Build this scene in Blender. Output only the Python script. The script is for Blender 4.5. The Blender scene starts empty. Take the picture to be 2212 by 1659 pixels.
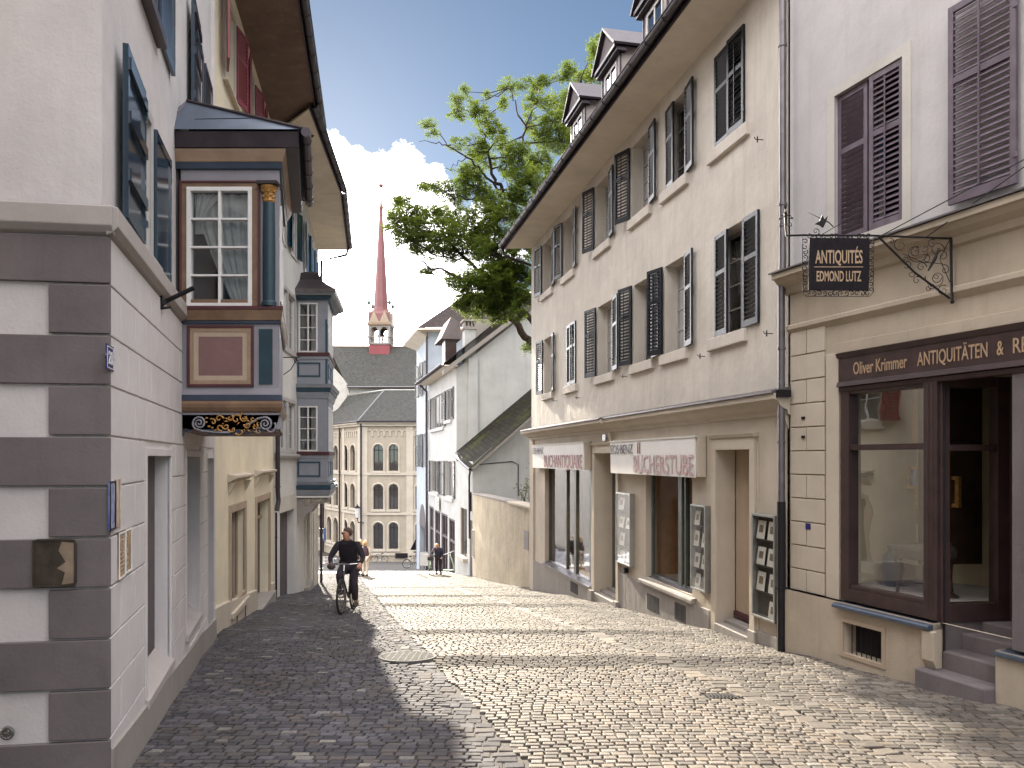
import bpy, bmesh, math, random
import numpy as np
from mathutils import Vector, Matrix, noise as mnoise
R = math.radians
random.seed(7); rng = np.random.default_rng(11)
S = bpy.context.scene; COL = S.collection
# ---------------------------------------------------------------- camera, sky, sun, exposure
EYE = 1.6; FPX = 1661.0; CX = 1106.0; HZ = 990.0; CAMX = 0.0
cd = bpy.data.cameras.new('camera'); cam = bpy.data.objects.new('camera', cd); COL.objects.link(cam)
cam.location = (0, 0, EYE); cam.rotation_euler = (R(90), 0, 0)
cd.sensor_width = 36.0; cd.lens = 36.0 * FPX / 2212.0; cd.shift_y = (HZ - 829.5) / 2212.0
cd.clip_start = 0.05; cd.clip_end = 6000
S.camera = cam
SUN_EL = 20.5; SUN_AZ = -15.2          # azimuth from +Y, negative = left
w = bpy.data.worlds.new('World'); S.world = w; w.use_nodes = True
nt = w.node_tree; nt.nodes.clear()
def N(t, ty, **kw):
    n = t.nodes.new(ty)
    for k, v in kw.items():
        if k in n.inputs: n.inputs[k].default_value = v
        else: setattr(n, k, v)
    return n
sky = N(nt, 'ShaderNodeTexSky'); sky.sky_type = 'NISHITA'; sky.sun_disc = False
sky.sun_elevation = R(SUN_EL); sky.sun_rotation = R(SUN_AZ); sky.altitude = 600; sky.air_density = 0.55; sky.dust_density = 0.12; sky.ozone_density = 1.8
bg = N(nt, 'ShaderNodeBackground'); bg.inputs['Strength'].default_value = 0.05
out = N(nt, 'ShaderNodeOutputWorld')
tc = N(nt, 'ShaderNodeTexCoord')
def mth(t, op, a, b=None, c=None, clamp=False):
    n = t.nodes.new('ShaderNodeMath'); n.operation = op; n.use_clamp = clamp
    for i, v in enumerate((a, b, c)):
        if v is None: continue
        if hasattr(v, 'default_value') or hasattr(v, 'links'): t.links.new(v, n.inputs[i])
        else: n.inputs[i].default_value = v
    return n.outputs[0]
# clouds: everything under a tilted plane through the sky dome, with billowy edge, a few puffs above it
dt = N(nt, 'ShaderNodeVectorMath'); dt.operation = 'DOT_PRODUCT'
nt.links.new(tc.outputs['Generated'], dt.inputs[0]); dt.inputs[1].default_value = (-0.55, 0.315, -1.0)
n1 = N(nt, 'ShaderNodeTexNoise', Scale=5.5, Detail=9.0, Roughness=0.58)
n2 = N(nt, 'ShaderNodeTexNoise', Scale=13.0, Detail=6.0, Roughness=0.55)
nt.links.new(tc.outputs['Generated'], n1.inputs['Vector']); nt.links.new(tc.outputs['Generated'], n2.inputs['Vector'])
e1 = mth(nt, 'MULTIPLY_ADD', n1.outputs['Fac'], 0.46, -0.23)
edge = mth(nt, 'ADD', dt.outputs['Value'], e1)
edge = mth(nt, 'ADD', edge, mth(nt, 'MULTIPLY_ADD', n2.outputs['Fac'], 0.16, -0.08))
m1 = mth(nt, 'MULTIPLY', edge, 22.0, clamp=True)
# broken bright cloud, unseen, added above and behind the camera to light shaded walls
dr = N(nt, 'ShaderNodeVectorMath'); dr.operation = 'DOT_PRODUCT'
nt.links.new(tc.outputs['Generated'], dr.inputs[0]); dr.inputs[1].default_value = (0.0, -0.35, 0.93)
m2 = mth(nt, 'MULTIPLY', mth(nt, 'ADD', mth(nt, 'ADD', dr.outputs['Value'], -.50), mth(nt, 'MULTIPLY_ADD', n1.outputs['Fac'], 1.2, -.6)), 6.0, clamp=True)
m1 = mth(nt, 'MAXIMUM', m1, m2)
mx = N(nt, 'ShaderNodeMix'); mx.data_type = 'RGBA'
# the air grows milky towards the sun and the horizon
sd = N(nt, 'ShaderNodeVectorMath'); sd.operation = 'DOT_PRODUCT'
nt.links.new(tc.outputs['Generated'], sd.inputs[0])
SUNV = Vector((math.sin(R(SUN_AZ)) * math.cos(R(SUN_EL)), math.cos(R(SUN_AZ)) * math.cos(R(SUN_EL)), math.sin(R(SUN_EL))))
sd.inputs[1].default_value = SUNV
glow = mth(nt, 'MULTIPLY_ADD', mth(nt, 'POWER', mth(nt, 'MAXIMUM', sd.outputs['Value'], 0.0), 7.0), 3.2, 1.0)      # thin cloud is brightest round the sun
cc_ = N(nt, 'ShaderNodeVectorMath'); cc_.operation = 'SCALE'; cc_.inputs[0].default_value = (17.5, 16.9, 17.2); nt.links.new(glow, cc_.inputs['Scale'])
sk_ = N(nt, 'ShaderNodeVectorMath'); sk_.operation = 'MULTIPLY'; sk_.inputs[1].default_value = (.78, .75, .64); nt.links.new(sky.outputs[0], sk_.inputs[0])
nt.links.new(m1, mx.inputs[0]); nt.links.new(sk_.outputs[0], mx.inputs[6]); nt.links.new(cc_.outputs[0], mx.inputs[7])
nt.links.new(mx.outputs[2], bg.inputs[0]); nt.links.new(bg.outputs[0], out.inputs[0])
sl = bpy.data.lights.new('sun', 'SUN'); sl.energy = 3.7; sl.angle = R(0.5); sl.color = (1.0, 0.90, 0.74)
so = bpy.data.objects.new('sun', sl); COL.objects.link(so); so.rotation_euler = (-SUNV).to_track_quat('-Z', 'Y').to_euler()
vs = S.view_settings; vs.view_transform = 'Standard'; vs.look = 'None'; vs.exposure = 2.25; vs.gamma = 1.0; vs.use_curve_mapping = False
S.cycles.max_bounces = 6; S.cycles.diffuse_bounces = 4; S.cycles.transparent_max_bounces = 12; S.cycles.caustics_reflective = False; S.cycles.caustics_refractive = False
S.cycles.sample_clamp_indirect = 6.0
# ---------------------------------------------------------------- materials
MT = {}
def newmat(name):
    m = bpy.data.materials.new(name); m.use_nodes = True; t = m.node_tree; t.nodes.clear()
    o = N(t, 'ShaderNodeOutputMaterial'); b = N(t, 'ShaderNodeBsdfPrincipled'); t.links.new(b.outputs[0], o.inputs[0])
    MT[name] = m; return m, t, b, o
def lk(t, a, b): t.links.new(a, b)
def mixc(t, fac, a, b, blend='MIX'):
    n = t.nodes.new('ShaderNodeMix'); n.data_type = 'RGBA'; n.blend_type = blend
    for i, v in ((0, fac), (6, a), (7, b)):
        if hasattr(v, 'links'): t.links.new(v, n.inputs[i])
        elif i == 0: n.inputs[0].default_value = v
        else: n.inputs[i].default_value = tuple(v) + ((1,) if len(v) == 3 else ())
    return n.outputs[2]
def posn(t, sc=(1, 1, 1)):
    g = N(t, 'ShaderNodeNewGeometry'); mp = N(t, 'ShaderNodeMapping'); mp.inputs['Scale'].default_value = sc
    lk(t, g.outputs['Position'], mp.inputs['Vector']); return mp.outputs[0]
def nz(t, vec, scale, detail=4, rough=.55):
    n = N(t, 'ShaderNodeTexNoise', Scale=scale, Detail=detail, Roughness=rough); lk(t, vec, n.inputs['Vector']); return n.outputs['Fac']
def ramp(t, fac, a, b):
    n = N(t, 'ShaderNodeMapRange'); n.clamp = True
    n.inputs['From Min'].default_value = a; n.inputs['From Max'].default_value = b; lk(t, fac, n.inputs['Value']); return n.outputs[0]
def bump(t, b, h, strength=.3, dist=.01):
    n = N(t, 'ShaderNodeBump', Strength=strength, Distance=dist); lk(t, h, n.inputs['Height']); lk(t, n.outputs[0], b.inputs['Normal'])
def solid(name, col, rough=.6, var=.12, scale=6, bmp=.15, bs=60, metal=0, spec=.5, dirt=None):
    m, t, b, o = newmat(name); p = posn(t)
    f = ramp(t, nz(t, p, scale, 6), .3, .7); d = tuple(c * (1 - var) for c in col); l = tuple(min(1, c * (1 + var)) for c in col)
    c = mixc(t, f, d, l)
    if dirt: c = mixc(t, mth(t, 'MULTIPLY', ramp(t, nz(t, p, scale * .6 + 1.3, 8, .7), .5, .75), dirt[1]), c, dirt[0])
    lk(t, c, b.inputs['Base Color']); b.inputs['Roughness'].default_value = rough; b.inputs['Metallic'].default_value = metal
    b.inputs['Specular IOR Level'].default_value = spec
    if bmp: bump(t, b, nz(t, p, bs, 3), bmp, .01)
    return m
def plaster(name, col, var=.10, streak=.22, bmp=.4, stain=(.25, .21, .17), rough=.9, big=.5, lump=.0):
    m, t, b, o = newmat(name); p = posn(t)
    c = mixc(t, ramp(t, nz(t, p, 1.1, 8, .62), .3, .7), tuple(x * (1 - var) for x in col), tuple(min(1, x * (1 + var)) for x in col))
    st = ramp(t, nz(t, posn(t, (2.6, 2.6, .22)), 1.7, 7, .65), .52, .78)
    c = mixc(t, mth(t, 'MULTIPLY', st, streak), c, stain)
    sp = ramp(t, nz(t, p, 7.0, 8, .75), .58, .75)
    c = mixc(t, mth(t, 'MULTIPLY', sp, streak * .6), c, stain)
    lk(t, c, b.inputs['Base Color']); b.inputs['Roughness'].default_value = rough; b.inputs['Specular IOR Level'].default_value = .25
    hgt = mth(t, 'ADD', mth(t, 'MULTIPLY', nz(t, p, 45, 3), .35), mth(t, 'ADD', nz(t, p, 6, 5), mth(t, 'MULTIPLY', nz(t, posn(t, (1, 1, .45)), 1.6, 4), 3.0 + lump)))
    bump(t, b, hgt, bmp, .018); return m
plaster('plaster_white', (.58, .55, .54), streak=.10)
plaster('plaster_cream', (.74, .66, .50), streak=.3, stain=(.42, .33, .2))
plaster('plaster_sand', (.63, .575, .50), streak=.34, bmp=.6, lump=.8, stain=(.33, .28, .23))
plaster('plaster_grey', (.50, .48, .47), streak=.2)
plaster('plaster_pale', (.60, .59, .56), streak=.24)
plaster('plaster_far', (.46, .465, .455), streak=.25); plaster('plaster_blue', (.40, .45, .50), streak=.08)
plaster('plaster_yellow', (.45, .38, .295), streak=.3, stain=(.25, .2, .13), var=.12)
plaster('wall_rough', (.44, .38, .28), streak=.4, bmp=.9, lump=1.5, stain=(.26, .2, .13), var=.16)
plaster('soffit_white', (.78, .70, .58), streak=.12, bmp=.15)
plaster('soffit_brown', (.17, .12, .095), streak=.4, bmp=.3, stain=(.30, .24, .20), var=.25)
plaster('stone_quoin', (.155, .135, .135), var=.2, streak=.5, bmp=.35, stain=(.08, .06, .07))
plaster('stone_pale', (.52, .49, .44), streak=.1); plaster('stone_trim', (.40, .365, .345), streak=.15, stain=(.2, .17, .15), bmp=.25)
plaster('stone_warm', (.52, .455, .37), streak=.2, stain=(.3, .22, .14), bmp=.25)
plaster('stone_grey', (.30, .275, .25), streak=.3, stain=(.14, .12, .10), bmp=.4)
plaster('stone_door', (.42, .33, .245), streak=.35, stain=(.2, .14, .09), bmp=.3)
plaster('church_stone', (.43, .375, .295), streak=.35, stain=(.36, .29, .2), bmp=.2)
plaster('church_trim', (.56, .50, .41), streak=.15, bmp=.2)
solid('joint', (.19, .155, .13), .95, bmp=0)
solid('dark', (.012, .010, .012), .9, bmp=0)
solid('niche_dark', (.10, .08, .085), .8, .2, 3)
solid('iron', (.014, .012, .014), .6, .3, 9, .3, 80, .1, spec=.25)
solid('zinc', (.17, .155, .16), .42, .2, 5, .1, 30, .7)
solid('zinc_dark', (.045, .035, .042), .45, .25, 5, .15, 30, .5)
solid('zinc_roof', (.10, .125, .17), .42, .18, 3, .1, 12, .5)
solid('wood_brown', (.18, .11, .066), .5, .25, 4, .2, 40, dirt=((.10, .05, .03), .7))
solid('maroon', (.075, .022, .026), .5, .25, 4, .2, 40)
solid('panel_red', (.20, .11, .105), .6, .15, 3, .2, 60)
solid('tan', (.29, .20, .135), .55, .2, 4, .2, 50)
solid('bay_grey', (.235, .225, .25), .55, .1, 3, .15, 60)
solid('bay_blue', (.028, .042, .068), .5, .2, 4, .2, 50)
solid('teal', (.013, .040, .056), .5, .2, 4, .15, 60)
solid('bay2_grey', (.24, .255, .29), .55, .08, 3, .1, 60)
solid('bay2_blue', (.022, .058, .09), .45, .15, 3, .1, 60)
solid('gold', (.40, .21, .06), .45, .35, 30, .4, 90, .3)
solid('scroll_grey', (.22, .21, .23), .5, .25, 20, .3, 90)
solid('white_paint', (.70, .68, .66), .45, .06, 5, .08, 60)
solid('window_grey', (.42, .40, .38), .5, .1, 5, .1, 60)
solid('shutter_green', (.010, .013, .018), .42, .22, 5, .15, 70, spec=.35, dirt=((.035, .036, .04), .4))
solid('shutter_purple', (.115, .085, .105), .5, .2, 5, .2, 70, dirt=((.21, .18, .20), .5))
solid('shutter_blue', (.016, .036, .058), .12, .2, 3, .05, 30, spec=.9)
solid('shutter_red', (.22, .03, .038), .45, .2, 5, .15, 60)
solid('shop_brown', (.046, .027, .026), .38, .25, 5, .12, 50)
solid('shop_green', (.075, .085, .075), .4, .25, 5, .12, 50)
solid('case_frame', (.34, .34, .32), .35, .15, 6, .1, 50, .6)
solid('curtain', (.74, .72, .71), .85, .1, 10, .2, 60)
solid('interior_cream', (.66, .58, .42), .8, .12, 2, .1)
solid('interior_orange', (.50, .27, .11), .8, .25, 2, .1)
solid('interior_dark', (.06, .05, .045), .8, .3, 2, .1)
solid('paper', (.72, .70, .66), .7, .06, 8, 0)
solid('book_red', (.30, .05, .05), .6); solid('book_blue', (.06, .12, .25), .6); solid('book_tan', (.4, .28, .14), .6)
solid('sign_black', (.010, .007, .010), .6, .3, 20, .1, spec=.15)
solid('letter_gold', (.38, .26, .16), .5, .15, 20, .1)
solid('letter_pink', (.46, .30, .29), .6, .15, 10, .1); solid('letter_red', (.24, .07, .07), .6, .2, 10, .1)
solid('letter_grey', (.13, .12, .13), .6, .15, 10, .1)
solid('awning', (.74, .72, .69), .75, .04, 3, .15, 20)
solid('metal_cover', (.12, .115, .11), .8, .3, 12, .5, 60, 0, spec=.12)
solid('blue_enamel', (.02, .02, .12), .25, .1); solid('enamel_white', (.75, .75, .78), .3, .05)
solid('red_paint', (.26, .06, .065), .6, .12, .8, .1, 8)
solid('spire_red', (.24, .095, .095), .55, .12, .8, .1, 8)
solid('white_stone', (.55, .52, .46), .7, .1, 2)
solid('rubber', (.02, .02, .02), .7); solid('chrome', (.5, .5, .5), .25, .1, 5, 0, 10, 1)
solid('bike_frame', (.03, .03, .04), .35); solid('scooter_green', (.45, .62, .42), .4)
solid('skin', (.50, .25, .17), .55, .08, 30, .1, 100); solid('hair_grey', (.10, .062, .045), .7, .3, 90, .4, 150); solid('hair_blond', (.62, .42, .20), .55, .25, 90, .4, 150)
solid('cloth_black', (.012, .010, .016), .85, .35, 9, 1.0, 16); solid('cloth_dark', (.030, .022, .030), .85, .35, 9, 1.0, 18); solid('cloth_vest', (.06, .03, .045), .7, .3, 20, .4, 60)
solid('cloth_cream', (.55, .48, .40), .8, .12, 20, .3, 90); solid('cloth_beige', (.42, .33, .24), .8, .15, 20, .3, 90); solid('cloth_navy', (.03, .035, .06), .8, .2, 20, .3, 90)
solid('shoe', (.05, .03, .025), .6); solid('lens', (.02, .02, .02), .2)
solid('wood_chair', (.05, .028, .018), .4, .3, 8); solid('cushion', (.07, .055, .05), .9, .3, 20, .3)
solid('sign_brown', (.045, .035, .025), .45, .5, 9, .2, 50); solid('sign_tan', (.22, .17, .12), .6, .3, 9)
solid('bark', (.045, .032, .025), .95, .35, 7, .8, 22)
solid('copper_green', (.10, .15, .15), .5, .3, 2)
def roofm(name, c1, c2, moss=None, sc=1.0, mossf=(.5, .7)):
    m, t, b, o = newmat(name); uv = N(t, 'ShaderNodeUVMap'); p = uv.outputs[0]
    br = N(t, 'ShaderNodeTexBrick', Scale=1.0); br.inputs['Brick Width'].default_value = .18 * sc; br.inputs['Row Height'].default_value = .16 * sc
    br.inputs['Mortar Size'].default_value = .012 * sc; br.inputs['Color1'].default_value = (*c1, 1); br.inputs['Color2'].default_value = (*c2, 1); br.inputs['Mortar'].default_value = (c1[0] * .3, c1[1] * .3, c1[2] * .3, 1)
    br.inputs['Mortar Smooth'].default_value = .2; lk(t, p, br.inputs['Vector'])
    g = posn(t); c = br.outputs['Color']
    c = mixc(t, ramp(t, nz(t, g, 8 / sc, 8, .8), .4, .65), c, tuple(x * 2.6 for x in c1))
    if moss: c = mixc(t, mth(t, 'MULTIPLY', ramp(t, nz(t, g, 1.2 / sc, 7, .7), *mossf), .85), c, moss)
    lk(t, c, b.inputs['Base Color']); b.inputs['Roughness'].default_value = .9; b.inputs['Specular IOR Level'].default_value = .12
    sp = N(t, 'ShaderNodeSeparateXYZ'); lk(t, p, sp.inputs[0])
    saw = mth(t, 'FRACT', mth(t, 'DIVIDE', sp.outputs[1], .16 * sc))
    bump(t, b, mth(t, 'ADD', mth(t, 'MULTIPLY', saw, -1.0), mth(t, 'MULTIPLY', br.outputs['Fac'], -.6)), 1.0, .03 * sc); return m
roofm('roof_tiles', (.035, .028, .028), (.075, .055, .05), (.05, .052, .035), 1.0)
roofm('roof_church', (.045, .045, .042), (.09, .085, .075), (.075, .085, .07), 1.7)
roofm('roof_moss', (.010, .009, .007), (.035, .028, .02), (.07, .085, .012), 1.5, (.52, .72))
def glassm(name, tint=(.9, .93, .92), refl=1.0, rough=.02, base=0.06):
    m, t, b, o = newmat(name); t.nodes.remove(b)
    fr = N(t, 'ShaderNodeFresnel', IOR=1.52); tr = N(t, 'ShaderNodeBsdfTransparent'); tr.inputs[0].default_value = (*tint, 1)
    gl = N(t, 'ShaderNodeBsdfGlossy', Roughness=rough); gl.inputs[0].default_value = (.92, .94, 1, 1)
    p = posn(t); bp = N(t, 'ShaderNodeBump', Strength=.25, Distance=.01); lk(t, nz(t, p, 1.6, 2), bp.inputs['Height']); lk(t, bp.outputs[0], gl.inputs['Normal'])
    ms = N(t, 'ShaderNodeMixShader'); lk(t, mth(t, 'MULTIPLY_ADD', fr.outputs[0], refl, base, clamp=True), ms.inputs[0]); lk(t, tr.outputs[0], ms.inputs[1]); lk(t, gl.outputs[0], ms.inputs[2])
    lk(t, ms.outputs[0], o.inputs[0]); return m
glassm('glass'); glassm('glass_shop', (.93, .93, .9), .3, .015, .0); glassm('glass_dark', (.12, .12, .13), 1.2, .03, .08)
def emis(name, col, s):
    m, t, b, o = newmat(name); b.inputs['Base Color'].default_value = (*col, 1); b.inputs['Emission Color'].default_value = (*col, 1); b.inputs['Emission Strength'].default_value = s; return m
emis('lamp_glow', (1.0, .55, .2), 6.0)
# posters with printed picture
def poster(name, a, b_, c, sc):
    m, t, b, o = newmat(name); p = posn(t, (1, 1, 1.4))
    f = nz(t, p, sc, 5, .7); f2 = nz(t, posn(t, (3, 3, .6)), sc, 4)
    cc = mixc(t, ramp(t, f, .4, .6), a, b_); cc = mixc(t, ramp(t, f2, .5, .62), cc, c)
    lk(t, cc, b.inputs['Base Color']); b.inputs['Roughness'].default_value = .25; return m
poster('poster_blue', (.04, .06, .22), (.12, .16, .35), (.35, .38, .5), 3); poster('poster_tan', (.40, .30, .2), (.55, .45, .35), (.25, .12, .06), 5)
poster('poster_brown', (.20, .10, .03), (.38, .22, .07), (.07, .035, .02), 5)
# setts
def settm(name, base, warm, rough):
    m, t, b, o = newmat(name); g = N(t, 'ShaderNodeNewGeometry'); p = posn(t)
    rp = N(t, 'ShaderNodeValToRGB'); lk(t, g.outputs['Random Per Island'], rp.inputs[0])
    els = rp.color_ramp.elements; els[0].position = 0; els[0].color = (*[c * .62 for c in base], 1); els[1].position = 1; els[1].color = (*[c * 1.5 for c in base], 1)
    for ps, c in ((.35, tuple(x * .9 for x in base)), (.6, warm), (.8, tuple(x * 1.15 for x in base)), (.965, tuple(x * 1.35 for x in base)), (.985, (.33, .31, .27))):
        e = els.new(ps); e.color = (*c, 1)
    c = mixc(t, ramp(t, nz(t, p, 55, 6, .75), .3, .7), rp.outputs[0], (0, 0, 0), 'MULTIPLY')
    c = mixc(t, .5, rp.outputs[0], c); c = mixc(t, ramp(t, nz(t, p, .9, 5, .6), .35, .65), mixc(t, .42, c, (.05, .042, .035)), c)
    lk(t, c, b.inputs['Base Color'])
    lk(t, mth(t, 'MULTIPLY_ADD', nz(t, p, 5, 5, .7), .25, rough - .12), b.inputs['Roughness']); b.inputs['Specular IOR Level'].default_value = .16
    bump(t, b, mth(t, 'ADD', nz(t, p, 38, 5, .6), mth(t, 'MULTIPLY', nz(t, p, 160, 2), .3)), .6, .004); return m
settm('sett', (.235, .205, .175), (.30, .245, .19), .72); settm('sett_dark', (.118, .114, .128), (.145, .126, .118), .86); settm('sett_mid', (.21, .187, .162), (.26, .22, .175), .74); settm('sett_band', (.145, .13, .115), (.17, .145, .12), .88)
solid('ground_sand', (.06, .052, .043), .95, .35, 9, .5, 60)
# leaves: light shines through
def leafm(name, c1, c2, tr):
    m, t, b, o = newmat(name); g = N(t, 'ShaderNodeNewGeometry')
    c = mixc(t, g.outputs['Random Per Island'], c1, c2); lk(t, c, b.inputs['Base Color']); b.inputs['Roughness'].default_value = .45
    tl = N(t, 'ShaderNodeBsdfTranslucent'); lk(t, mixc(t, .5, c, tr), tl.inputs[0]); ms = N(t, 'ShaderNodeMixShader'); ms.inputs[0].default_value = .48
    lk(t, b.outputs[0], ms.inputs[1]); lk(t, tl.outputs[0], ms.inputs[2]); lk(t, ms.outputs[0], o.inputs[0]); return m
leafm('leaf', (.016, .040, .010), (.060, .098, .020), (.34, .44, .05)); leafm('leaf_small', (.04, .07, .02), (.10, .12, .04), (.2, .25, .05))
# ---------------------------------------------------------------- objects
def wloc(o):
    v = Vector((0, 0, 0))
    while o is not None: v += o.location; o = o.parent
    return v
def thing(name, label, cat, loc, group=None):
    o = bpy.data.objects.new(name, None); COL.objects.link(o); o.location = loc; o.empty_display_size = .2
    o['label'] = label; o['category'] = cat
    if group: o['group'] = group
    return o
def tag(o, label, cat, group=None, kind=None):
    if label: o['label'] = label
    if cat: o['category'] = cat
    if group: o['group'] = group
    if kind: o['kind'] = kind
    return o
class Fr:
    """wall frame: a along the wall, z up, o out of the wall"""
    def __init__(s, x, y, dx, dy, side):
        l = math.hypot(dx, dy); s.o = Vector((x, y)); s.d = Vector((dx, dy)) / l
        s.n = Vector((s.d.y, -s.d.x)) if side > 0 else Vector((-s.d.y, s.d.x))
    def p(s, a, z, o=0.0): q = s.o + s.d * a + s.n * o; return Vector((q.x, q.y, z))
    def Y(s, Y): return (Y - s.o.y) / s.d.y
    def u(s, u, o=0.0):
        k = (u - CX) / FPX; return (k * (s.o.y + o * s.n.y) - s.o.x - o * s.n.x) / (s.d.x - k * s.d.y)
    def v(s, a, v, o=0.0):
        return EYE - (v - HZ) / FPX * s.p(a, 0, o).y
class MB:
    def __init__(s): s.v = []; s.f = []; s.uv = {}; s.mi = []; s.cm = 0
    def add(s, vs, fs):
        b = len(s.v); s.v += [tuple(v) for v in vs]
        for f in fs: s.f.append(tuple(b + i for i in f)); s.mi.append(s.cm)
        return s
    def quad(s, a, b, c, d, uv=None):
        s.add([a, b, c, d], [(0, 1, 2, 3)])
        if uv: s.uv[len(s.f) - 1] = uv
        return s
    def box(s, fr, a0, a1, z0, z1, o0, o1):
        P = [fr.p(a, z, o) for a in (a0, a1) for z in (z0, z1) for o in (o0, o1)]
        return s.add(P, [(0, 1, 3, 2), (4, 6, 7, 5), (0, 4, 5, 1), (2, 3, 7, 6), (0, 2, 6, 4), (1, 5, 7, 3)])
    def wbox(s, c, sz, rz=0, rx=0, ry=0):
        M = Matrix.Translation(c) @ Matrix.Rotation(rz, 4, 'Z') @ Matrix.Rotation(ry, 4, 'Y') @ Matrix.Rotation(rx, 4, 'X')
        P = [M @ Vector((x * sz[0] / 2, y * sz[1] / 2, z * sz[2] / 2)) for x in (-1, 1) for y in (-1, 1) for z in (-1, 1)]
        return s.add(P, [(0, 1, 3, 2), (4, 6, 7, 5), (0, 4, 5, 1), (2, 3, 7, 6), (0, 2, 6, 4), (1, 5, 7, 3)])
    def prism(s, A, B, cap=True):
        n = len(A); F = [(i, (i + 1) % n, n + (i + 1) % n, n + i) for i in range(n)]
        if cap: F += [tuple(range(n - 1, -1, -1)), tuple(range(n, 2 * n))]
        return s.add(list(A) + list(B), F)
    def prof(s, fr, pts, a0, a1):            # (o,z) profile swept along the wall
        return s.prism([fr.p(a0, z, o) for o, z in pts], [fr.p(a1, z, o) for o, z in pts])
    def plate(s, fr, pts, o0, o1):           # (a,z) outline with thickness
        return s.prism([fr.p(a, z, o0) for a, z in pts], [fr.p(a, z, o1) for a, z in pts])
    def tube(s, pts, r, n=8, r1=None, closed=False):
        pts = [Vector(p) for p in pts]; m = len(pts); vs = []; fs = []; up = Vector((0, 0, 1)); prev = None
        for i, p in enumerate(pts):
            if closed: t = pts[(i + 1) % m] - pts[i - 1]
            else: t = pts[min(i + 1, m - 1)] - pts[max(i - 1, 0)]
            t.normalize()
            if prev is None: x = t.cross(up if abs(t.z) < .9 else Vector((1, 0, 0))).normalized()
            else: x = (prev - t * prev.dot(t)).normalized()
            prev = x; y = t.cross(x); rr = r if r1 is None else r + (r1 - r) * i / (m - 1)
            if isinstance(r, (list, tuple)): rr = r[i]
            for k in range(n):
                a = 2 * math.pi * k / n; vs.append(p + (x * math.cos(a) + y * math.sin(a)) * rr)
        for i in range(m if closed else m - 1):
            j = (i + 1) % m
            for k in range(n): fs.append((i * n + k, i * n + (k + 1) % n, j * n + (k + 1) % n, j * n + k))
        if not closed: fs += [tuple(range(n - 1, -1, -1)), tuple(range((m - 1) * n, m * n))]
        return s.add(vs, fs)
    def lathe(s, c, pr, n=16, ph=0):        # pr: (r,z)
        c = Vector(c); vs = [c + Vector((r * math.cos(2 * math.pi * k / n + ph), r * math.sin(2 * math.pi * k / n + ph), z)) for r, z in pr for k in range(n)]
        m = len(pr); fs = [(i * n + k, i * n + (k + 1) % n, (i + 1) * n + (k + 1) % n, (i + 1) * n + k) for i in range(m - 1) for k in range(n)]
        fs += [tuple(range(n - 1, -1, -1)), tuple(range((m - 1) * n, m * n))]
        return s.add(vs, fs)
    def ball(s, c, r, n=10, sz=(1, 1, 1)):
        pr = [(max(.001, r * math.sin(math.pi * i / n)), -r * math.cos(math.pi * i / n)) for i in range(n + 1)]
        b = len(s.v); s.lathe((0, 0, 0), pr, n + 2)
        for i in range(b, len(s.v)): x = s.v[i]; s.v[i] = (c[0] + x[0] * sz[0], c[1] + x[1] * sz[1], c[2] + x[2] * sz[2])
        return s
    def build(s, name, mat, parent=None, bevel=0, smooth=False, recalc=True):
        o3 = wloc(parent) if parent else Vector((0, 0, 0))
        me = bpy.data.meshes.new(name); me.from_pydata([(v[0] - o3.x, v[1] - o3.y, v[2] - o3.z) for v in s.v], [], s.f)
        mats = mat if isinstance(mat, (list, tuple)) else [mat]
        for m in mats: me.materials.append(MT[m])
        if len(mats) > 1: me.polygons.foreach_set('material_index', s.mi)
        if s.uv:
            l = me.uv_layers.new(name='UVMap')
            for fi, uv in s.uv.items():
                for k, li in enumerate(me.polygons[fi].loop_indices): l.data[li].uv = uv[k]
        if recalc:
            bm = bmesh.new(); bm.from_mesh(me); bmesh.ops.recalc_face_normals(bm, faces=bm.faces); bm.to_mesh(me); bm.free()
        o = bpy.data.objects.new(name, me); COL.objects.link(o)
        if parent: o.parent = parent
        if smooth:
            me.polygons.foreach_set('use_smooth', [True] * len(me.polygons))
        if bevel:
            b = o.modifiers.new('bevel', 'BEVEL'); b.width = bevel; b.segments = 2; b.limit_method = 'ANGLE'; b.angle_limit = R(40)
        return o
def child(name, m, parent): o = bpy.data.objects.new(name, m); COL.objects.link(o); o.parent = parent; return o
def copy_tree(o, parent=None):
    c = o.copy(); COL.objects.link(c)
    if parent is not None: c.parent = parent
    for ch in [x for x in COL.objects if x.parent == o and x != c]: copy_tree(ch, c)
    return c
def wallgrid(mb, fr, a0, a1, z0, z1, holes, depth=.2, o=0.0, top=None):
    A = sorted(set([a0, a1] + [h[i] for h in holes for i in (0, 1) if a0 < h[i] < a1])); Z = sorted(set([z0, z1] + [h[i] for h in holes for i in (2, 3) if z0 < h[i] < z1]))
    # long cells are split so the light on them stays smooth
    for i in range(len(A) - 1):
        for j in range(len(Z) - 1):
            ca, cz = (A[i] + A[i + 1]) / 2, (Z[j] + Z[j + 1]) / 2
            if any(h[0] < ca < h[1] and h[2] < cz < h[3] for h in holes): continue
            mb.quad(fr.p(A[i], Z[j], o), fr.p(A[i + 1], Z[j], o), fr.p(A[i + 1], Z[j + 1], o), fr.p(A[i], Z[j + 1], o))
    for h in holes:
        d = h[4] if len(h) > 4 else depth
        x0, x1, y0, y1 = h[:4]; y0 = max(y0, z0)
        q = [(x0, y0), (x1, y0), (x1, y1), (x0, y1)]
        for k in range(4):
            (p0, p1) = q[k], q[(k + 1) % 4]
            mb.quad(fr.p(p0[0], p0[1], o), fr.p(p1[0], p1[1], o), fr.p(p1[0], p1[1], o - d), fr.p(p0[0], p0[1], o - d))
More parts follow.
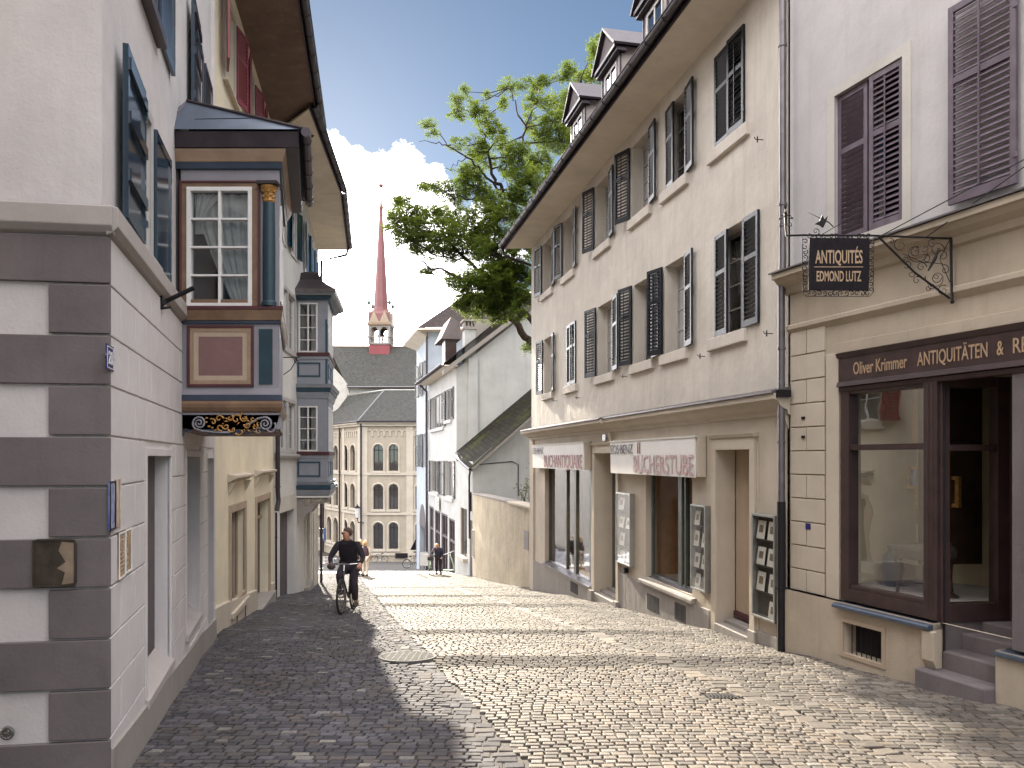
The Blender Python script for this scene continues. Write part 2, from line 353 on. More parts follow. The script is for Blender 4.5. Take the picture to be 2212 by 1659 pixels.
def window(parent, fr, a0, a1, z0, z1, o=-.16, nx=2, nz_=3, fw=.05, bw=.022, mat='white_paint', glass='glass_dark', mid=.05, name='window', pane='pane', arch=False):
    """a casement: outer frame, mullion, glazing bars; the pane is its child"""
    m = MB(); th = .05
    m.box(fr, a0, a1, z0, z0 + fw, o - th, o); m.box(fr, a0, a1, z1 - fw, z1, o - th, o)
    m.box(fr, a0, a0 + fw, z0 + fw, z1 - fw, o - th, o); m.box(fr, a1 - fw, a1, z0 + fw, z1 - fw, o - th, o)
    ia0, ia1, iz0, iz1 = a0 + fw, a1 - fw, z0 + fw, z1 - fw
    for i in range(1, nx):
        c = ia0 + (ia1 - ia0) * i / nx; b = mid if (nx % 2 == 0 and i == nx // 2) else bw
        m.box(fr, c - b / 2, c + b / 2, iz0, iz1, o - th * .8, o + .004)
    for j in range(1, nz_):
        c = iz0 + (iz1 - iz0) * j / nz_; m.box(fr, ia0, ia1, c - bw / 2, c + bw / 2, o - th * .7, o - .004)
    f = m.build(name, mat, parent)
    g = MB(); g.quad(fr.p(ia0, iz0, o - th * .5), fr.p(ia1, iz0, o - th * .5), fr.p(ia1, iz1, o - th * .5), fr.p(ia0, iz1, o - th * .5))
    g.build(pane, glass, f); return f
SHM = {}
def shutter_mesh(w_, h_, mat, n=None, rail=True, panel=False):
    k = (round(w_, 2), round(h_, 2), mat, panel)
    if k in SHM: return SHM[k]
    m = MB(); t = .04; f = .06
    B = lambda x0, x1, z0, z1, y0, y1: m.wbox(((x0 + x1) / 2, (y0 + y1) / 2, (z0 + z1) / 2), (x1 - x0, y1 - y0, z1 - z0))
    B(0, f, 0, h_, 0, t); B(w_ - f, w_, 0, h_, 0, t); B(f, w_ - f, 0, .10, .002, t - .002); B(f, w_ - f, h_ - .07, h_, .002, t - .002)
    if panel:
        B(f, w_ - f, .10, h_ - .07, .012, .024)
        for q in (.22, .55, .86): B(f * .3, w_ - f * .3, h_ * q, h_ * q + .09, t - .002, t + .018)
    else:
        zs = [(.10, h_ - .07)]
        if rail: zr = h_ * .62; B(f, w_ - f, zr - .035, zr + .035, .002, t - .002); zs = [(.10, zr - .035), (zr + .035, h_ - .07)]
        for z0, z1 in zs:
            c = max(2, int((z1 - z0) / .066))
            for i in range(c):
                z = z0 + (i + .5) * (z1 - z0) / c
                m.wbox((w_ / 2, t / 2, z), (w_ - 2 * f + .004, .056, .008), rx=R(-54))
        B(w_ * .52 - .008, w_ * .52 + .008, .12, h_ - .09, t + .001, t + .012)
    for q in (.12, .82): B(-.03, .02, h_ * q, h_ * q + .05, t, t + .012)
    o = m.build('shutter', mat); me = o.data; bpy.data.objects.remove(o); SHM[k] = me; return me
def shutter(parent, fr, ah, z0, h_, w_, ang, far, mat, o=.03, panel=False):
    """leaf hinged at ah; far: hinge on the far side of the opening; ang 0 closed .. 180 flat open"""
    me = shutter_mesh(w_, h_, mat, panel=panel)
    s = child('shutter', me, parent)
    a = R(ang); sg = -1 if far else 1
    dirv = fr.d * (sg * math.cos(a)) + fr.n * math.sin(a)
    # local x along leaf, local y = thickness, keep right handed
    y = Vector((-dirv.y, dirv.x))
    M = Matrix(((dirv.x, y.x, 0), (dirv.y, y.y, 0), (0, 0, 1))).to_4x4()
    q = fr.p(ah, z0, o) - wloc(parent)
    s.matrix_local = Matrix.Translation(q) @ M
    return s
def text(name, body, fr, a0, z0, height, o, mat, parent=None, width=None, flip=False, depth=.004, extr=None, bold=0, rev=False):
    """lettering that stands on a wall frame; rev: reads against the frame's direction"""
    c = bpy.data.curves.new(name, 'FONT'); c.body = body; c.size = 1; c.extrude = 0; c.offset = bold; c.resolution_u = 3
    t = bpy.data.objects.new(name, c); COL.objects.link(t); bpy.context.view_layer.update()
    me = bpy.data.meshes.new_from_object(t.evaluated_get(bpy.context.evaluated_depsgraph_get())); bpy.data.objects.remove(t)
    co = np.array([v.co for v in me.vertices]); mn, mxx = co.min(0), co.max(0)
    sy = height / .7; wid = mxx[0] - mn[0]; sx = (width / wid) if width else sy
    org = wloc(parent) if parent else Vector((0, 0, 0)); vs = []
    for q in co:
        a = (q[0] - mn[0]) * sx; a = a0 - a if rev else a0 + a
        vs.append(fr.p(a, z0 + q[1] * sy, o) - org)
    me2 = bpy.data.meshes.new(name); me2.from_pydata(vs, [], [tuple(p.vertices) for p in me.polygons]); me2.materials.append(MT[mat])
    ob = bpy.data.objects.new(name, me2); COL.objects.link(ob)
    if parent: ob.parent = parent
    sm = ob.modifiers.new('thick', 'SOLIDIFY'); sm.thickness = depth; sm.offset = 0
    return ob
# ground level of the street
_gy = [-20, -8, 0, 5.8, 10.7, 12.8, 16.1, 20, 25.7, 31, 36.7, 45, 60, 75, 82, 120, 400, 3000]
_gz = [.9, .25, -.25, -.73, -1.07, -1.28, -1.62, -2.04, -2.78, -3.42, -4.02, -5.0, -7.0, -8.8, -9.3, -9.4, -9.5, -12]
def gz(Y):
    Y = np.asarray(Y, float); z = sum(np.interp(Y + d, _gy, _gz) for d in (-1.6, -.8, 0, .8, 1.6)) / 5
    for yc, A, wd in ((10.15, .030, .42), (12.85, .028, .45), (17.9, .035, .6), (21.2, .035, .7), (26.5, .03, .9), (7.6, .014, .5)):
        z = z + A * np.exp(-((Y - yc) / wd) ** 2)
    return z
def G(Y): return float(gz(Y))
def xl(Y):        # left edge stone line of the middle lane
    Y = np.asarray(Y, float); return np.interp(Y, [-10, 9.5, 17.3, 37, 90], [4.6, -.86, -2.85, -7.3, -17])
def at(u, Y): return (u - CX) / FPX * Y
def zat(v, Y): return EYE - (v - HZ) / FPX * Y
# ---------------------------------------------------------------- ground and paving
def WL(Y): return np.where(Y < 12, -1.28 - .2806 * Y, np.where(Y < 20, -2.53 - .183 * Y, np.where(Y < 24.3, -4.29 - .095 * Y, np.where(Y < 31, -2.23 - .18 * Y, -13.5 - .2 * (Y - 31)))))
def WR(Y): return np.where(Y < 10.7, 7.81 - .371 * Y, np.where(Y < 25.7, 6.125 - .213 * Y, 7.2 - .25 * Y))
ys = np.concatenate([np.arange(-15, 90, .35), [95, 100, 120, 160, 300, 700, 1500, 3000]]); xs = [-3000, -400, -60, -20, -8, 0, 8, 20, 60, 400, 3000]
m = MB(); zz = gz(ys)
m.v = [(x, float(y), float(z) - (.020 if y < 41 else .004)) for y, z in zip(ys, zz) for x in xs]; nx_ = len(xs)
m.f = [(j * nx_ + i, j * nx_ + i + 1, (j + 1) * nx_ + i + 1, (j + 1) * nx_ + i) for j in range(len(ys) - 1) for i in range(nx_ - 1)]; m.mi = [0] * len(m.f)
tag(m.build('ground', 'ground_sand', smooth=True, recalc=False), 'sandy ground showing in the joints between the setts', None, kind='structure')
# the square at the bottom of the street: small setts, modelled in the surface
mm, t, b, o = newmat('square_setts'); p = posn(t)
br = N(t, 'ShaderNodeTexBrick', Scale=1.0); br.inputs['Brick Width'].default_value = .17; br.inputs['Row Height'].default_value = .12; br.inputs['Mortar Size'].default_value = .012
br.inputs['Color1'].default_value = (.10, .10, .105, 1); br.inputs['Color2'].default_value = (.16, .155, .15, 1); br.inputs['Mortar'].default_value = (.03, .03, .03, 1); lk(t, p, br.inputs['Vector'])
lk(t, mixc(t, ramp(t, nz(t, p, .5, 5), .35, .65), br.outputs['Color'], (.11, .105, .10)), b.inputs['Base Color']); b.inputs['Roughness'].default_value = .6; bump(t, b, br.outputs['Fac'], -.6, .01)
m = MB(); yy = np.arange(40.5, 86, .5); xx = [-30, -13, -6, 0, 4, 14]
m.v = [(x, float(y), G(y) + .002) for y in yy for x in xx]; n_ = len(xx)
m.f = [(j * n_ + i, j * n_ + i + 1, (j + 1) * n_ + i + 1, (j + 1) * n_ + i) for j in range(len(yy) - 1) for i in range(n_ - 1)]; m.mi = [0] * len(m.f)
tag(m.build('square', 'square_setts', smooth=True, recalc=False), 'paved square in shade at the foot of the street', None, kind='structure')
COVERS = [(at(880, 10.15), 10.15, .385, .385, 'r'), (at(742, 17.6), 17.6, .33, .33, 'r'), (at(848, 13.25), 13.25, .21, .14, 's'), (at(1560, 8.0), 8.0, .13, .10, 's')]
def setts(name, t0f, t1f, ya, yb, rowh, wd, warp=lambda t: 0 * t, mat='sett', hgt=.0, tilt=.011, label=''):
    """rows of rounded stones between two edges, every stone a separate bevelled block"""
    X = []; Yc = []; HX = []; HY = []
    y = ya
    while y < yb:
        rh = rowh * rng.uniform(.9, 1.12); yc = y + rh / 2
        a, b_ = float(t0f(yc)), float(t1f(yc)); x = a + rng.uniform(-.08, 0)
        while x < b_:
            w_ = wd * rng.uniform(.78, 1.26); 
            if x + w_ / 2 > a - .05 and x + w_ / 2 < b_ + .03: X.append(x + w_ / 2); Yc.append(yc); HX.append(w_ / 2); HY.append(rh / 2)
            x += w_
        y += rh
    X, Yc, HX, HY = map(np.array, (X, Yc, HX, HY)); Yc = Yc + warp(X - xl(Yc)); n = len(X)
    keep = np.ones(n, bool)
    for cx, cy, rx, ry, k in COVERS:
        keep &= ~(((X - cx) / (rx + .03)) ** 2 + ((Yc - cy) / (ry + .03)) ** 2 < 1) if k == 'r' else ~((abs(X - cx) < rx + .05) & (abs(Yc - cy) < ry + .04))
    X, Yc, HX, HY = X[keep], Yc[keep], HX[keep], HY[keep]; n = len(X)
    gap = .0058; sl_ = np.array([G(v) for v in (0,)])
    cs = np.array([(-1, -1), (1, -1), (1, 1), (-1, 1)], float)
    jx = rng.normal(0, .0034, (n, 4)); jy = rng.normal(0, .0034, (n, 4)); th = rng.normal(0, .022, n); tz = rng.normal(0, .0018, n); tx = rng.normal(0, tilt, n); ty = rng.normal(0, tilt, n)
    V = np.zeros((n, 16, 3)); gap_ = gap * rng.uniform(.6, 1.9, n)
    for r_, (ins, dz) in enumerate(((0, -.045), (.001, -.0065), (.004, -.0022), (.011, 0.0))):
        for k in range(4):
            lx = cs[k, 0] * np.maximum(HX - gap_ - ins, .01) + jx[:, k] * (1 if r_ else 0); ly = cs[k, 1] * np.maximum(HY - gap_ - ins, .008) + jy[:, k] * (1 if r_ else 0)
            px = X + lx * np.cos(th) - ly * np.sin(th); py = Yc + lx * np.sin(th) + ly * np.cos(th)
            V[:, r_ * 4 + k, 0] = px; V[:, r_ * 4 + k, 1] = py; V[:, r_ * 4 + k, 2] = gz(py) + dz + tz + hgt + (lx * tx + ly * ty) * (1 if r_ else 0)
    F = []
    for r_ in range(3):
        for k in range(4): F.append((r_ * 4 + k, r_ * 4 + (k + 1) % 4, r_ * 4 + 4 + (k + 1) % 4, r_ * 4 + 4 + k))
    F.append((12, 13, 14, 15)); F = np.array(F); nf = len(F)
    FA = (F[None] + (np.arange(n) * 16)[:, None, None]).reshape(-1, 4)
    me = bpy.data.meshes.new(name); me.vertices.add(n * 16); me.vertices.foreach_set('co', V.reshape(-1)); me.loops.add(len(FA) * 4); me.loops.foreach_set('vertex_index', FA.reshape(-1).astype(np.int32))
    me.polygons.add(len(FA)); me.polygons.foreach_set('loop_start', np.arange(0, len(FA) * 4, 4, dtype=np.int32)); me.polygons.foreach_set('loop_total', np.full(len(FA), 4, np.int32)); me.polygons.foreach_set('use_smooth', np.zeros(len(FA), bool))
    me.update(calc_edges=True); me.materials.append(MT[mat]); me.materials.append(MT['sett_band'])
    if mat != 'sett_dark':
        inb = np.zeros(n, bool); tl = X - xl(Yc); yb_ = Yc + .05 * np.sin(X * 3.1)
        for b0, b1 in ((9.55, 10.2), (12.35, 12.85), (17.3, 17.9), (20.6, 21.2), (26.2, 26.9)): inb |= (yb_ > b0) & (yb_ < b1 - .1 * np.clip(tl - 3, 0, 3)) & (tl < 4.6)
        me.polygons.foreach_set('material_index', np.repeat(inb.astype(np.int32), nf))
    o = bpy.data.objects.new(name, me); COL.objects.link(o); tag(o, label, None, kind='structure'); return n
YE = 41.0
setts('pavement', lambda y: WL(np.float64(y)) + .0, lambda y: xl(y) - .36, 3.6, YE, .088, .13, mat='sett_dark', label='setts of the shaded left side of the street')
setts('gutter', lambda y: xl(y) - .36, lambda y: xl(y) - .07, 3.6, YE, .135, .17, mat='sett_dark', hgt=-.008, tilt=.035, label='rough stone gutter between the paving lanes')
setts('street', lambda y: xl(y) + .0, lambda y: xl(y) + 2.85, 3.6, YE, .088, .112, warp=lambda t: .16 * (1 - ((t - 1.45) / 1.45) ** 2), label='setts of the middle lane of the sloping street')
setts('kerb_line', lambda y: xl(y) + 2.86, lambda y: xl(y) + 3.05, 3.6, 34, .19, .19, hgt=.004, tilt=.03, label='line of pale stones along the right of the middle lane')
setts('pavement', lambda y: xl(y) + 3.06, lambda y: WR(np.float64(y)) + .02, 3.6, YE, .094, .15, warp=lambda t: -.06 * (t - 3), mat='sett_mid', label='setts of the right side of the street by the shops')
def cover(i, label, name):
    cx, cy, rx, ry, k = COVERS[i]; z = G(cy); sl = (G(cy + .3) - G(cy - .3)) / .6; m = MB(); g = MB()
    hz = lambda y: z + sl * (y - cy)
    if k == 'r':
        m.lathe((0, 0, 0), [(rx, -.03), (rx, .001), (rx - .035, .003), (rx - .04, -.004), (.001, -.004)], 32)
        for i_ in range(-8, 9):
            q = i_ * rx * .11; h = math.sqrt(max(0, (rx * .86) ** 2 - q * q))
            if h > .05: g.wbox((0, q, -.001), (2 * h, rx * .05, .008))
        for i_ in range(-8, 9, 2):
            q = i_ * rx * .11; h = math.sqrt(max(0, (rx * .86) ** 2 - q * q)); g.wbox((q, 0, -.0015), (rx * .04, 2 * h, .009))
    else:
        m.wbox((0, 0, -.02), (2 * rx + .05, 2 * ry + .05, .04))
        for i_ in range(7): g.wbox((-rx + (i_ + .5) * 2 * rx / 7, 0, .004), (rx * .15, 2 * ry, .012))
        g.wbox((0, 0, .005), (2 * rx, .02, .011))
    t_ = thing(name, label, 'cover', (cx, cy, z))
    for mb, nm in ((m, 'frame'), (g, 'tread')):
        mb.v = [(x + cx, y + cy, hz(y + cy) + zz_) for x, y, zz_ in mb.v]; mb.build(nm, ('metal_cover' if (nm == 'tread' or k == 'r') else 'iron') if i != 3 else 'iron', t_)
cover(0, 'big round iron manhole cover at the edge of the house shadow', 'manhole_cover'); cover(1, 'round manhole cover glinting under the cyclist', 'manhole_cover')
cover(2, 'small bright rectangular drain grate beside the stone gutter', 'drain_grate'); cover(3, 'worn metal drain grate in the right half of the street', 'drain_grate')
# fallen leaves
m = MB()
for q in range(46):
    y = rng.uniform(5.5, 16); x = rng.uniform(float(xl(y)) + 3, float(WR(np.float64(y))) - .05); z = G(y) + .006; s_ = rng.uniform(.015, .03); a = rng.uniform(0, 6.3)
    c, s2 = math.cos(a) * s_, math.sin(a) * s_; m.quad((x - c, y - s2, z), (x + s2 * .5, y - c * .5, z + .006), (x + c, y + s2, z), (x - s2 * .5, y + c * .5, z + .008))
tag(m.build('fallen_leaves', 'panel_red', recalc=False), 'a few dry leaves lying on the right pavement', 'leaves', kind='stuff')
def shell(parent, fr, a0, a1, zb, zt, depth, mat, near=True, far=True, lid='roof_tiles', lidz=None):
    m = MB()
    if near: m.quad(fr.p(a0, zb), fr.p(a0, zt), fr.p(a0, zt, -depth), fr.p(a0, zb, -depth))
    if far: m.quad(fr.p(a1, zb), fr.p(a1, zt), fr.p(a1, zt, -depth), fr.p(a1, zb, -depth))
    m.quad(fr.p(a0, zb, -depth), fr.p(a0, zt, -depth), fr.p(a1, zt, -depth), fr.p(a1, zb, -depth))
    m.build('side_wall', mat, parent)
    l = MB(); l.quad(fr.p(a0, zt), fr.p(a1, zt), fr.p(a1, zt, -depth), fr.p(a0, zt, -depth)); l.build('attic_floor', 'dark', parent)
def roofquad(mb, a, b, c, d):
    """a,b eave; c,d ridge; uv in metres"""
    a, b, c, d = map(Vector, (a, b, c, d)); e = (b - a).normalized(); n = e.cross(d - a).normalized(); f = n.cross(e)
    uv = [((q - a).dot(e), (q - a).dot(f)) for q in (a, b, c, d)]
    mb.quad(a, b, c, d, uv)
def plinth(parent, fr, a0, a1, hgt, o, mat, name='plinth', zb=None, cap=None):
    m = MB(); k = max(1, int((a1 - a0) / 1.0))
    for i in range(k):
        x0, x1 = a0 + (a1 - a0) * i / k, a0 + (a1 - a0) * (i + 1) / k
        g0, g1 = G(fr.p(x0, 0).y), G(fr.p(x1, 0).y)
        m.prism([fr.p(x0, g0 - .3, 0), fr.p(x0, g0 - .3, o), fr.p(x0, g0 + hgt, o), fr.p(x0, g0 + hgt + .02, 0)], [fr.p(x1, g1 - .3, 0), fr.p(x1, g1 - .3, o), fr.p(x1, g1 + hgt, o), fr.p(x1, g1 + hgt + .02, 0)])
    return m.build(name, mat, parent)
# ================================================================ unseen house across the side lane, added and sized to shade the corner wall
def back_house(nm_label, x0, y0, x1, y1, h):
    T = thing('shading_house', nm_label, 'house', ((x0 + x1) / 2, (y0 + y1) / 2, G(0))); m = MB(); fr_ = Fr(x0, y1, 1, 0, -1); L = x1 - x0; D_ = y1 - y0; fe = Fr(x1, y0, 0, 1, 1)
    ws = [(a, a + 1.0, z, z + 1.6, .2) for a in (1.2, 3.6, 6.0) if a + 1.2 < L for z in (.7, 3.7, 6.7)]; wm = [(a, a + 1.0, z, z + 1.6, .2) for a in (1.2, 3.6, 6.0) if a + 1.2 < D_ for z in (.7, 3.7, 6.7)]
    wallgrid(m, fr_, 0, L, -2, h, ws); wallgrid(m, fe, 0, D_, -2, h, wm); m.quad((x0, y0, -2), (x0, y1, -2), (x0, y1, h), (x0, y0, h)); m.quad((x0, y0, -2), (x1, y0, -2), (x1, y0, h), (x0, y0, h)); m.build('wall', 'stone_trim', T)
    for fr, W in ((fr_, ws), (fe, wm)):
        for w_ in W: window(T, fr, *w_[:4], o=-.1)
    m = MB(); roofquad(m, (x0 - .5, y1 + .5, h), (x1 + .5, y1 + .5, h), (x1, (y0 + y1) / 2, h + 3), (x0, (y0 + y1) / 2, h + 3)); roofquad(m, (x0 - .5, y0 - .5, h), (x1 + .5, y0 - .5, h), (x1, (y0 + y1) / 2, h + 3), (x0, (y0 + y1) / 2, h + 3)); m.build('roof', 'roof_tiles', T, recalc=False)
back_house('unseen grey plastered house behind the viewer, added across the side lane to shade the corner wall', -12, -9, -1.75, 1.55, 12)
# ================================================================ house on the left corner (number 20)
f1 = Fr(-2.74, 5.21, -.2806, 1, 1); fN = Fr(-2.74, 5.21, -1, -.15, -1)
L1 = thing('corner_house', 'white plastered corner house on the near left with dark quoins and a painted oriel', 'house', (-2.74, 5.21, G(5.2)))
aE = f1.Y(12.0); f1.p_ = None
Wa = (f1.Y(6.50), f1.Y(7.74), -.42, 1.62, .14); Wb = (f1.Y(8.86), f1.Y(10.05), -.42, 1.62, .14); Wc = (f1.Y(10.95), f1.Y(11.75), -1.6, 1.60, .16)
low = MB(); wallgrid(low, f1, 0, aE, -2.2, 3.15, [Wa, Wb, Wc]); wallgrid(low, fN, 0, 6, -2.2, 3.15, [])
UA = (f1.Y(6.42), f1.Y(7.02), 3.36, 4.64, .14); UB = (f1.Y(6.55), f1.Y(7.25), 5.62, 7.25, .14); UC = (f1.Y(10.1), f1.Y(10.9), 5.62, 7.25, .14); UD = (f1.Y(8.2), f1.Y(8.9), 5.62, 7.25, .14)
A_ = f1.o - f1.n * .05; B_ = fN.o - fN.n * .05; dt_ = f1.d.x * fN.d.y - f1.d.y * fN.d.x; df = B_ - A_; ka = (df.x * fN.d.y - df.y * fN.d.x) / dt_; kb = (df.x * f1.d.y - df.y * f1.d.x) / dt_
wallgrid(low, f1, ka, aE, 3.15, 9.6, [UA, UB, UC], o=-.05); wallgrid(low, fN, kb, 6, 3.15, 9.6, [], o=-.05)
low.build('wall', 'plaster_white', L1)
shell(L1, f1, 0.3, aE, -2.2, 9.6, 6, 'plaster_white', near=False)
jn = [2.773 - .3412 * i for i in range(12)]; tops = [3.10] + jn[:-1]
bl = MB(); qn = MB()
holes = [Wa, Wb, Wc]
for i, zb in enumerate(jn):
    zt = tops[i]; g = .007
    # white ashlar facing of the street side
    x = .0 if i % 2 else .0; k = 0; pos = [0]
    w0 = .34 if i % 2 else .58
    pos.append(w0)
    while pos[-1] < aE - .3: pos.append(pos[-1] + (.52 if (k + i) % 2 else .44)); k += 1
    pos[-1] = aE
    for a, b_ in zip(pos[:-1], pos[1:]):
        segs = [(a, b_)]
        for h in holes:
            if zb < h[3] - .02 and zt > h[2] + .02:
                ns = []
                for s0, s1 in segs:
                    if s1 <= h[0] - .075 or s0 >= h[1] + .075: ns.append((s0, s1))
                    else:
                        if s0 < h[0] - .075: ns.append((s0, h[0] - .075))
                        if s1 > h[1] + .075: ns.append((h[1] + .075, s1))
                segs = ns
        for s0, s1 in segs:
            if s1 - s0 > .04: bl.box(f1, s0 + g, s1 - g, zb + g, zt - g, -.01, .016)
    ln = .69 if i % 2 == 0 else .36
    qn.box(fN, -.02, ln, zb + .008, zt - .008, -.01, .032)
bl.build('ashlar_facing', 'plaster_white', L1, bevel=.004); qn.build('quoin', 'stone_quoin', L1, bevel=.006)
m = MB()
for f_, a0, a1 in ((f1, -.05, aE - .25), (fN, -.05, .72)):
    m.prof(f_, [(0, 3.10), (.04, 3.12), (.075, 3.16), (.075, 3.29), (0, 3.31)], a0, a1)
m.build('string_course', 'stone_trim', L1, bevel=.006)
plinth(L1, f1, 0, aE, .30, .035, 'stone_grey')
for k, h in enumerate(holes):
    m = MB()
    for x0, x1, z0, z1 in ((h[0] - .07, h[0], h[2], h[3] + .07), (h[1], h[1] + .07, h[2], h[3] + .07), (h[0], h[1], h[3], h[3] + .07)): m.box(f1, x0, x1, z0, z1, -.02, .022)
    w_ = m.build('window_surround', 'plaster_white', L1, bevel=.004)
    m = MB(); m.box(f1, h[0] - .01, h[1] + .01, h[2] - .2, h[3] + .01, -.2, -.135 if k < 2 else -.155); m.box(f1, (h[0] + h[1]) / 2 - .01, (h[0] + h[1]) / 2 + .01, h[2], h[3], -.136, -.128)
    m.build('closed_panel' if k < 2 else 'door', 'niche_dark', L1)
    if k < 2:
        m = MB(); m.prism([f1.p(h[0] - .07, z, o) for o, z in ((-.13, h[2] + .0), (-.13, h[2] + .13), (.045, h[2] - .02), (.045, h[2] - .09))], [f1.p(h[1] + .07, z, o) for o, z in ((-.13, h[2] + .0), (-.13, h[2] + .13), (.045, h[2] - .02), (.045, h[2] - .09))])
        m.build('window_sill', 'stone_trim', L1, bevel=.005)
for h in (UA, UB, UC):
    window(L1, f1, h[0], h[1], h[2], h[3], o=-.19, nx=2, nz_=3)
    m = MB()
    for x0, x1, z0, z1 in ((h[0] - .09, h[0], h[2], h[3] + .09), (h[1], h[1] + .09, h[2], h[3] + .09), (h[0], h[1], h[3], h[3] + .09)): m.box(f1, x0, x1, z0, z1, -.06, -.035)
    m.box(f1, h[0] - .12, h[1] + .12, h[2] - .10, h[2], -.06, .04); m.build('window_surround', 'window_grey' if h is UA else 'shop_brown', L1, bevel=.004)
    shutter(L1, f1, h[0] - .03, h[2] + .01, h[3] - h[2], .78, 179, False, 'shutter_blue', o=-.01, panel=True)
    shutter(L1, f1, h[1] + .12, h[2] + .01, h[3] - h[2], .78, 179, True, 'shutter_blue', o=-.01, panel=True)
# painted oriel
W0, E0 = Vector((-3.66, 8.5)), Vector((-2.57, 8.5)); dd = f1.d * 2.15; E1, W1 = E0 + dd, W0 + dd
def foot(os, z, os2=None, W0=W0, E0=E0, E1=E1, W1=W1, n=f1.n):
    os2 = os if os2 is None else os2; nn = n
    k = nn / max(nn.x, .5)
    P = [W0 + Vector((-.25, -os)), E0 + Vector((os2, -os)), E1 + Vector((os2, os)), W1 + Vector((-.25, os))]
    return [Vector((q.x, q.y, z)) for q in P]
fB = Fr(W0.x, W0.y, 1, 0, 1); fS = Fr(E0.x, E0.y, -.2806, 1, 1); BW = 1.09; K = .005117
ua = lambda u: (u - 391) * K
vz = lambda v: EYE - (v - HZ) * K
orl = MB()
hb = (ua(410), ua(541), vz(660), vz(411), .1); hs = (.35, 1.8, 3.4, 4.5, .1)
wallgrid(orl, fB, 0, BW, 1.92, 4.85, [hb]); wallgrid(orl, fS, 0, 2.15, 1.92, 4.85, [hs])
orl.quad(*[Vector((q.x, q.y, 1.95)) for q in foot(0, 0)]); orl.quad(fS.p(2.15, 1.92), fS.p(2.15, 4.85), fS.p(2.15, 4.85, -1.3), fS.p(2.15, 1.92, -1.3))
ORL = orl.build('oriel', 'bay_grey', L1); ORL['label'] = 'painted wooden oriel with gold scrollwork'
def band(name, z0, z1, a, b_, mat, ft=foot, par=ORL, s2=None, bev=.004):
    m = MB(); m.prism(ft(a, z0, s2), ft(b_, z1, s2)); return m.build(name, mat, par, bevel=bev)
m = MB(); m.prism(foot(-.02, 1.90), foot(-.02, 2.10)); m.build('base_board', 'panel_red', ORL)
m = MB()
for z0, z1, a, b_ in ((4.985, 5.0, .03, .05),): m.prism(foot(a, z0), foot(b_, z1))
m.build('frieze', 'bay_grey', ORL)
band('cornice', 4.86, 4.985, .05, .10, 'tan'); band('cornice', 4.79, 4.86, .03, .045, 'bay_blue')
band('gutter', 5.0, 5.17, .09, .115, 'zinc_dark', s2=.24)
band('sill_moulding', 3.235, 3.275, .055, .055, 'maroon'); band('sill_moulding', 3.12, 3.235, .03, .05, 'wood_brown'); band('sill_moulding', 3.085, 3.12, .022, .022, 'bay_blue')
band('moulding', 2.30, 2.37, .02, .004, 'bay_grey'); band('moulding', 2.235, 2.30, .04, .035, 'bay_blue')
m = MB(); pr = [(.035, 2.235), (.045, 2.20), (.04, 2.16), (.02, 2.12), (-.02, 2.085), (-.03, 2.06)]
for (o0, z0), (o1, z1) in zip(pr[1:], pr[:-1]): m.prism(foot(o0, z0), foot(o1, z1))
m.build('moulding', 'wood_brown', ORL)
# hipped metal roof
rf = MB(); a_, b_, c_, d_ = foot(.14, 5.18, .29); T0 = Vector((-3.70, 8.75, 5.66)); T1 = Vector((W1.x - .05, W1.y - .3, 5.66))
rf.quad(a_, b_, T0, T0 + Vector((-.02, 0, 0))); rf.quad(b_, c_, T1, T0); rf.quad(c_, d_, T1 + Vector((-.02, 0, 0)), T1)
rf.build('roof', 'zinc_roof', ORL); rf = MB()
rf.tube([b_ + Vector((0, 0, .01)), T0 + Vector((0, 0, .01))], .018, 6); rf.tube([(a_ + b_) / 2 + Vector((-.2, .0, .0)) + (T0 - (a_ + b_) / 2) * .35, b_ + (T0 - b_) * .38 + Vector((0, 0, .006))], .005, 4); rf.tube([a_ + Vector((.12, 0, 0)), T0], .012, 5)
rf.build('roof_ridge', 'zinc_dark', ORL)
# eaves gutter along the street face and its outlet
m = MB(); g0 = b_ + Vector((.04, -.0, -.03)); g1 = c_ + Vector((.04, 0, -.03)); m.tube([g0, g1], .055, 10)
for q in range(5): w_ = g0.lerp(g1, (q + .5) / 5); m.tube([w_ - f1.d.to_3d() * .012, w_ + f1.d.to_3d() * .012], .062, 10)
m.tube([a_ + Vector((.1, -.02, -.12)), a_ + Vector((.1, -.02, -.30)), a_ + Vector((-.06, 0, -.32))], .025, 8); m.build('gutter', 'zinc_dark', ORL)
# window of the oriel
def frame4(mb, fr, x0, x1, z0, z1, w_, o0, o1):
    mb.box(fr, x0, x1, z0, z0 + w_, o0, o1); mb.box(fr, x0, x1, z1 - w_, z1, o0, o1); mb.box(fr, x0, x0 + w_, z0 + w_, z1 - w_, o0, o1); mb.box(fr, x1 - w_, x1, z0 + w_, z1 - w_, o0, o1)
m = MB(); frame4(m, fB, ua(392), ua(561), vz(664) - .0, vz(394), .085, -.002, .022); m.build('window_surround', 'wood_brown', ORL, bevel=.006)
m = MB(); frame4(m, fB, ua(390), ua(563), vz(664) - .01, vz(392), .022, -.002, .034); m.build('window_surround', 'maroon', ORL, bevel=.003)
m = MB(); frame4(m, fB, ua(405), ua(546), vz(664), vz(405), .045, -.06, .03)
x0, x1, z0, z1 = ua(405) + .04, ua(546) - .04, vz(664) + .04, vz(405) - .04
m.box(fB, (x0 + x1) / 2 - .014, (x0 + x1) / 2 + .014, z0, z1, -.05, .024)
for j in (1, 2, 3): z = z0 + (z1 - z0) * j / 4; m.box(fB, x0, x1, z - .011, z + .011, -.045, .02)
m.build('window_frame', 'white_paint', ORL, bevel=.003)
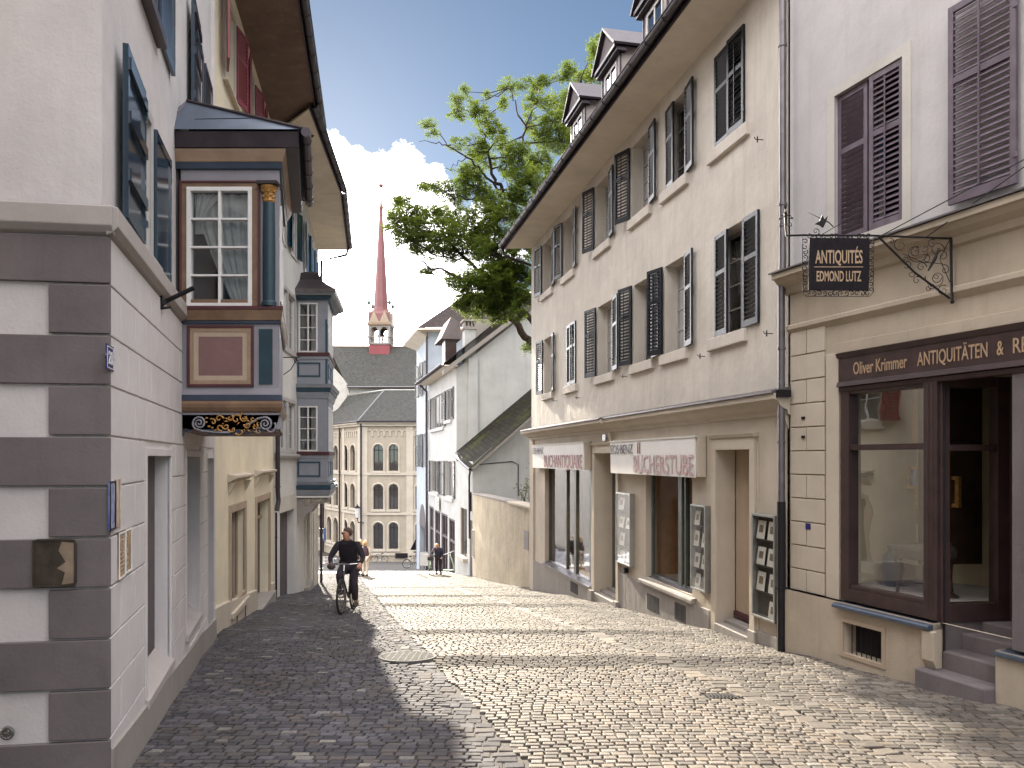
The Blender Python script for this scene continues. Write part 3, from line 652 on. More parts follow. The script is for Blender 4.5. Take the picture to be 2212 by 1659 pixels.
m = MB(); m.quad(fB.p(x0, z0, -.03), fB.p(x1, z0, -.03), fB.p(x1, z1, -.03), fB.p(x0, z1, -.03)); m.build('window_pane', 'glass', ORL)
def curtain(fr, pts_l, pts_r, z0, z1, o, par, n=40, mat='curtain'):
    m = MB(); rows = 12; V = []
    for j in range(rows + 1):
        q = j / rows; z = z1 + (z0 - z1) * q; l = pts_l(q); r_ = pts_r(q)
        for i in range(n + 1):
            s_ = i / n; a = l + (r_ - l) * s_; V.append(fr.p(a, z, o - .02 * math.sin(s_ * 38 + 2 * q) - .012 * math.sin(s_ * 17 + 1)))
    m.add(V, [(j * (n + 1) + i, j * (n + 1) + i + 1, (j + 1) * (n + 1) + i + 1, (j + 1) * (n + 1) + i) for j in range(rows) for i in range(n)])
    return m.build('curtain', mat, par, smooth=True, recalc=False)
curtain(fB, lambda q: x0 + .02 + .5 * max(0, q - .12) ** 1.3, lambda q: x1 + .02, z0 - .05, z1, -.12, ORL)
curtain(fB, lambda q: x0 - .0, lambda q: x0 + .10 + .24 * (1 - q) ** 2, z0 + .8, z1, -.10, ORL)
m = MB(); m.box(fB, -.1, BW - .5, 3.2, 3.22, -1.6, -.02); m.box(fB, -.08, -.04, 3.2, 4.8, -1.6, -.02); m.build('oriel_interior', 'interior_dark', ORL)
window(ORL, fS, hs[0], hs[1], hs[2], hs[3], o=-.05, nx=4, nz_=4, name='window_frame', pane='x') if False else None
m = MB(); frame4(m, fS, hs[0], hs[1], hs[2], hs[3], .05, -.1, .02)
for j in (1, 2, 3): z = hs[2] + (hs[3] - hs[2]) * j / 4; m.box(fS, hs[0], hs[1], z - .01, z + .01, -.08, 0)
m.box(fS, 1.05, 1.1, hs[2], hs[3], -.09, .01); m.build('window_frame', 'white_paint', ORL)
m = MB(); m.quad(fS.p(hs[0], hs[2], -.06), fS.p(hs[1], hs[2], -.06), fS.p(hs[1], hs[3], -.06), fS.p(hs[0], hs[3], -.06)); m.build('window_pane', 'glass', ORL)
# corner column
cc = fB.p(.975, 0, -.01); m = MB(); m.lathe((cc.x, cc.y, 0), [(.085, 3.28), (.085, 3.32), (.07, 3.34), (.072, 3.9), (.064, 4.42)], 20); m.build('column', 'teal', ORL, smooth=True).modifiers.new('e', 'EDGE_SPLIT')
m = MB(); m.lathe((cc.x, cc.y, 0), [(.06, 4.42), (.072, 4.44), (.062, 4.46), (.066, 4.52), (.095, 4.58), (.10, 4.60), (.06, 4.605)], 14)
for k in range(8):
    a = k * math.pi / 4 + .3
    for zz_, rr in ((4.47, .068), (4.53, .08)):
        c0 = Vector((cc.x + rr * math.cos(a + zz_), cc.y + rr * math.sin(a + zz_), zz_)); m.tube([c0, c0 + Vector((math.cos(a), math.sin(a), 1.2)) * .02, c0 + Vector((math.cos(a), math.sin(a), .6)) * .04], .011, 5)
m.build('capital', 'gold', ORL); m = MB(); m.box(fB, .865, 1.09, 4.605, 4.64, -.12, .1); m.build('capital', 'zinc_dark', ORL)
# painted panels
def panel(fr, x0, x1, z0, z1, par):
    m = MB(); frame4(m, fr, x0, x1, z0, z1, .03, -.004, .020); m.build('panel_frame', 'maroon', par, bevel=.003)
    m = MB(); frame4(m, fr, x0 + .03, x1 - .03, z0 + .03, z1 - .03, .045, -.004, .013); m.build('panel_frame', 'tan', par, bevel=.003)
    m = MB(); frame4(m, fr, x0 + .075, x1 - .075, z0 + .075, z1 - .075, .05, -.004, .008); m.build('panel_frame', 'stone_door', par)
    m = MB(); m.box(fr, x0 + .125, x1 - .125, z0 + .125, z1 - .125, -.004, .006); m.build('panel', 'panel_red', par)
panel(fB, ua(405), ua(549), vz(836), vz(703), ORL)
m = MB(); m.box(fB, ua(560), ua(589), vz(830), vz(711), -.004, .010); m.build('panel', 'teal', ORL)
# carved base
m = MB(); pts = [(0, 2.08), (BW, 2.08), (BW - .02, 2.0), (BW - .06, 1.93), (BW - .2, 1.90), (.62, 1.855), (.45, 1.86), (.3, 1.87), (.22, 1.9), (.12, 1.92), (.09, 1.88), (.05, 1.93), (0, 1.83)]
m.plate(fB, pts, -.05, -.0); m.build('carved_board', 'bay_blue', ORL)
def spiral(mb, fr, a, z, r, turns, sg, o, th, ph=0, tail=None, n=34):
    P = []
    for i in range(n):
        q = i / (n - 1); ang = ph + sg * turns * 2 * math.pi * q; rr = r * (1 - q * .92); P.append(fr.p(a + rr * math.cos(ang), z + rr * math.sin(ang), o + .01 * q))
    if tail: P = [fr.p(x, y, o) for x, y in tail] + P
    mb.tube(P, [th * (1 - .4 * i / len(P)) for i in range(len(P))], 6)
m = MB(); spiral(m, fB, ua(432), vz(914), .078, 2.2, -1, .012, .013, -2.2, [(.55, 1.885), (.4, 1.885), (.25, 1.90)])
spiral(m, fB, ua(574), vz(916), .075, 2.0, -1, .012, .014, 1.6, [(.70, 1.95), (.78, 1.99), (.86, 2.04)]); spiral(m, fB, ua(582), vz(925), .085, .6, -1, .01, .012, .8)
spiral(m, fB, ua(560), vz(932), .04, 1.2, 1, .01, .009, 1); m.build('scroll', 'scroll_grey', ORL, smooth=True)
m = MB(); r2 = random.Random(3)
for k, (u, v, r_, tn, sg, ph) in enumerate([(475, 905, .045, 1.0, 1, 0), (462, 912, .035, .9, -1, 2), (498, 903, .04, 1, -1, 1), (512, 906, .055, 1.1, 1, .5), (530, 903, .06, 1.0, 1, 2), (548, 905, .04, .9, -1, 0), (536, 918, .04, 1.2, 1, 3), (490, 920, .05, .8, 1, 3), (552, 922, .035, 1.1, -1, 1), (505, 925, .06, .5, 1, 3.4), (522, 930, .07, .4, 1, 3.6), (478, 922, .05, .6, -1, 5)]):
    spiral(m, fB, ua(u), vz(v), r_, tn, sg, .015, .011, ph)
for u, v in ((447, 903), (446, 912), (452, 921), (457, 905), (459, 924)): c = fB.p(ua(u), vz(v), .008); m.ball(c, .014, 6, (1.3, .6, .8))
for k in range(26):
    u = r2.uniform(462, 568); v = r2.uniform(903, 934); a = r2.uniform(0, 3.1); L_ = r2.uniform(.02, .05)
    m.tube([fB.p(ua(u) - L_ * math.cos(a), vz(v) - L_ * .5 * math.sin(a), .006), fB.p(ua(u), vz(v), .022), fB.p(ua(u) + L_ * math.cos(a), vz(v) + L_ * .5 * math.sin(a), .008)], [.004, .009, .003], 5)
m.build('gold_foliage', 'gold', ORL, smooth=True)
# iron bracket under the string course, hooks
def hook(fr, a, z, s_=.12, par=None, name='shutter_hook'):
    m = MB(); m.tube([fr.p(a, z, -.02), fr.p(a, z, s_ * .8), fr.p(a, z + .03, s_ * .9)], .007, 5); m.box(fr, a - .01, a + .01, z - .045, z + .045, s_ * .55, s_ * .62); return m.build(name, 'iron', par)
BR = thing('flag_bracket', 'black iron pole bracket sticking out below the first floor ledge left of the painted oriel', 'bracket', f1.p(f1.u(346), f1.v(f1.u(346), 648)))
a = f1.u(343); z_ = f1.v(a, 645); m = MB(); m.box(f1, a - .02, a + .02, z_ - .10, z_ + .05, 0, .03); m.build('wall_plate', 'iron', BR)
m = MB(); m.tube([f1.p(a, z_ - .06, .02), f1.p(a + .1, z_ + .0, .05), f1.p(a + .05, z_ + .13, .30)], .022, 8); m.tube([f1.p(a, z_ - .09, .02), f1.p(a + .02, z_ - .07, .1)], .014, 6); m.build('socket', 'iron', BR)
# number plate, posters, plaque, round cap
NP = thing('house_number', 'small dark blue number plate 20 on the corner house', 'number plate', f1.p(f1.u(240), f1.v(.1, 778)))
a0, a1 = f1.u(233, .03), f1.u(248, .03); zc = f1.v(.1, 778); m = MB(); hw = (a1 - a0) / 2; ac = (a0 + a1) / 2
m.plate(f1, [(ac - hw, zc - .085), (ac + hw, zc - .085), (ac + hw, zc - .02), (ac + hw + .015, zc), (ac + hw, zc + .02), (ac + hw, zc + .085), (ac - hw, zc + .085), (ac - hw, zc + .02), (ac - hw - .015, zc), (ac - hw, zc - .02)], .016, .024); m.build('plate', 'blue_enamel', NP, bevel=.002)
m = MB(); frame4(m, f1, ac - hw + .012, ac + hw - .012, zc - .073, zc + .073, .006, .024, .0255); m.build('border', 'enamel_white', NP)
text('number', '20', f1, ac - hw * .62, zc - .042, .085, .0265, 'enamel_white', NP, width=hw * 1.24, bold=.02, depth=.002)
def flat_sign(name, label, cat, fr, u0, u1, vt, vb, mat, o=.02, frame=None, uref=None, bars=None):
    a0, a1 = fr.u(u0, o), fr.u(u1, o); zt, zb = fr.v(a0, vt, o), fr.v(a0, vb, o)
    t_ = thing(name, label, cat, fr.p((a0 + a1) / 2, zb, o)); m = MB(); m.box(fr, a0, a1, zb, zt, o - .012, o); m.build('board', mat, t_)
    if frame: m = MB(); frame4(m, fr, a0, a1, zb, zt, .012, o, o + .006); m.build('frame', frame, t_)
    return t_, a0, a1, zb, zt
flat_sign('poster', 'blue picture poster on the corner house wall, left of the pale one', 'poster', f1, 237.5, 249.6, 1040, 1147, 'poster_blue', .026, 'iron')
flat_sign('poster', 'pale tan picture poster next to the blue one on the corner house', 'poster', f1, 250, 262, 1036, 1141, 'poster_tan', .024)
t_, a0, a1, zb, zt = flat_sign('poster', 'brown and yellow poster below the tan one, nearer the corner', 'poster', f1, 256.5, 270.5, 1152, 1253, 'poster_brown', .024, 'paper')
m = MB()
for k in range(5): m.box(f1, a0 + .03, a1 - .03, zb + .06 + .03 * k, zb + .072 + .03 * k, .024, .0265)
m.box(f1, a0 + .02, a1 - .04, zb + .27, zb + .28, .024, .0265); m.build('printed_lines', 'letter_gold', t_)
t_, a0, a1, zb, zt = flat_sign('poster', 'brown and yellow poster beside the closed dark window', 'poster', f1, 271, 284, 1145, 1240, 'poster_brown', .024, 'paper')
m = MB()
for k in range(3): m.box(f1, a0 + .04, a0 + .09, zb + .05 + .05 * k, zb + .08 + .05 * k, .024, .0265)
m.box(f1, a0 + .02, a1 - .04, zb + .27, zb + .28, .024, .0265); m.build('printed_lines', 'letter_gold', t_)
PL = thing('wall_plaque', 'weathered dark metal plaque with cut corners on the grey quoins of the corner house', 'plaque', fN.p(.4, .75))
KN = 5.2 / FPX; aU = lambda u: fN.u(u, .04); z1_, z0_ = EYE - (1161 - HZ) * KN, EYE - (1265 - HZ) * KN
x0_, x1_ = aU(166), aU(70); c_ = .03
m = MB(); m.plate(fN, [(x0_ + c_, z0_), (x1_ - c_, z0_), (x1_, z0_ + c_), (x1_, z1_ - c_), (x1_ - c_, z1_), (x0_ + c_, z1_), (x0_, z1_ - c_), (x0_, z0_ + c_)], .033, .05); m.build('plate', 'sign_brown', PL, bevel=.004)
m = MB(); x2_ = x0_ + (x1_ - x0_) * .36; m.plate(fN, [(x0_ + .015, z0_ + .03), (x2_ - .01, z0_ + .02), (x2_ - .03, z0_ + .1), (x2_ + .02, z0_ + .13), (x2_ - .035, z0_ + .17), (x2_ + .01, z1_ - .08), (x2_ - .01, z1_ - .02), (x0_ + .015, z1_ - .03)], .05, .053); m.build('worn_patch', 'sign_tan', PL)
m = MB(); frame4(m, fN, x0_ + .006, x1_ - .006, z0_ + .006, z1_ - .006, .007, .05, .056); m.build('rim', 'sign_brown', PL)
c_ = fN.p(aU(10), EYE - (1573 - HZ) * KN, 0); RC = thing('round_fitting', 'small round metal cap low on the white wall at the left edge', 'fitting', c_)
m = MB(); m.lathe((0, 0, 0), [(.045, -.01), (.045, .012), (.034, .016), (.03, .008), (.016, .008), (.012, .02), (.001, .022)], 20)
M_ = Matrix.Translation(c_) @ fN.n.to_3d().to_track_quat('Z', 'Y').to_matrix().to_4x4(); m.v = [tuple(M_ @ Vector(q)) for q in m.v]; m.build('cap', 'chrome', RC)
# ================================================================ cream house with red shutters
f2 = Fr(-2.53 - .183 * 12.0, 12.0, -.183, 1, 1); b2 = f2.Y(20.0)
L2 = thing('cream_house', 'cream plastered house with red shutters and a deep brown eaves soffit on the left', 'house', f2.p(0, G(12)))
D1 = (f2.Y(13.75), f2.Y(15.25), -1.15, .62, .16); D2 = (f2.Y(16.85), f2.Y(18.95), -2.4, .62, .25); BG = (f2.Y(14.2), f2.Y(15.1), -1.62, -1.28, .1)
U2 = [(f2.Y(a), f2.Y(b_), z0, z1, .15) for a, b_, z0, z1 in ((13.25, 14.15, 8.22, 9.62), (15.6, 16.4, 8.22, 9.62), (17.9, 18.7, 8.22, 9.62), (13.25, 14.15, 5.4, 7.1), (15.6, 16.4, 5.4, 7.1), (17.9, 18.7, 5.4, 7.1), (13.4, 14.3, 2.5, 4.1), (15.7, 16.6, 2.5, 4.1), (17.9, 18.8, 2.5, 4.1))]
m = MB(); wallgrid(m, f2, 0, b2, -3.5, 10.1, [D1, D2, BG] + U2); m.build('wall', 'plaster_cream', L2)
shell(L2, f2, 0, b2, -3.5, 10.1, 6, 'plaster_cream')
plinth(L2, f2, 0, f2.Y(16.7), .42, .05, 'stone_warm'); plinth(L2, f2, f2.Y(19.05), b2, .42, .05, 'stone_warm')
for h in U2:
    window(L2, f2, h[0], h[1], h[2], h[3], o=-.12, nx=2, nz_=3)
    m = MB(); frame4(m, f2, h[0] - .12, h[1] + .12, h[2] - .12, h[3] + .12, .12, -.01, .03); m.box(f2, h[0] - .18, h[1] + .18, h[2] - .17, h[2] - .12, 0, .09); m.build('window_surround', 'stone_warm', L2, bevel=.005)
    shutter(L2, f2, h[0] - .1, h[2], h[3] - h[2], .5, 168, False, 'shutter_red', o=.05); shutter(L2, f2, h[1] + .1, h[2], h[3] - h[2], .5, 166, True, 'shutter_red', o=.05)
# ground floor openings with stone ledges on consoles
for h, lz, nm in ((D1, 1.17, 'window'), (D2, 1.20, 'door')):
    m = MB(); frame4(m, f2, h[0] - .14, h[1] + .14, h[2] - (.0 if nm == 'window' else .4), h[3] + .14, .14, -.02, .04); m.build(nm + '_surround', 'stone_door', L2, bevel=.006)
    m = MB(); m.prof(f2, [(0, lz), (.05, lz + .01), (.10, lz + .05), (.17, lz + .08), (.17, lz + .12), (.0, lz + .15)], h[0] - .22, h[1] + .25)
    for x in (h[0] - .16, h[1] + .10): m.prof(f2, [(0, lz - .22), (.05, lz - .16), (.12, lz), (0, lz)], x, x + .1)
    m.build('ledge', 'stone_warm', L2, bevel=.004)
    if nm == 'window':
        window(L2, f2, h[0], h[1], h[2], h[3], o=-.11, nx=4, nz_=1, fw=.06, bw=.05, mat='stone_door', glass='glass_dark')
        m = MB(); m.box(f2, h[0] - .18, h[1] + .18, h[2] - .1, h[2], 0, .10); m.build('window_sill', 'stone_warm', L2, bevel=.006)
    else:
        m = MB(); m.box(f2, h[0], h[1], h[3] - .45, h[3] - .39, -.22, -.14); m.box(f2, (h[0] + h[1]) / 2 - .04, (h[0] + h[1]) / 2 + .04, -2.4, h[3], -.22, -.13); m.build('door_frame', 'stone_door', L2)
        m = MB(); m.box(f2, h[0], h[1], -2.4, h[3], -.26, -.21)
        for k in range(3): m.box(f2, h[0] + .1 + .5 * (k > 0) + .5 * (k > 1), h[0] + .45 + .5 * (k > 0) + .5 * (k > 1), -1.7, -.1, -.215, -.195)
        m.build('door', 'niche_dark', L2)
        m = MB(); m.box(f2, h[0] - .2, h[1] + .2, G(17.9) - .4, G(17.9) + .10, -.3, .16); m.build('door_step', 'stone_grey', L2, bevel=.008)
m = MB(); n_ = 8
for k in range(n_): x = BG[0] + (BG[1] - BG[0]) * (k + .5) / n_; m.box(f2, x - .01, x + .01, BG[2], BG[3], -.05, -.03)
frame4(m, f2, BG[0] - .05, BG[1] + .05, BG[2] - .05, BG[3] + .05, .05, -.02, .06); m.build('cellar_grille', 'iron', L2)
m = MB(); m.box(f2, BG[0], BG[1], BG[2], BG[3], -.12, -.1); m.build('cellar_opening', 'dark', L2)
def eave(par, fr, a0, a1, zt, ov, mats=('soffit_brown', 'zinc_dark', 'roof_tiles'), rise=.12, dep=5.0, pitch=.8, fr2=None, wl0=None, a0o=None, a1o=None, gut=True, lid=True):
    """soffit board, gutter and roof slope above one wall; a0o/a1o are the ends at the outer edge"""
    a0o = a0 if a0o is None else a0o; a1o = a1 if a1o is None else a1o; n = 12
    m = MB(); P = [fr.p(a0, zt, -.02), fr.p(a1, zt, -.02), fr.p(a1o, zt + rise, ov), fr.p(a0o, zt + rise, ov)]; Q = [q + Vector((0, 0, .05)) for q in P]; m.prism(P, Q); m.build('soffit', mats[0], par)
    e0, e1 = fr.p(a0o, zt + rise, ov), fr.p(a1o, zt + rise, ov)
    m = MB(); m.prism([e0 + Vector((0, 0, -.03)), e0 + Vector((0, 0, .17)), e0 + fr.n.to_3d() * .03 + Vector((0, 0, .17)), e0 + fr.n.to_3d() * .03 + Vector((0, 0, -.03))], [e1 + Vector((0, 0, -.03)), e1 + Vector((0, 0, .17)), e1 + fr.n.to_3d() * .03 + Vector((0, 0, .17)), e1 + fr.n.to_3d() * .03 + Vector((0, 0, -.03))]); m.build('fascia', mats[1], par)
    if gut:
        m = MB(); c0, c1 = e0 + fr.n.to_3d() * .11 + Vector((0, 0, .10)), e1 + fr.n.to_3d() * .11 + Vector((0, 0, .10)); up = Vector((0, 0, 1)); nn = fr.n.to_3d(); A = []; B_ = []
        for c, L_ in ((c0, A), (c1, B_)):
            for k in range(9): t_ = math.pi * k / 8; L_.append(c + nn * .085 * math.cos(t_) - up * .085 * math.sin(t_))
            for k in range(8, -1, -1): t_ = math.pi * k / 8; L_.append(c + nn * .073 * math.cos(t_) - up * .073 * math.sin(t_))
        m.prism(A, B_); m.tube([c0 + nn * .088, c1 + nn * .088], .014, 6)
        L = (c1 - c0).length; q = .6
        while q < L: w_ = c0 + (c1 - c0) * q / L; m.tube([w_ + nn * -.09 + up * .03] + [w_ + nn * .09 * math.cos(math.pi * (1 - k / 6)) - up * .09 * math.sin(math.pi * k / 6) for k in range(7)], .008, 4); q += .75
        m.build('gutter', mats[1], par)
    if lid:
        m = MB(); r0, r1 = fr.p(a0, zt + rise + .17 + (ov + dep) * pitch, -dep), fr.p(a1, zt + rise + .17 + (ov + dep) * pitch, -dep); roofquad(m, e0 + Vector((0, 0, .17)), e1 + Vector((0, 0, .17)), r1, r0)
        d = Vector((0, 0, -.1)); m.quad(e0 + Vector((0, 0, .12)), r0 + d, r0, e0 + Vector((0, 0, .17))); return m, (e0, e1, r0, r1)
m, _ = eave(L2, f2, 0, b2, 10.1, 1.12, a1o=b2 + .05); m.build('roof', mats := 'roof_tiles', L2)
def pipe(par, pts, r=.045, mat='zinc', rings=1.6, name='downpipe'):
    m = MB(); m.tube(pts, r, 10); P = [Vector(p) for p in pts]
    for p, q in zip(P[:-1], P[1:]):
        L = (q - p).length; s_ = rings * .4
        while s_ < L: w_ = p + (q - p) * s_ / L; d = (q - p).normalized() * .014; m.tube([w_ - d, w_ + d], r * 1.28, 10); s_ += rings
    return m.build(name, mat, par, smooth=False)
a = b2 - .06; pipe(L2, [f2.p(a, 10.2, 1.1), f2.p(a, 10.0, .9), f2.p(a, 9.5, .10), f2.p(a, .75, .10), f2.p(a, .5, .12), f2.p(a - .1, .25, .09)], .06, 'zinc_dark'); pipe(L2, [f2.p(a - .08, .2, .07), f2.p(a - .08, G(19.9) + .0, .07)], .025, 'iron', name='cable')
# ================================================================ grey house with the blue-grey oriel (two wall faces)
f3 = Fr(-4.29 - .095 * 20.0, 20.0, -.095, 1, 1); c3 = f3.Y(24.3); f4 = Fr(-2.23 - .18 * 24.3, 24.3, -.18, 1, 1); c4 = f4.Y(31.0)
L3 = thing('grey_house', 'pale house with white eaves and a two storey blue-grey oriel, furthest on the left side', 'house', f3.p(0, G(20)))
GD = (f3.Y(20.75), f3.Y(22.75), -3.5, .12, .5)
row = lambda z0, z1, ys_: [(f3.Y(a), f3.Y(b_), z0, z1, .1) for a, b_ in ys_]
W3 = row(4.75, 6.3, ((20.75, 21.65), (21.8, 22.8))) + row(1.85, 3.2, ((20.7, 21.55), (21.8, 22.8))) + row(7.6, 9.0, ((20.8, 21.5), (22.3, 23.0)))
W4 = [(f4.Y(a), f4.Y(b_), 7.7, 9.1, .12) for a, b_ in ((24.7, 25.5), (26.4, 27.2), (28.2, 29.0))] + [(f4.Y(a), f4.Y(b_), 4.75, 6.3, .12) for a, b_ in ((27.0, 27.9), (29.0, 29.9))] + [(f4.Y(a), f4.Y(b_), 1.9, 3.2, .12) for a, b_ in ((27.0, 27.9), (29.0, 29.9))]
DR = (f4.Y(24.7), f4.Y(26.2), -4, -.2, .3); DS = [(f4.Y(a), f4.Y(b_), -4.5, -.1, .25) for a, b_ in ((27.2, 28.2), (28.9, 29.9))]
m = MB(); wallgrid(m, f3, 0, c3, -4.5, 10, W3 + [GD]); wallgrid(m, f4, 0, c4, -5, 10, W4 + [DR] + DS); m.build('wall', 'plaster_pale', L3)
m = MB(); m.quad(f4.p(c4, -5), f4.p(c4, 10), f4.p(c4, 10, -6), f4.p(c4, -5, -6)); m.quad(f3.p(0, -4, 0), f3.p(0, 10, 0), f3.p(0, 10, -6), f3.p(0, -4, -6)); m.quad(f3.p(0, -4, -6), f3.p(0, 10, -6), f4.p(c4, 10, -6), f4.p(c4, -5, -6)); m.build('side_wall', 'plaster_pale', L3)
for h in W3 + W4:
    fr = f3 if h in W3 else f4
    window(L3, fr, h[0], h[1], h[2], h[3], o=-.06, nx=2, nz_=3, mat='window_grey')
    m = MB(); frame4(m, fr, h[0] - .10, h[1] + .10, h[2] - .10, h[3] + .10, .10, -.01, .03); m.build('window_surround', 'window_grey', L3)
for h in W4[:3] + W3[4:]:
    fr = f3 if h in W3 else f4
    shutter(L3, fr, h[0] - .08, h[2], h[3] - h[2], .42, 168, False, 'shutter_blue', o=.04, panel=True); shutter(L3, fr, h[1] + .08, h[2], h[3] - h[2], .42, 168, True, 'shutter_blue', o=.04, panel=True)
m = MB()
for fr, x0, x1 in ((f3, 0, c3), (f4, 0, c4)):
    m.prof(fr, [(0, 1.55), (.08, 1.60), (.13, 1.66), (.13, 1.71), (0, 1.74)], x0, x1); m.prof(fr, [(0, 4.55), (.05, 4.58), (.05, 4.66), (0, 4.68)], x0, x1)
m.build('string_course', 'window_grey', L3)
m = MB(); m.box(f3, GD[0], GD[1], -3.4, .12, -.5, -.45); m.box(f3, (GD[0] + GD[1]) / 2 + .1, GD[1], -3.4, .12, -.46, -.2); m.build('garage_door', 'niche_dark', L3)
m = MB(); m.box(f3, GD[0] - .1, GD[1] + .1, .12, .55, -.02, .02); m.build('lintel', 'white_stone', L3)
m = MB(); m.box(f4, DR[0], DR[1], -4, -.2, -.3, -.26)
for h in DS: m.box(f4, h[0], h[1], -4.6, -.1, -.25, -.2)
m.build('door', 'niche_dark', L3)
m = MB()
for x in (DR[0], DR[1], DS[0][0], DS[0][1], DS[1][0], DS[1][1]): m.box(f4, x - .09, x + .09, -4.6, .1, -.05, .07)
m.build('pilaster', 'white_stone', L3, bevel=.01)
m = MB(); m.box(f4, DR[0] + .35, DR[0] + .75, -1.55, -.85, -.26, -.25); m.build('notice', 'paper', L3)
m = MB(); m.box(f4, DR[0] - .1, DR[1] + .1, G(25.4) - .4, G(25.4) + .18, -.3, .18); m.build('door_step', 'stone_grey', L3, bevel=.01)
mr, (e0, e1, r0, r1) = eave(L3, f3, 0, c3, 10.0, 1.15, ('soffit_white', 'zinc_dark', ''), rise=.05, a0o=-1.5, a1o=c3 + .15); mq, (q0, q1, q2, q3) = eave(L3, f4, 0, c4, 10.0, 1.15, ('soffit_white', 'zinc_dark', ''), rise=.05, a0o=.1, a1o=c4)
mr.v += mq.v; n0 = len(mr.v) - len(mq.v); k0 = len(mr.f)
for i, f_ in enumerate(mq.f): mr.f.append(tuple(x + n0 for x in f_)); mr.mi.append(0)
for i, uvv in mq.uv.items(): mr.uv[k0 + i] = uvv
mr.build('roof', 'roof_tiles', L3)
pipe(L3, [f4.p(c4, 10.15, 1.2), f4.p(c4, 9.85, 1.1), f4.p(c4 - .05, 9.55, .12), f4.p(c4 - .05, -.6, .12), f4.p(c4 - .05, G(31), .12)], .055, 'zinc_dark')
# oriel 2
w0 = Vector((f3.p(f3.Y(23.2), 0).x, 23.2)); e0_ = Vector((at(708, 23.2), 23.2)); dv = Vector((-.44, 2.6)); e1_ = e0_ + dv; w1 = Vector((f4.p(f4.Y(25.8), 0).x, 25.8))
K2 = 23.2 / FPX; vz2 = lambda v: EYE - (v - HZ) * K2
def foot2(os, z, os2=None):
    P = [w0 + Vector((-.2, -os)), e0_ + Vector((os, -os)), e1_ + Vector((os, os)), w1 + Vector((-.2, os))]; return [Vector((q.x, q.y, z)) for q in P]
g1 = Fr(w0.x, w0.y, 1, 0, 1); g2 = Fr(e0_.x, e0_.y, dv.x, dv.y, 1); bw2 = e0_.x - w0.x; bl2 = dv.length
ua2 = lambda u: at(u, 23.2) - w0.x
fl = [(vz2(761), vz2(654)), (vz2(975), vz2(877))]
hh = [(ua2(645), ua2(686), z0, z1, .08) for z0, z1 in fl]; hh2 = [(x0, x0 + .6, z0, z1, .08) for z0, z1 in fl for x0 in (.25, 1.0, 1.75)]
m = MB(); wallgrid(m, g1, 0, bw2, .6, 6.6, hh); wallgrid(m, g2, 0, bl2, .6, 6.6, hh2); m.quad(*foot2(0, .62)); m.quad(g2.p(bl2, .6), g2.p(bl2, 6.6), g2.p(bl2, 6.6, -1), g2.p(bl2, .6, -1))
O2 = m.build('oriel', 'bay2_grey', L3); O2['label'] = 'two storey blue-grey oriel with a bell shaped roof'
for h, fr in [(h, g1) for h in hh] + [(h, g2) for h in hh2]:
    m = MB(); frame4(m, fr, h[0], h[1], h[2], h[3], .045, -.05, .012); m.box(fr, (h[0] + h[1]) / 2 - .02, (h[0] + h[1]) / 2 + .02, h[2], h[3], -.045, .008)
    for j in (1, 2, 3): z = h[2] + (h[3] - h[2]) * j / 4; m.box(fr, h[0], h[1], z - .012, z + .012, -.04, .004)
    m.build('window_frame', 'white_paint', O2)
    m = MB(); m.quad(fr.p(h[0], h[2], -.03), fr.p(h[1], h[2], -.03), fr.p(h[1], h[3], -.03), fr.p(h[0], h[3], -.03)); m.build('window_pane', 'glass', O2)
for z0, z1 in fl:
    curtain(g1, lambda q: ua2(667), lambda q: ua2(687), z0, z1, -.25, O2, 20); m = MB(); m.box(g1, -.1, bw2 - .45, z0 - .15, z0 - .12, -2.2, -.02); m.quad(g1.p(0, z0, -2.2), g1.p(bw2 - .45, z0, -2.2), g1.p(bw2 - .45, z1, -2.2), g1.p(0, z1, -2.2)); m.quad(g1.p(-.1, z0, -.1), g1.p(-.3, z0, -2.2), g1.p(-.3, z1, -2.2), g1.p(-.1, z1, -.1)); m.build('oriel_interior', 'interior_cream', O2)
    m = MB(); c = g1.p(ua2(672), 0, -.5)
    if z0 > 4: m.lathe((c.x, c.y, z0 + .48), [(.22, 0), (.14, .3)], 16); m.build('lamp_shade', 'soffit_white', O2)
def band2(z0, z1, a, b_, mat): band('moulding', z0, z1, a, b_, mat, foot2, O2, bev=.0)
band2(vz2(636), vz2(628), .28, .30, 'zinc'); band2(vz2(640), vz2(636), .22, .26, 'bay2_grey'); band2(vz2(648), vz2(641), .08, .16, 'bay2_blue')
for v0 in (762, 976): band2(vz2(v0 + 7), vz2(v0), .05, .06, 'maroon'); band2(vz2(v0 + 14), vz2(v0 + 8), .02, .03, 'bay2_grey')
band2(vz2(838), vz2(830), .14, .18, 'bay2_grey'); band2(vz2(846), vz2(839), .10, .12, 'bay2_blue'); band2(vz2(861), vz2(847), .02, .08, 'bay2_grey')
band2(vz2(1048), vz2(1040), .04, .08, 'bay2_grey'); band2(vz2(1057), vz2(1049), .10, .12, 'bay2_blue'); band2(vz2(1070), vz2(1058), .05, .11, 'bay2_grey'); band2(vz2(1075), vz2(1071), .05, .05, 'white_paint')
for vt, vb in ((783, 814), (997, 1030)):
    for fr, x0, x1 in ((g1, ua2(643), ua2(692)), (g2, .3, 1.1), (g2, 1.4, 2.2)): m = MB(); frame4(m, fr, x0, x1, vz2(vb), vz2(vt), .045, 0, .015); m.build('panel_frame', 'bay2_blue', O2)
m = MB(); m.box(g2, .02, .10, vz2(975), vz2(700), 0, .012); m.box(g1, bw2 - .07, bw2 - .01, vz2(830), vz2(690), 0, .012); m.build('corner_strip', 'bay2_blue', O2)
m = MB(); A = foot2(.30, vz2(628)); pr = [(.30, 628), (.10, 615), (-.10, 596), (-.2, 578), (-.34, 571)]
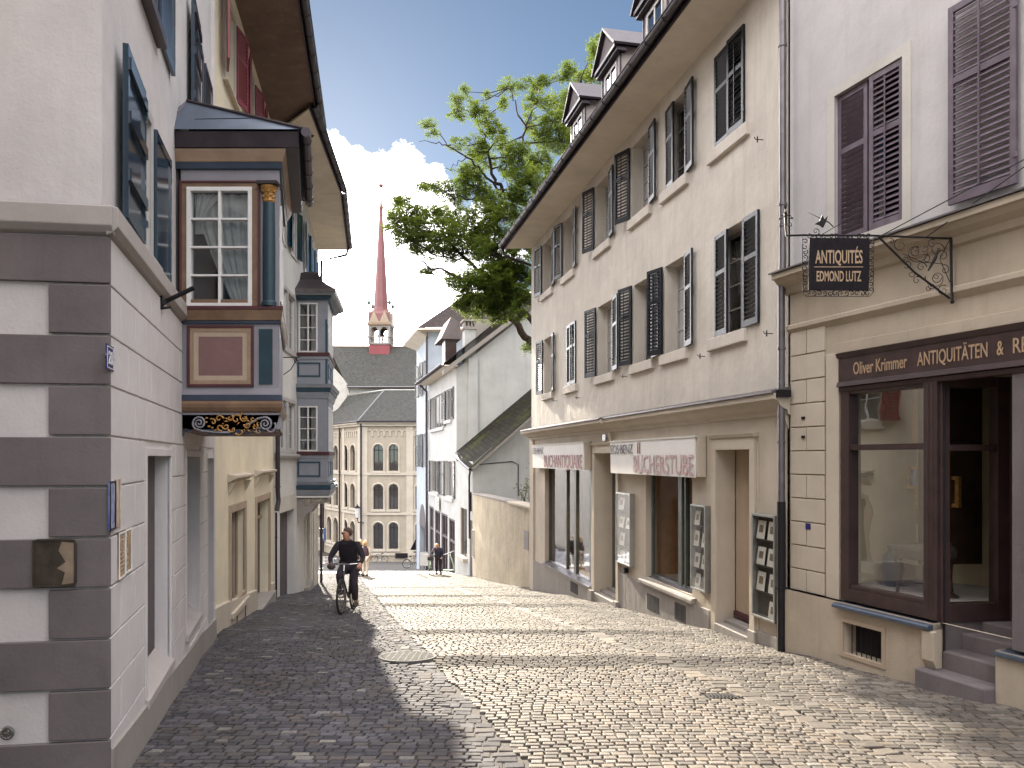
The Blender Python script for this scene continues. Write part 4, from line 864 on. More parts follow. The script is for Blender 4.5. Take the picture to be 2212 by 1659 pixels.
tgt = Vector(((w0.x + w1.x) / 2 + .25, (w0.y + w1.y) / 2, 0))
rings = []
for os, v in pr:
    q = foot2(0, vz2(v)); k = (os + .42) / .72; rings.append([Vector((tgt.x + (p.x + (os if os > 0 else 0) * (1 if i in (1, 2) else 0) - tgt.x) * min(1, k + .18), tgt.y + (p.y + (os if os > 0 else 0) * (-1 if i < 2 else 1) - tgt.y) * min(1, k + .18), p.z)) for i, p in enumerate(q)])
for A, B_ in zip(rings[:-1], rings[1:]): m.prism(A, B_, False)
m.add(rings[-1], [(0, 1, 2, 3)]); m.build('oriel_roof', 'zinc_dark', O2)
m = MB()
mc = foot2(-.02, vz2(1075)); m.prism(mc, foot2(-.02, vz2(1071)))
pts = [(0, vz2(1075)), (bw2, vz2(1075)), (bw2 - .02, vz2(1086)), (bw2 - .35, vz2(1090)), (bw2 - .5, vz2(1105)), (bw2 - .62, vz2(1108)), (bw2 - .75, vz2(1125)), (0, vz2(1130))]
m.plate(g1, pts, -.35, -.03); m.build('carved_corbel', 'stone_grey', O2)
m = MB(); r2 = random.Random(5)
for k in range(14):
    u = r2.uniform(.1, bw2 - .15); z = vz2(1078) - r2.uniform(0, .18) * (1 - u / bw2 * .6); spiral(m, g1, u, z, r2.uniform(.04, .07), 1.1, r2.choice((-1, 1)), -.02, .012, r2.uniform(0, 6), n=14)
m.build('scroll', 'stone_warm', O2)
m = MB(); q = foot2(.3, vz2(628))[1]; m.tube([q + Vector((0, 0, .02)), q + Vector((.12, 0, -.02)), q + Vector((.12, 0, -.12)), q + Vector((.28, -.0, -.16))], .02, 6); m.build('gutter_spout', 'zinc_dark', O2)
# iron hook sign holder on the grey house
a = f3.Y(21.2); HB = thing('sign_holder', 'curly black iron arm on the grey house beyond the painted oriel', 'bracket', f3.p(a, 4.5)); m = MB(); m.tube([f3.p(a, 4.38), f3.p(a, 4.4, .45)], .015, 6); m.tube([f3.p(a, 3.9), f3.p(a, 4.05, .2), f3.p(a, 4.36, .38)], .013, 6)
fh = Fr(f3.p(a, 0).x, f3.p(a, 0).y, 1, 0, 1); spiral(m, fh, .38, 4.28, .09, 1.2, 1, 0, .012, 1.5); m.build('arm', 'iron', HB)
# ================================================================ bookshop house with green shutters (right, middle)
fR = Fr(3.846, 10.7, -.213, 1, -1); rE = fR.Y(25.7); RY = fR.Y
R2H = thing('bookshop_house', 'three storey bookshop house with dark louvred shutters and two white shop signs', 'house', fR.p(0, G(10.7)))
Z1 = (3.60, 5.30); Z2 = (6.74, 8.30)
R1Y = [(23.1, 24.04), (20.65, 21.6), (17.8, 18.87), (15.5, 16.48), (13.98, 14.87), (11.92, 12.88)]; R2Y = [(23.1, 24.2), (20.9, 21.85), (18.04, 19.0), (15.65, 16.6), (13.96, 14.87), (11.86, 12.88)]
HW = [(RY(a), RY(b_), *Z1, .34) for a, b_ in R1Y] + [(RY(a), RY(b_), *Z2, .34) for a, b_ in R2Y]
SW1 = (RY(19.35), RY(23.9), -1.63, 1.9, .16); DO1 = (RY(17.42), RY(18.95), -3.0, 1.72, .42); SW2 = (RY(13.66), RY(15.8), -.83, 1.9, .24); DO2 = (RY(11.62), RY(12.7), -2.0, 1.735, .30)
m = MB(); wallgrid(m, fR, 0, rE, 2.4, 8.66, HW); m.build('wall', 'plaster_sand', R2H)
m = MB(); wallgrid(m, fR, 0, rE, -3.6, 2.4, [SW1, DO1, SW2, DO2], o=.015); m.build('ground_floor_wall', 'stone_warm', R2H)
shell(R2H, fR, 0, rE, -4, 8.7, 8, 'plaster_sand', near=False)
m = MB(); k = 0
for (a, b_), z in [(x, Z1) for x in R1Y] + [(x, Z2) for x in R2Y]:
    x0, x1 = RY(a), RY(b_); window(R2H, fR, x0, x1, z[0], z[1], o=-.24, nx=2, nz_=4, mat='window_grey', fw=.06, glass='glass')
    k += 1
    if k not in (2, 12): w2 = (x1 - x0); curtain(fR, lambda q: x0 + .05, lambda q: x0 + w2 * (.45 if k % 3 else .95) - .1 * q, z[0] + (.05 if k % 2 else .7), z[1] - .08, -.36, R2H, 14)
    q = MB(); q.box(fR, x0 - .14, x1 + .14, z[0] - .20, z[0] - .0, -.30, .075); q.build('window_sill', 'plaster_sand', R2H, bevel=.012)
# shutters: (far leaf angle, near leaf angle), None = missing
st = {0: (170, 171), 1: (2, 2), 2: (169, 172), 3: (166, 173), 4: (164, 171), 5: (4, 178), 6: (171, 172), 7: (168, 171), 8: (162, 171), 9: (160, 172), 10: (6, 171), 11: (1, 1)}
for k, h in enumerate(HW):
    w_ = (h[1] - h[0]) / 2 - .005; fa, ne = st[k]
    shutter(R2H, fR, h[1] + (.02 if fa > 90 else 0), h[2] + .02, h[3] - h[2] - .02, w_, fa, True, 'shutter_green', o=.035 if fa > 90 else .0)
    shutter(R2H, fR, h[0] - (.02 if ne > 90 else 0), h[2] + .02, h[3] - h[2] - .02, w_, ne, False, 'shutter_green', o=.035 if ne > 90 else .0)
for Yh, z in ((11.35, 6.3), (20.3, 3.2), (12.95 + .25, 3.35), (11.1, 3.4), (16.9, 3.4), (22.6, 3.3)):
    hook(fR, RY(Yh), z, .16, R2H)
# roof, soffit, gutter, dormers
mr, (e0, e1, r0, r1) = eave(R2H, fR, -.1, rE, 8.62, .84, ('soffit_white', 'zinc_dark', ''), rise=.04, a1o=rE + .42, dep=4, pitch=.85, a0o=-.1)
mr.quad(fR.p(rE, 8.62), fR.p(rE, 12.9, -4), fR.p(rE, 8.62, -8), fR.p(rE, 8.62)); mr.build('roof', 'roof_tiles', R2H)
pipe(R2H, [e1 + Vector((-.08, .0, .08)), e1 + Vector((.0, .0, -.22)), fR.p(rE + .1, 8.0, -.25), fR.p(rE + .1, 7.6, -.3)], .05, 'zinc_dark')
for yc in (21.1, 18.45, 15.8, 13.15):
    a = RY(yc); o_ = -.2; hw = .70
    m = MB(); dz = MB()
    m.box(fR, a - .62, a + .62, 9.4, 11.2, -2.6, o_); mm_ = m.build('dormer', 'stone_trim', R2H)
    q = MB(); q.prism([fR.p(a - hw, 11.2, o_ + .14), fR.p(a + hw, 11.2, o_ + .14), fR.p(a, 11.82, o_ + .14)], [fR.p(a - hw, 11.2, o_ - .02), fR.p(a + hw, 11.2, o_ - .02), fR.p(a, 11.82, o_ - .02)]); q.build('pediment', 'stone_quoin', mm_)
    q = MB()
    for s_ in (-1, 1):
        q.prism([fR.p(a + s_ * (hw + .12), 11.13, o_ + .24), fR.p(a, 11.88, o_ + .24), fR.p(a, 11.93, o_ + .24), fR.p(a + s_ * (hw + .14), 11.18, o_ + .24)], [fR.p(a + s_ * (hw + .12), 11.13, -3.3), fR.p(a, 11.88, -3.3), fR.p(a, 11.93, -3.3), fR.p(a + s_ * (hw + .14), 11.18, -3.3)])
        for z in (0, .07, .14): q.prism([fR.p(a + s_ * (hw + .05 - z), 11.17 - z * .2, o_ + .22 - z), fR.p(a + s_ * .02, 11.86 - z, o_ + .22 - z), fR.p(a + s_ * .02, 11.82 - z, o_ + .22 - z)], [fR.p(a + s_ * (hw + .05 - z), 11.17 - z * .2, o_ + .1 - z), fR.p(a + s_ * .02, 11.86 - z, o_ + .1 - z), fR.p(a + s_ * .02, 11.82 - z, o_ + .1 - z)])
    for z, o2 in ((11.10, .20), (11.03, .14)): q.box(fR, a - hw - .06, a + hw + .06, z, z + .07, o_ - .1, o_ + o2)
    q.box(fR, a - .64, a - .6, 9.5, 11.1, o_ - .02, o_ + .03); q.box(fR, a + .6, a + .64, 9.5, 11.1, o_ - .02, o_ + .03); q.build('dormer_roof', 'zinc_dark', mm_)
    window_ = MB(); frame4(window_, fR, a - .42, a + .42, 9.8, 10.95, .06, o_ - .02, o_ + .03); window_.box(fR, a - .03, a + .03, 9.8, 10.95, o_, o_ + .025); window_.build('dormer_window', 'window_grey', mm_)
    q = MB(); q.box(fR, a - .42, a + .42, 9.8, 10.95, o_ - .01, o_ + .008); q.build('pane', 'glass_dark', mm_)
# cornice above the shops: deeper over the far shop
brk = RY(17.75)
for x0, x1, s_ in ((-.08, brk, 0), (brk, rE + .12, .07)):
    q = MB(); q.prof(fR, [(0, 2.20), (.05, 2.21), (.06, 2.27), (.13, 2.30), (.19, 2.36), (.21 + s_, 2.40), (.27 + s_, 2.42), (.27 + s_, 2.50), (.0, 2.54)], x0, x1); q.build('cornice', 'stone_warm', R2H, bevel=.003)
    q = MB(); q.prof(fR, [(0, 2.545), (.30 + s_, 2.505), (.30 + s_, 2.53), (.02, 2.60)], x0, x1); q.build('flashing', 'zinc', R2H)
q = MB(); q.prof(fR, [(0, 2.0), (.10, 2.22), (.12, 2.3), (0, 2.3)], -.02, .14); q.prof(fR, [(0, 1.98), (.05, 1.98), (.12, 2.2), (0, 2.2)], brk - .02, brk + .16); q.build('console', 'stone_warm', R2H, bevel=.004)
# plinths, pilasters, door surrounds
def stp(name, y0, y1, top, o, mat, cuts=()):
    m = MB(); x0, x1 = RY(y0), RY(y1); k = max(1, round((x1 - x0) / .6))
    for i in range(k):
        a0, a1 = x0 + (x1 - x0) * i / k + .003, x0 + (x1 - x0) * (i + 1) / k - .003; m.box(fR, a0, a1, -4, top, 0, o)
    return m.build(name, mat, R2H, bevel=.004)
stp('plinth', 12.95, 17.38, -.96, .06, 'stone_grey'); stp('plinth', 19.1, 25.6, -1.72, .06, 'stone_grey'); stp('plinth', 10.72, 11.55, -.95, .05, 'stone_grey')
q = MB(); q.prof(fR, [(-.24, -.83), (.10, -.87), (.12, -.90), (.12, -.955), (0, -.96)], RY(13.5), RY(15.95)); q.build('window_sill', 'stone_grey', R2H, bevel=.004); q = MB(); q.prof(fR, [(-.2, -1.62), (.08, -1.66), (.08, -1.72), (0, -1.72)], RY(19.3), RY(24.0)); q.build('window_sill', 'stone_grey', R2H, bevel=.004)
q = MB(); q.prof(fR, [(-.26, -.76), (-.02, -.82), (-.02, -.84), (-.26, -.83)], RY(13.7), RY(15.75)); q.build('sill_flashing', 'zinc', R2H); q = MB(); q.prof(fR, [(-.2, -1.57), (.09, -1.635), (.09, -1.66), (-.2, -1.63)], RY(19.35), RY(23.9)); q.build('sill_flashing', 'zinc', R2H)
for y0, y1 in ((25.2, 25.7),): q = MB(); q.box(fR, RY(y0), RY(y1), -4, 2.2, 0, .07); q.build('pilaster', 'stone_warm', R2H, bevel=.006)
for (h, e) in ((DO1, .16), (DO2, .15)):
    q = MB(); q.box(fR, h[0] - e, h[0], -4, h[3], .0, .075); q.box(fR, h[1], h[1] + e, -4, h[3], .0, .075); q.box(fR, h[0] - e, h[1] + e, h[3], h[3] + .19, .0, .076); q.prof(fR, [(0, h[3] + .19), (.10, h[3] + .19), (.13, h[3] + .25), (0, h[3] + .26)], h[0] - e - .03, h[1] + e + .03)
    q.box(fR, h[0] - e - .04, h[0] - e, -4, h[3] + .1, .0, .04); q.box(fR, h[1] + e, h[1] + e + .04, -4, h[3] + .1, .0, .04); q.build('door_surround', 'stone_warm', R2H, bevel=.006)
q = MB(); q.box(fR, DO1[1] - .02, DO1[1] + .2, -4, -1.66, .0, .16); q.box(fR, DO1[0] - .2, DO1[0] + .02, -4, -1.62, .0, .14); q.box(fR, DO2[0] - .2, DO2[0] + .02, -4, -.98, 0, .10); q.build('pillar_base', 'stone_grey', R2H, bevel=.01)
q = MB(); q.box(fR, DO1[0], DO1[1], -4, 1.72, -.47, -.41); q.box(fR, DO1[0] + .1, DO1[1] - .1, -1.4, .2, -.41, -.39); q.build('door', 'shop_green', R2H)
q = MB()
for z in (-.15, -.5, -.9): q.box(fR, DO1[0] + .2, DO1[0] + .42, z, z + .22, -.39, -.38)
q.build('notice', 'paper', R2H)
q = MB(); q.box(fR, DO2[0], DO2[1], -2, 1.735, -.36, -.30); q.build('door', 'stone_door', R2H); q = MB(); q.box(fR, DO2[0], DO2[1], -2, -.92, -.31, -.26); q.build('door_threshold', 'maroon', R2H)
q = MB(); q.ball(fR.p(DO2[0] + .5, -.15, -.29), .04, 8); q.box(fR, DO2[0] + .44, DO2[0] + .56, 1.55, 1.62, -.3, -.24); q.build('door_lamp', 'iron', R2H)
for h, top in ((DO1, -1.58), (DO2, -.98)):
    q = MB(); gY = G(fR.p(h[0], 0).y)
    for k in range(3):
        z = gY + .06 + (top - gY - .06) * k / 2; q.box(fR, h[0] + .01, h[1] - .01, gY - .6, z, -.45, .10 - k * .18)
    q.build('door_step', 'stone_grey', R2H, bevel=.012)
def grille(y0, y1, z0, z1, par=R2H, fr=fR, Yf=RY):
    x0, x1 = Yf(y0), Yf(y1); q = MB(); n = 9
    for k in range(n): q.box(fr, x0 + (x1 - x0) * (k + .18) / n, x0 + (x1 - x0) * (k + .82) / n, z0, z1, .04, .064)
    q.build('vent_grille', 'dark', par)
grille(15.0, 15.62, -1.45, -1.13); grille(13.82, 14.3, -1.38, -1.06); grille(20.3, 21.0, -2.02, -1.74)
# shop windows and what stands behind them
def shopwin(h, posts, gm='shop_green', tr=None, depth=1.3, wall='interior_cream', fl='interior_cream', o=-.12, fr=fR, par=R2H):
    m = MB(); frame4(m, fr, h[0], h[1], h[2], h[3], .07, o - .05, o + .01)
    for p_, w_ in posts: m.box(fr, p_ - w_ / 2, p_ + w_ / 2, h[2], h[3], o - .06, o + .02)
    if tr: m.box(fr, h[0], h[1], tr - .03, tr + .03, o - .05, o + .012)
    f = m.build('shop_window', gm, par, bevel=.006)
    m = MB(); m.quad(fr.p(h[0], h[2], o - .03), fr.p(h[1], h[2], o - .03), fr.p(h[1], h[3], o - .03), fr.p(h[0], h[3], o - .03)); m.build('pane', 'glass_shop', f)
    m = MB(); x0, x1, z0, z1 = h[0] - .3, h[1] + .3, h[2] - .02, h[3] + .1
    m.quad(fr.p(x0, z0, o - .08), fr.p(x1, z0, o - .08), fr.p(x1, z0, -depth), fr.p(x0, z0, -depth)); m.build('display_floor', 'stone_door', par)
    m = MB(); m.quad(fr.p(x0, z0, -depth), fr.p(x1, z0, -depth), fr.p(x1, z1, -depth), fr.p(x0, z1, -depth)); m.quad(fr.p(x1, z0, -.2), fr.p(x1, z0, -depth), fr.p(x1, z1, -depth), fr.p(x1, z1, -.2)); m.quad(fr.p(x0, z0, -.2), fr.p(x0, z0, -depth), fr.p(x0, z1, -depth), fr.p(x0, z1, -.2)); m.quad(fr.p(x0, z1, -.2), fr.p(x1, z1, -.2), fr.p(x1, z1, -depth), fr.p(x0, z1, -depth)); m.build('display_wall', wall, par)
    return f
shopwin(SW2, [(RY(14.42), .16), (RY(13.75), .1), (RY(14.2), .05)], wall='interior_orange'); shopwin(SW1, [(RY(21.95), .1), (RY(21.1), .2), (RY(19.75), .16)], wall='niche_dark')
def goods(h, n, seed, par, fr=fR, zoff=0, kinds=('book_red', 'book_blue', 'book_tan', 'paper', 'sign_tan')):
    r_ = random.Random(seed)
    for k in range(n):
        a = r_.uniform(h[0] + .15, h[1] - .15); o_ = -r_.uniform(.35, .9); w_, hh_ = r_.uniform(.06, .12), r_.uniform(.16, .3); q = MB(); c = fr.p(a, h[2] + hh_ / 2, o_)
        q.wbox(c, (w_ * 2, .03, hh_), rz=r_.uniform(-.5, .5) + .2, rx=R(-12)); t_ = q.build('book', r_.choice(kinds)); yield t_
for i, t_ in enumerate(goods(SW2, 5, 3, R2H)): tag(t_, 'book propped up in the window of the nearer bookshop window', 'book', 'books in the nearer shop window')
for i, t_ in enumerate(goods(SW1, 7, 4, R2H)): tag(t_, 'book propped up in the window of the farther bookshop window', 'book', 'books in the farther shop window')
q = MB(); PF = thing('picture_frame', 'dark framed picture hanging inside the nearer bookshop window', 'picture', fR.p(RY(15.1), .2, -1.2)); frame4(q, fR, RY(14.75), RY(15.6), .1, 1.2, .05, -1.25, -1.2); q.build('frame', 'iron', PF); q = MB(); q.box(fR, RY(14.75) + .04, RY(15.6) - .04, .14, 1.16, -1.24, -1.22); q.build('picture', 'interior_cream', PF)
q = MB(); c = fR.p(RY(20.6), -.35, -.7); LP = thing('table_lamp', 'small glowing orange lamp inside the farther bookshop window', 'lamp', c); q.lathe(c, [(.02, 0), (.15, .0), (.09, .14), (.02, .14)], 14); q.build('lamp_shade', 'lamp_glow', LP); q = MB(); q.lathe(c, [(.10, -1.25), (.09, -1.22), (.015, -1.2), (.015, 0)], 10); q.build('stand', 'iron', LP)
q = MB(); c = fR.p(RY(14.9), SW2[2], -.6); PT = thing('potted_plant', 'small leafy pot plant on the floor of the nearer bookshop window', 'plant', c); q.lathe(c, [(.06, 0), (.09, .14), (.08, .14)], 12); q.build('pot', 'book_tan', PT)
q = MB(); r_ = random.Random(2)
for k in range(70):
    d = Vector((r_.gauss(0, 1), r_.gauss(0, 1), r_.gauss(.5, .8))).normalized() * r_.uniform(.05, .2); p_ = c + Vector((0, 0, .22)) + d; t1 = Vector((r_.gauss(0, 1), r_.gauss(0, 1), r_.gauss(0, 1))).normalized() * .03; t2 = t1.cross(d).normalized() * .014
    q.quad(p_ - t1, p_ + t2, p_ + t1, p_ - t2)
q.build('leaves', 'leaf_small', PT, recalc=False)
# white shop signs
def boxsign(y0, y1, z0, z1, label, parts):
    x0, x1 = RY(y0), RY(y1); T = thing('shop_sign', label, 'shop sign', fR.p((x0 + x1) / 2, z0)); m = MB(); m.box(fR, x0, x1, z0, z1, .03, .19); m.build('sign_box', 'stone_warm', T, bevel=.004)
    m = MB(); m.prof(fR, [(.19, z0 - .01), (.205, z0 - .01), (.215, z1 + .0), (.19, z1 + .0)], x0 + .06, x1 + .01); m.build('sign_face', 'awning', T)
    m = MB(); m.box(fR, x0, x1 + .02, z1, z1 + .03, .03, .23); m.build('top_strip', 'white_stone', T)
    for nm, body, yl, yr, zb, hh_, mt_ in parts:
        text(nm, body, fR, RY(yl), zb, hh_, .222, mt_, T, width=RY(yl) - RY(yr), rev=True, depth=.006, bold=.0)
    return T
T2 = boxsign(13.1, 17.36, 1.28, 1.96, 'larger white shop sign reading EOS·BENZ BÜCHERSTUBE on the bookshop house', [('letters', 'EOS·BENZ', 17.32, 16.0, 1.70, .20, 'letter_grey'), ('letters', 'BUCHERSTUBE', 15.95, 13.2, 1.31, .36, 'letter_pink')])
m = MB()
for y_ in (15.72, 15.62): m.box(fR, RY(y_) - .02, RY(y_) + .02, 1.70, 1.92, .214, .225)
m.build('letters', 'letter_red', T2)
boxsign(19.3, 24.7, 1.31, 1.99, 'shorter white shop sign reading EOS·BENZ BUCHANTIQUARE over the far shop window', [('letters', 'EOS·BENZ', 24.65, 23.3, 1.74, .20, 'letter_grey'), ('letters', 'BUCHANTIQUARE', 23.2, 19.45, 1.34, .36, 'letter_red')])
T = thing('house_number', 'small dark number plate 3 above the far door of the bookshop house', 'number plate', fR.p(RY(18.1), 2.03)); m = MB(); m.box(fR, RY(18.15), RY(18.35), 2.02, 2.16, .05, .062); m.build('plate', 'blue_enamel', T); text('number', '3', fR, RY(18.3), 2.04, .10, .066, 'enamel_white', T, width=.08, rev=True, bold=.03)
# display cases
def case(y0, y1, z0, z1, label, seed, shelves=3):
    x0, x1 = RY(y0), RY(y1); T = thing('display_case', label, 'display case', fR.p((x0 + x1) / 2, z0)); m = MB(); frame4(m, fR, x0, x1, z0, z1, .035, .02, .13); m.build('case_frame', 'case_frame', T, bevel=.004)
    m = MB(); m.box(fR, x0 + .02, x1 - .02, z0 + .02, z1 - .02, .018, .03)
    for k in range(1, shelves + 1): z = z0 + (z1 - z0) * k / (shelves + 1); m.box(fR, x0 + .03, x1 - .03, z - .008, z + .008, .03, .09)
    m.build('case_back', 'interior_dark', T)
    m = MB(); m.quad(fR.p(x0 + .03, z0 + .03, .115), fR.p(x1 - .03, z0 + .03, .115), fR.p(x1 - .03, z1 - .03, .115), fR.p(x0 + .03, z1 - .03, .115)); m.build('case_glass', 'glass_shop', T)
    r_ = random.Random(seed); m = MB(); q = MB()
    for k in range(shelves + 1):
        zb = z0 + (z1 - z0) * k / (shelves + 1) + .015; n = 2
        for i in range(n):
            a = x0 + (x1 - x0) * (i + .5) / n + r_.uniform(-.02, .02); hh_ = (z1 - z0) / (shelves + 1) * r_.uniform(.6, .72); w_ = (x1 - x0) * .34
            if r_.random() < .12: continue
            m.prism([fR.p(a - w_ / 2, zb, .085), fR.p(a + w_ / 2, zb, .085), fR.p(a + w_ / 2, zb + hh_, .05), fR.p(a - w_ / 2, zb + hh_, .05)], [fR.p(a - w_ / 2, zb, .078), fR.p(a + w_ / 2, zb, .078), fR.p(a + w_ / 2, zb + hh_, .043), fR.p(a - w_ / 2, zb + hh_, .043)])
            q.prism([fR.p(a - w_ / 4, zb + hh_ * .35, .076), fR.p(a + w_ / 4, zb + hh_ * .35, .076), fR.p(a + w_ / 4, zb + hh_ * .75, .062), fR.p(a - w_ / 4, zb + hh_ * .75, .062)], [fR.p(a - w_ / 4, zb + hh_ * .35, .072), fR.p(a + w_ / 4, zb + hh_ * .35, .072), fR.p(a + w_ / 4, zb + hh_ * .75, .058), fR.p(a - w_ / 4, zb + hh_ * .75, .058)])
    m.build('card', 'paper', T); q.build('picture', 'sign_tan', T)
case(16.4, 17.25, -.72, .84, 'glass display case of books between the far door and the near shop window', 1)
case(12.95, 13.5, -.67, .80, 'narrow glass display case right of the near shop window', 2)
case(10.84, 11.46, -.73, .79, 'nearest glass display case with white framed cards beside the downpipe', 3)
q = MB(); q.box(fR, RY(16.75), RY(16.9), -.9, -.8, .02, .12); q.build('letter_box', 'iron', R2H)
# ================================================================ antiques shop house (near right)
fA = Fr(7.81 - .371 * 5, 5.0, -.371, 1, -1); AY = fA.Y; aL = AY(10.66)
AH = thing('antiques_house', 'near right house with an antiques shopfront and purple-grey louvred shutters', 'house', fA.p(AY(9), G(9)))
WU = (AY(8.93), AY(9.93), 4.36, 6.28, .12); WV = (AY(6.6), AY(7.55), 4.36, 6.4, .12); x84, x776 = AY(8.42), AY(7.74)
CE = (AY(9.07), AY(9.64), -.83, -.43, .22)
m = MB(); wallgrid(m, fA, AY(1), aL, 4.1, 10.5, [WU, WV], o=-.06); m.build('wall', 'plaster_grey', AH)
SHP = (AY(7.62), AY(9.76), -.2, 2.92, .0)
m = MB(); wallgrid(m, fA, AY(1), aL, -.2, 4.1, [(x84 - .0, AY(9.76), -.2, 2.92, .1), (AY(7.62), x84, -.2, 2.92, .04)]); m.build('ground_floor_wall', 'plaster_yellow', AH)
m = MB(); wallgrid(m, fA, x84, aL, -2, -.2, [CE], o=.10); wallgrid(m, fA, AY(4), AY(7.74), -2, -.32, [], o=.10)
m.quad(fA.p(x84, -2, .1), fA.p(x84, -.2, .1), fA.p(x84, -.2, -.9), fA.p(x84, -2, -.9)); m.quad(fA.p(AY(7.74), -2, .1), fA.p(AY(7.74), -.32, .1), fA.p(AY(7.74), -.32, -.9), fA.p(AY(7.74), -2, -.9)); m.quad(fA.p(AY(7.62), 2.5, .0), fA.p(x84, 2.5, .0), fA.p(x84, 2.5, -1.2), fA.p(AY(7.62), 2.5, -1.2)); m.quad(fA.p(AY(7.62), -.3, -.04), fA.p(AY(7.62), 2.5, -.04), fA.p(AY(7.62), 2.5, -1.0), fA.p(AY(7.62), -.3, -1.0)); m.build('base_wall', 'plaster_yellow', AH)
shell(AH, fA, AY(1), aL, -2.5, 10.5, 8, 'plaster_grey', near=True)
m = MB(); mm_ = MB()
# rusticated strip by the downpipe
zs = [-.2, .10, .42, .74, 1.06, 1.38, 1.70, 2.02, 2.34, 2.66, 3.0, 3.33]
for i, (za, zb) in enumerate(zip(zs[:-1], zs[1:])):
    y_ = (10.62, 10.02); x0, x1 = AY(y_[1]), AY(y_[0])
    if i % 2: m.box(fA, x0, x1, za + .008, zb - .008, -.01, .03)
    else: c = x0 + (x1 - x0) * .52; m.box(fA, x0, c - .007, za + .008, zb - .008, -.01, .03); m.box(fA, c + .007, x1, za + .008, zb - .008, -.01, .03)
m.build('ashlar_facing', 'stone_warm', AH, bevel=.006)
m = MB(); m.box(fA, AY(9.99), AY(9.77), -.2, 2.95, -.02, .035); m.build('jamb', 'stone_warm', AH, bevel=.008) if False else None
m = MB(); m.box(fA, AY(9.78), AY(9.99), -.2, 2.94, -.02, .036); m.build('jamb', 'stone_warm', AH, bevel=.008)
m = MB(); m.prof(fA, [(0, 3.30), (.03, 3.33), (.07, 3.37), (.07, 3.42), (.0, 3.45)], AY(1), aL); m.build('string_course', 'plaster_yellow', AH, bevel=.003)
m = MB(); m.prof(fA, [(0, 3.86), (.05, 3.88), (.08, 3.95), (.18, 4.0), (.22, 4.05), (.27, 4.06), (.27, 4.13), (0, 4.16)], AY(1), aL + .06); m.build('cornice', 'plaster_yellow', AH, bevel=.003)
m = MB(); m.prof(fA, [(-.06, 4.165), (.30, 4.135), (.30, 4.155), (-.06, 4.21)], AY(1), aL + .09); m.build('flashing', 'zinc', AH)
m = MB(); m.box(fA, AY(7), AY(9.8), 2.93, 3.06, .0, .05); m.build('lintel', 'plaster_yellow', AH, bevel=.005); AH['label'] = 'near right house with an antiques shopfront and purple-grey louvred shutters'
m = MB(); m.prof(fA, [(-.1, -.2), (.16, -.22), (.18, -.235), (.18, -.27), (.10, -.28), (-.1, -.28)], x84 + .0, AY(9.75)); m.prof(fA, [(-.9, -.32), (.14, -.33), (.14, -.37), (-.9, -.37)], AY(4), AY(7.74)); m.build('ledge', 'zinc_roof', AH, bevel=.004)
m = MB(); m.plate(fA, [(x84 - .16, -.62), (x84, -.62), (x84, -.28), (x84 - .0, -.28)], .0, .14) if False else None
m = MB(); m.prism([fA.p(x84 + .10, z, o) for o, z in ((.1, -.28), (.16, -.29), (.16, -.6), (.1, -.7))], [fA.p(x84 - .05, z, o) for o, z in ((.1, -.28), (.16, -.29), (.16, -.6), (.1, -.7))]); m.build('console', 'plaster_yellow', AH, bevel=.01)
m = MB(); frame4(m, fA, CE[0] - .05, CE[1] + .05, CE[2] - .04, CE[3] + .04, .05, .09, .115); m.build('cellar_frame', 'stone_door', AH); m = MB(); m.box(fA, CE[0], CE[1], CE[2], CE[3], -.12, -.1); m.build('cellar_opening', 'dark', AH)
m = MB()
for k in range(1, 8): x = CE[0] + (CE[1] - CE[0]) * k / 8; m.box(fA, x - .004, x + .004, CE[2], CE[3], .03, .04)
m.build('cellar_grille', 'iron', AH)
# shopfront: window on the wall, canted window, recessed door
sh = (x84 - .0, AY(9.74), -.18, 2.52)
pn = MB(); m = MB()
m.box(fA, sh[0], sh[0] + .17, -.18, 2.5, -.12, .05); m.box(fA, sh[1] - .13, sh[1], -.18, 2.5, -.12, .04); m.box(fA, sh[0] + .17, sh[1] - .13, -.18, -.03, -.12, .045); m.box(fA, sh[0] + .17, sh[1] - .13, -.03, .02, -.10, .02); m.box(fA, sh[0] + .17, sh[1] - .13, 1.70, 1.77, -.11, .02); m.box(fA, sh[0] + .17, sh[1] - .13, 2.40, 2.5, -.12, .03)
m.box(fA, sh[0] + .055, sh[0] + .065, -.1, 2.4, .05, .056); m.box(fA, sh[0] + .11, sh[0] + .12, -.1, 2.4, .05, .056)
m.build('shop_window', 'shop_brown', AH, bevel=.006)
m = MB(); m.quad(fA.p(sh[0] + .17, 0, -.06), fA.p(sh[1] - .13, 0, -.06), fA.p(sh[1] - .13, 2.4, -.06), fA.p(sh[0] + .17, 2.4, -.06)); m.build('shop_pane', 'glass_shop', AH)
ce = fA.p(x84, 0, -.02); fT = Fr(ce.x, ce.y, .74, .09, 1); TL = .80
m = MB(); m.box(fT, -.02, .09, -.2, 2.5, -.12, .02); m.box(fT, TL - .14, TL, -.2, 2.5, -.12, .02); m.box(fT, .09, TL - .14, -.2, .0, -.12, .018); m.box(fT, .09, TL - .14, 1.68, 1.75, -.1, .012); m.box(fT, .09, TL - .14, 2.38, 2.5, -.12, .01); m.build('shop_window', 'shop_brown', AH, bevel=.006)
m = MB(); m.quad(fT.p(.09, 0, -.05), fT.p(TL - .14, 0, -.05), fT.p(TL - .14, 2.4, -.05), fT.p(.09, 2.4, -.05)); m.build('shop_pane', 'glass_shop', AH)
m = MB(); m.box(fT, -.0, TL, -1.2, -.2, -.12, -.01); m.build('base_panel', 'stone_quoin', AH)
m = MB(); m.tube([fT.p(.02, -.9, .02), fT.p(.02, 2.4, .02)], .012, 8); m.build('cable', 'iron', AH)
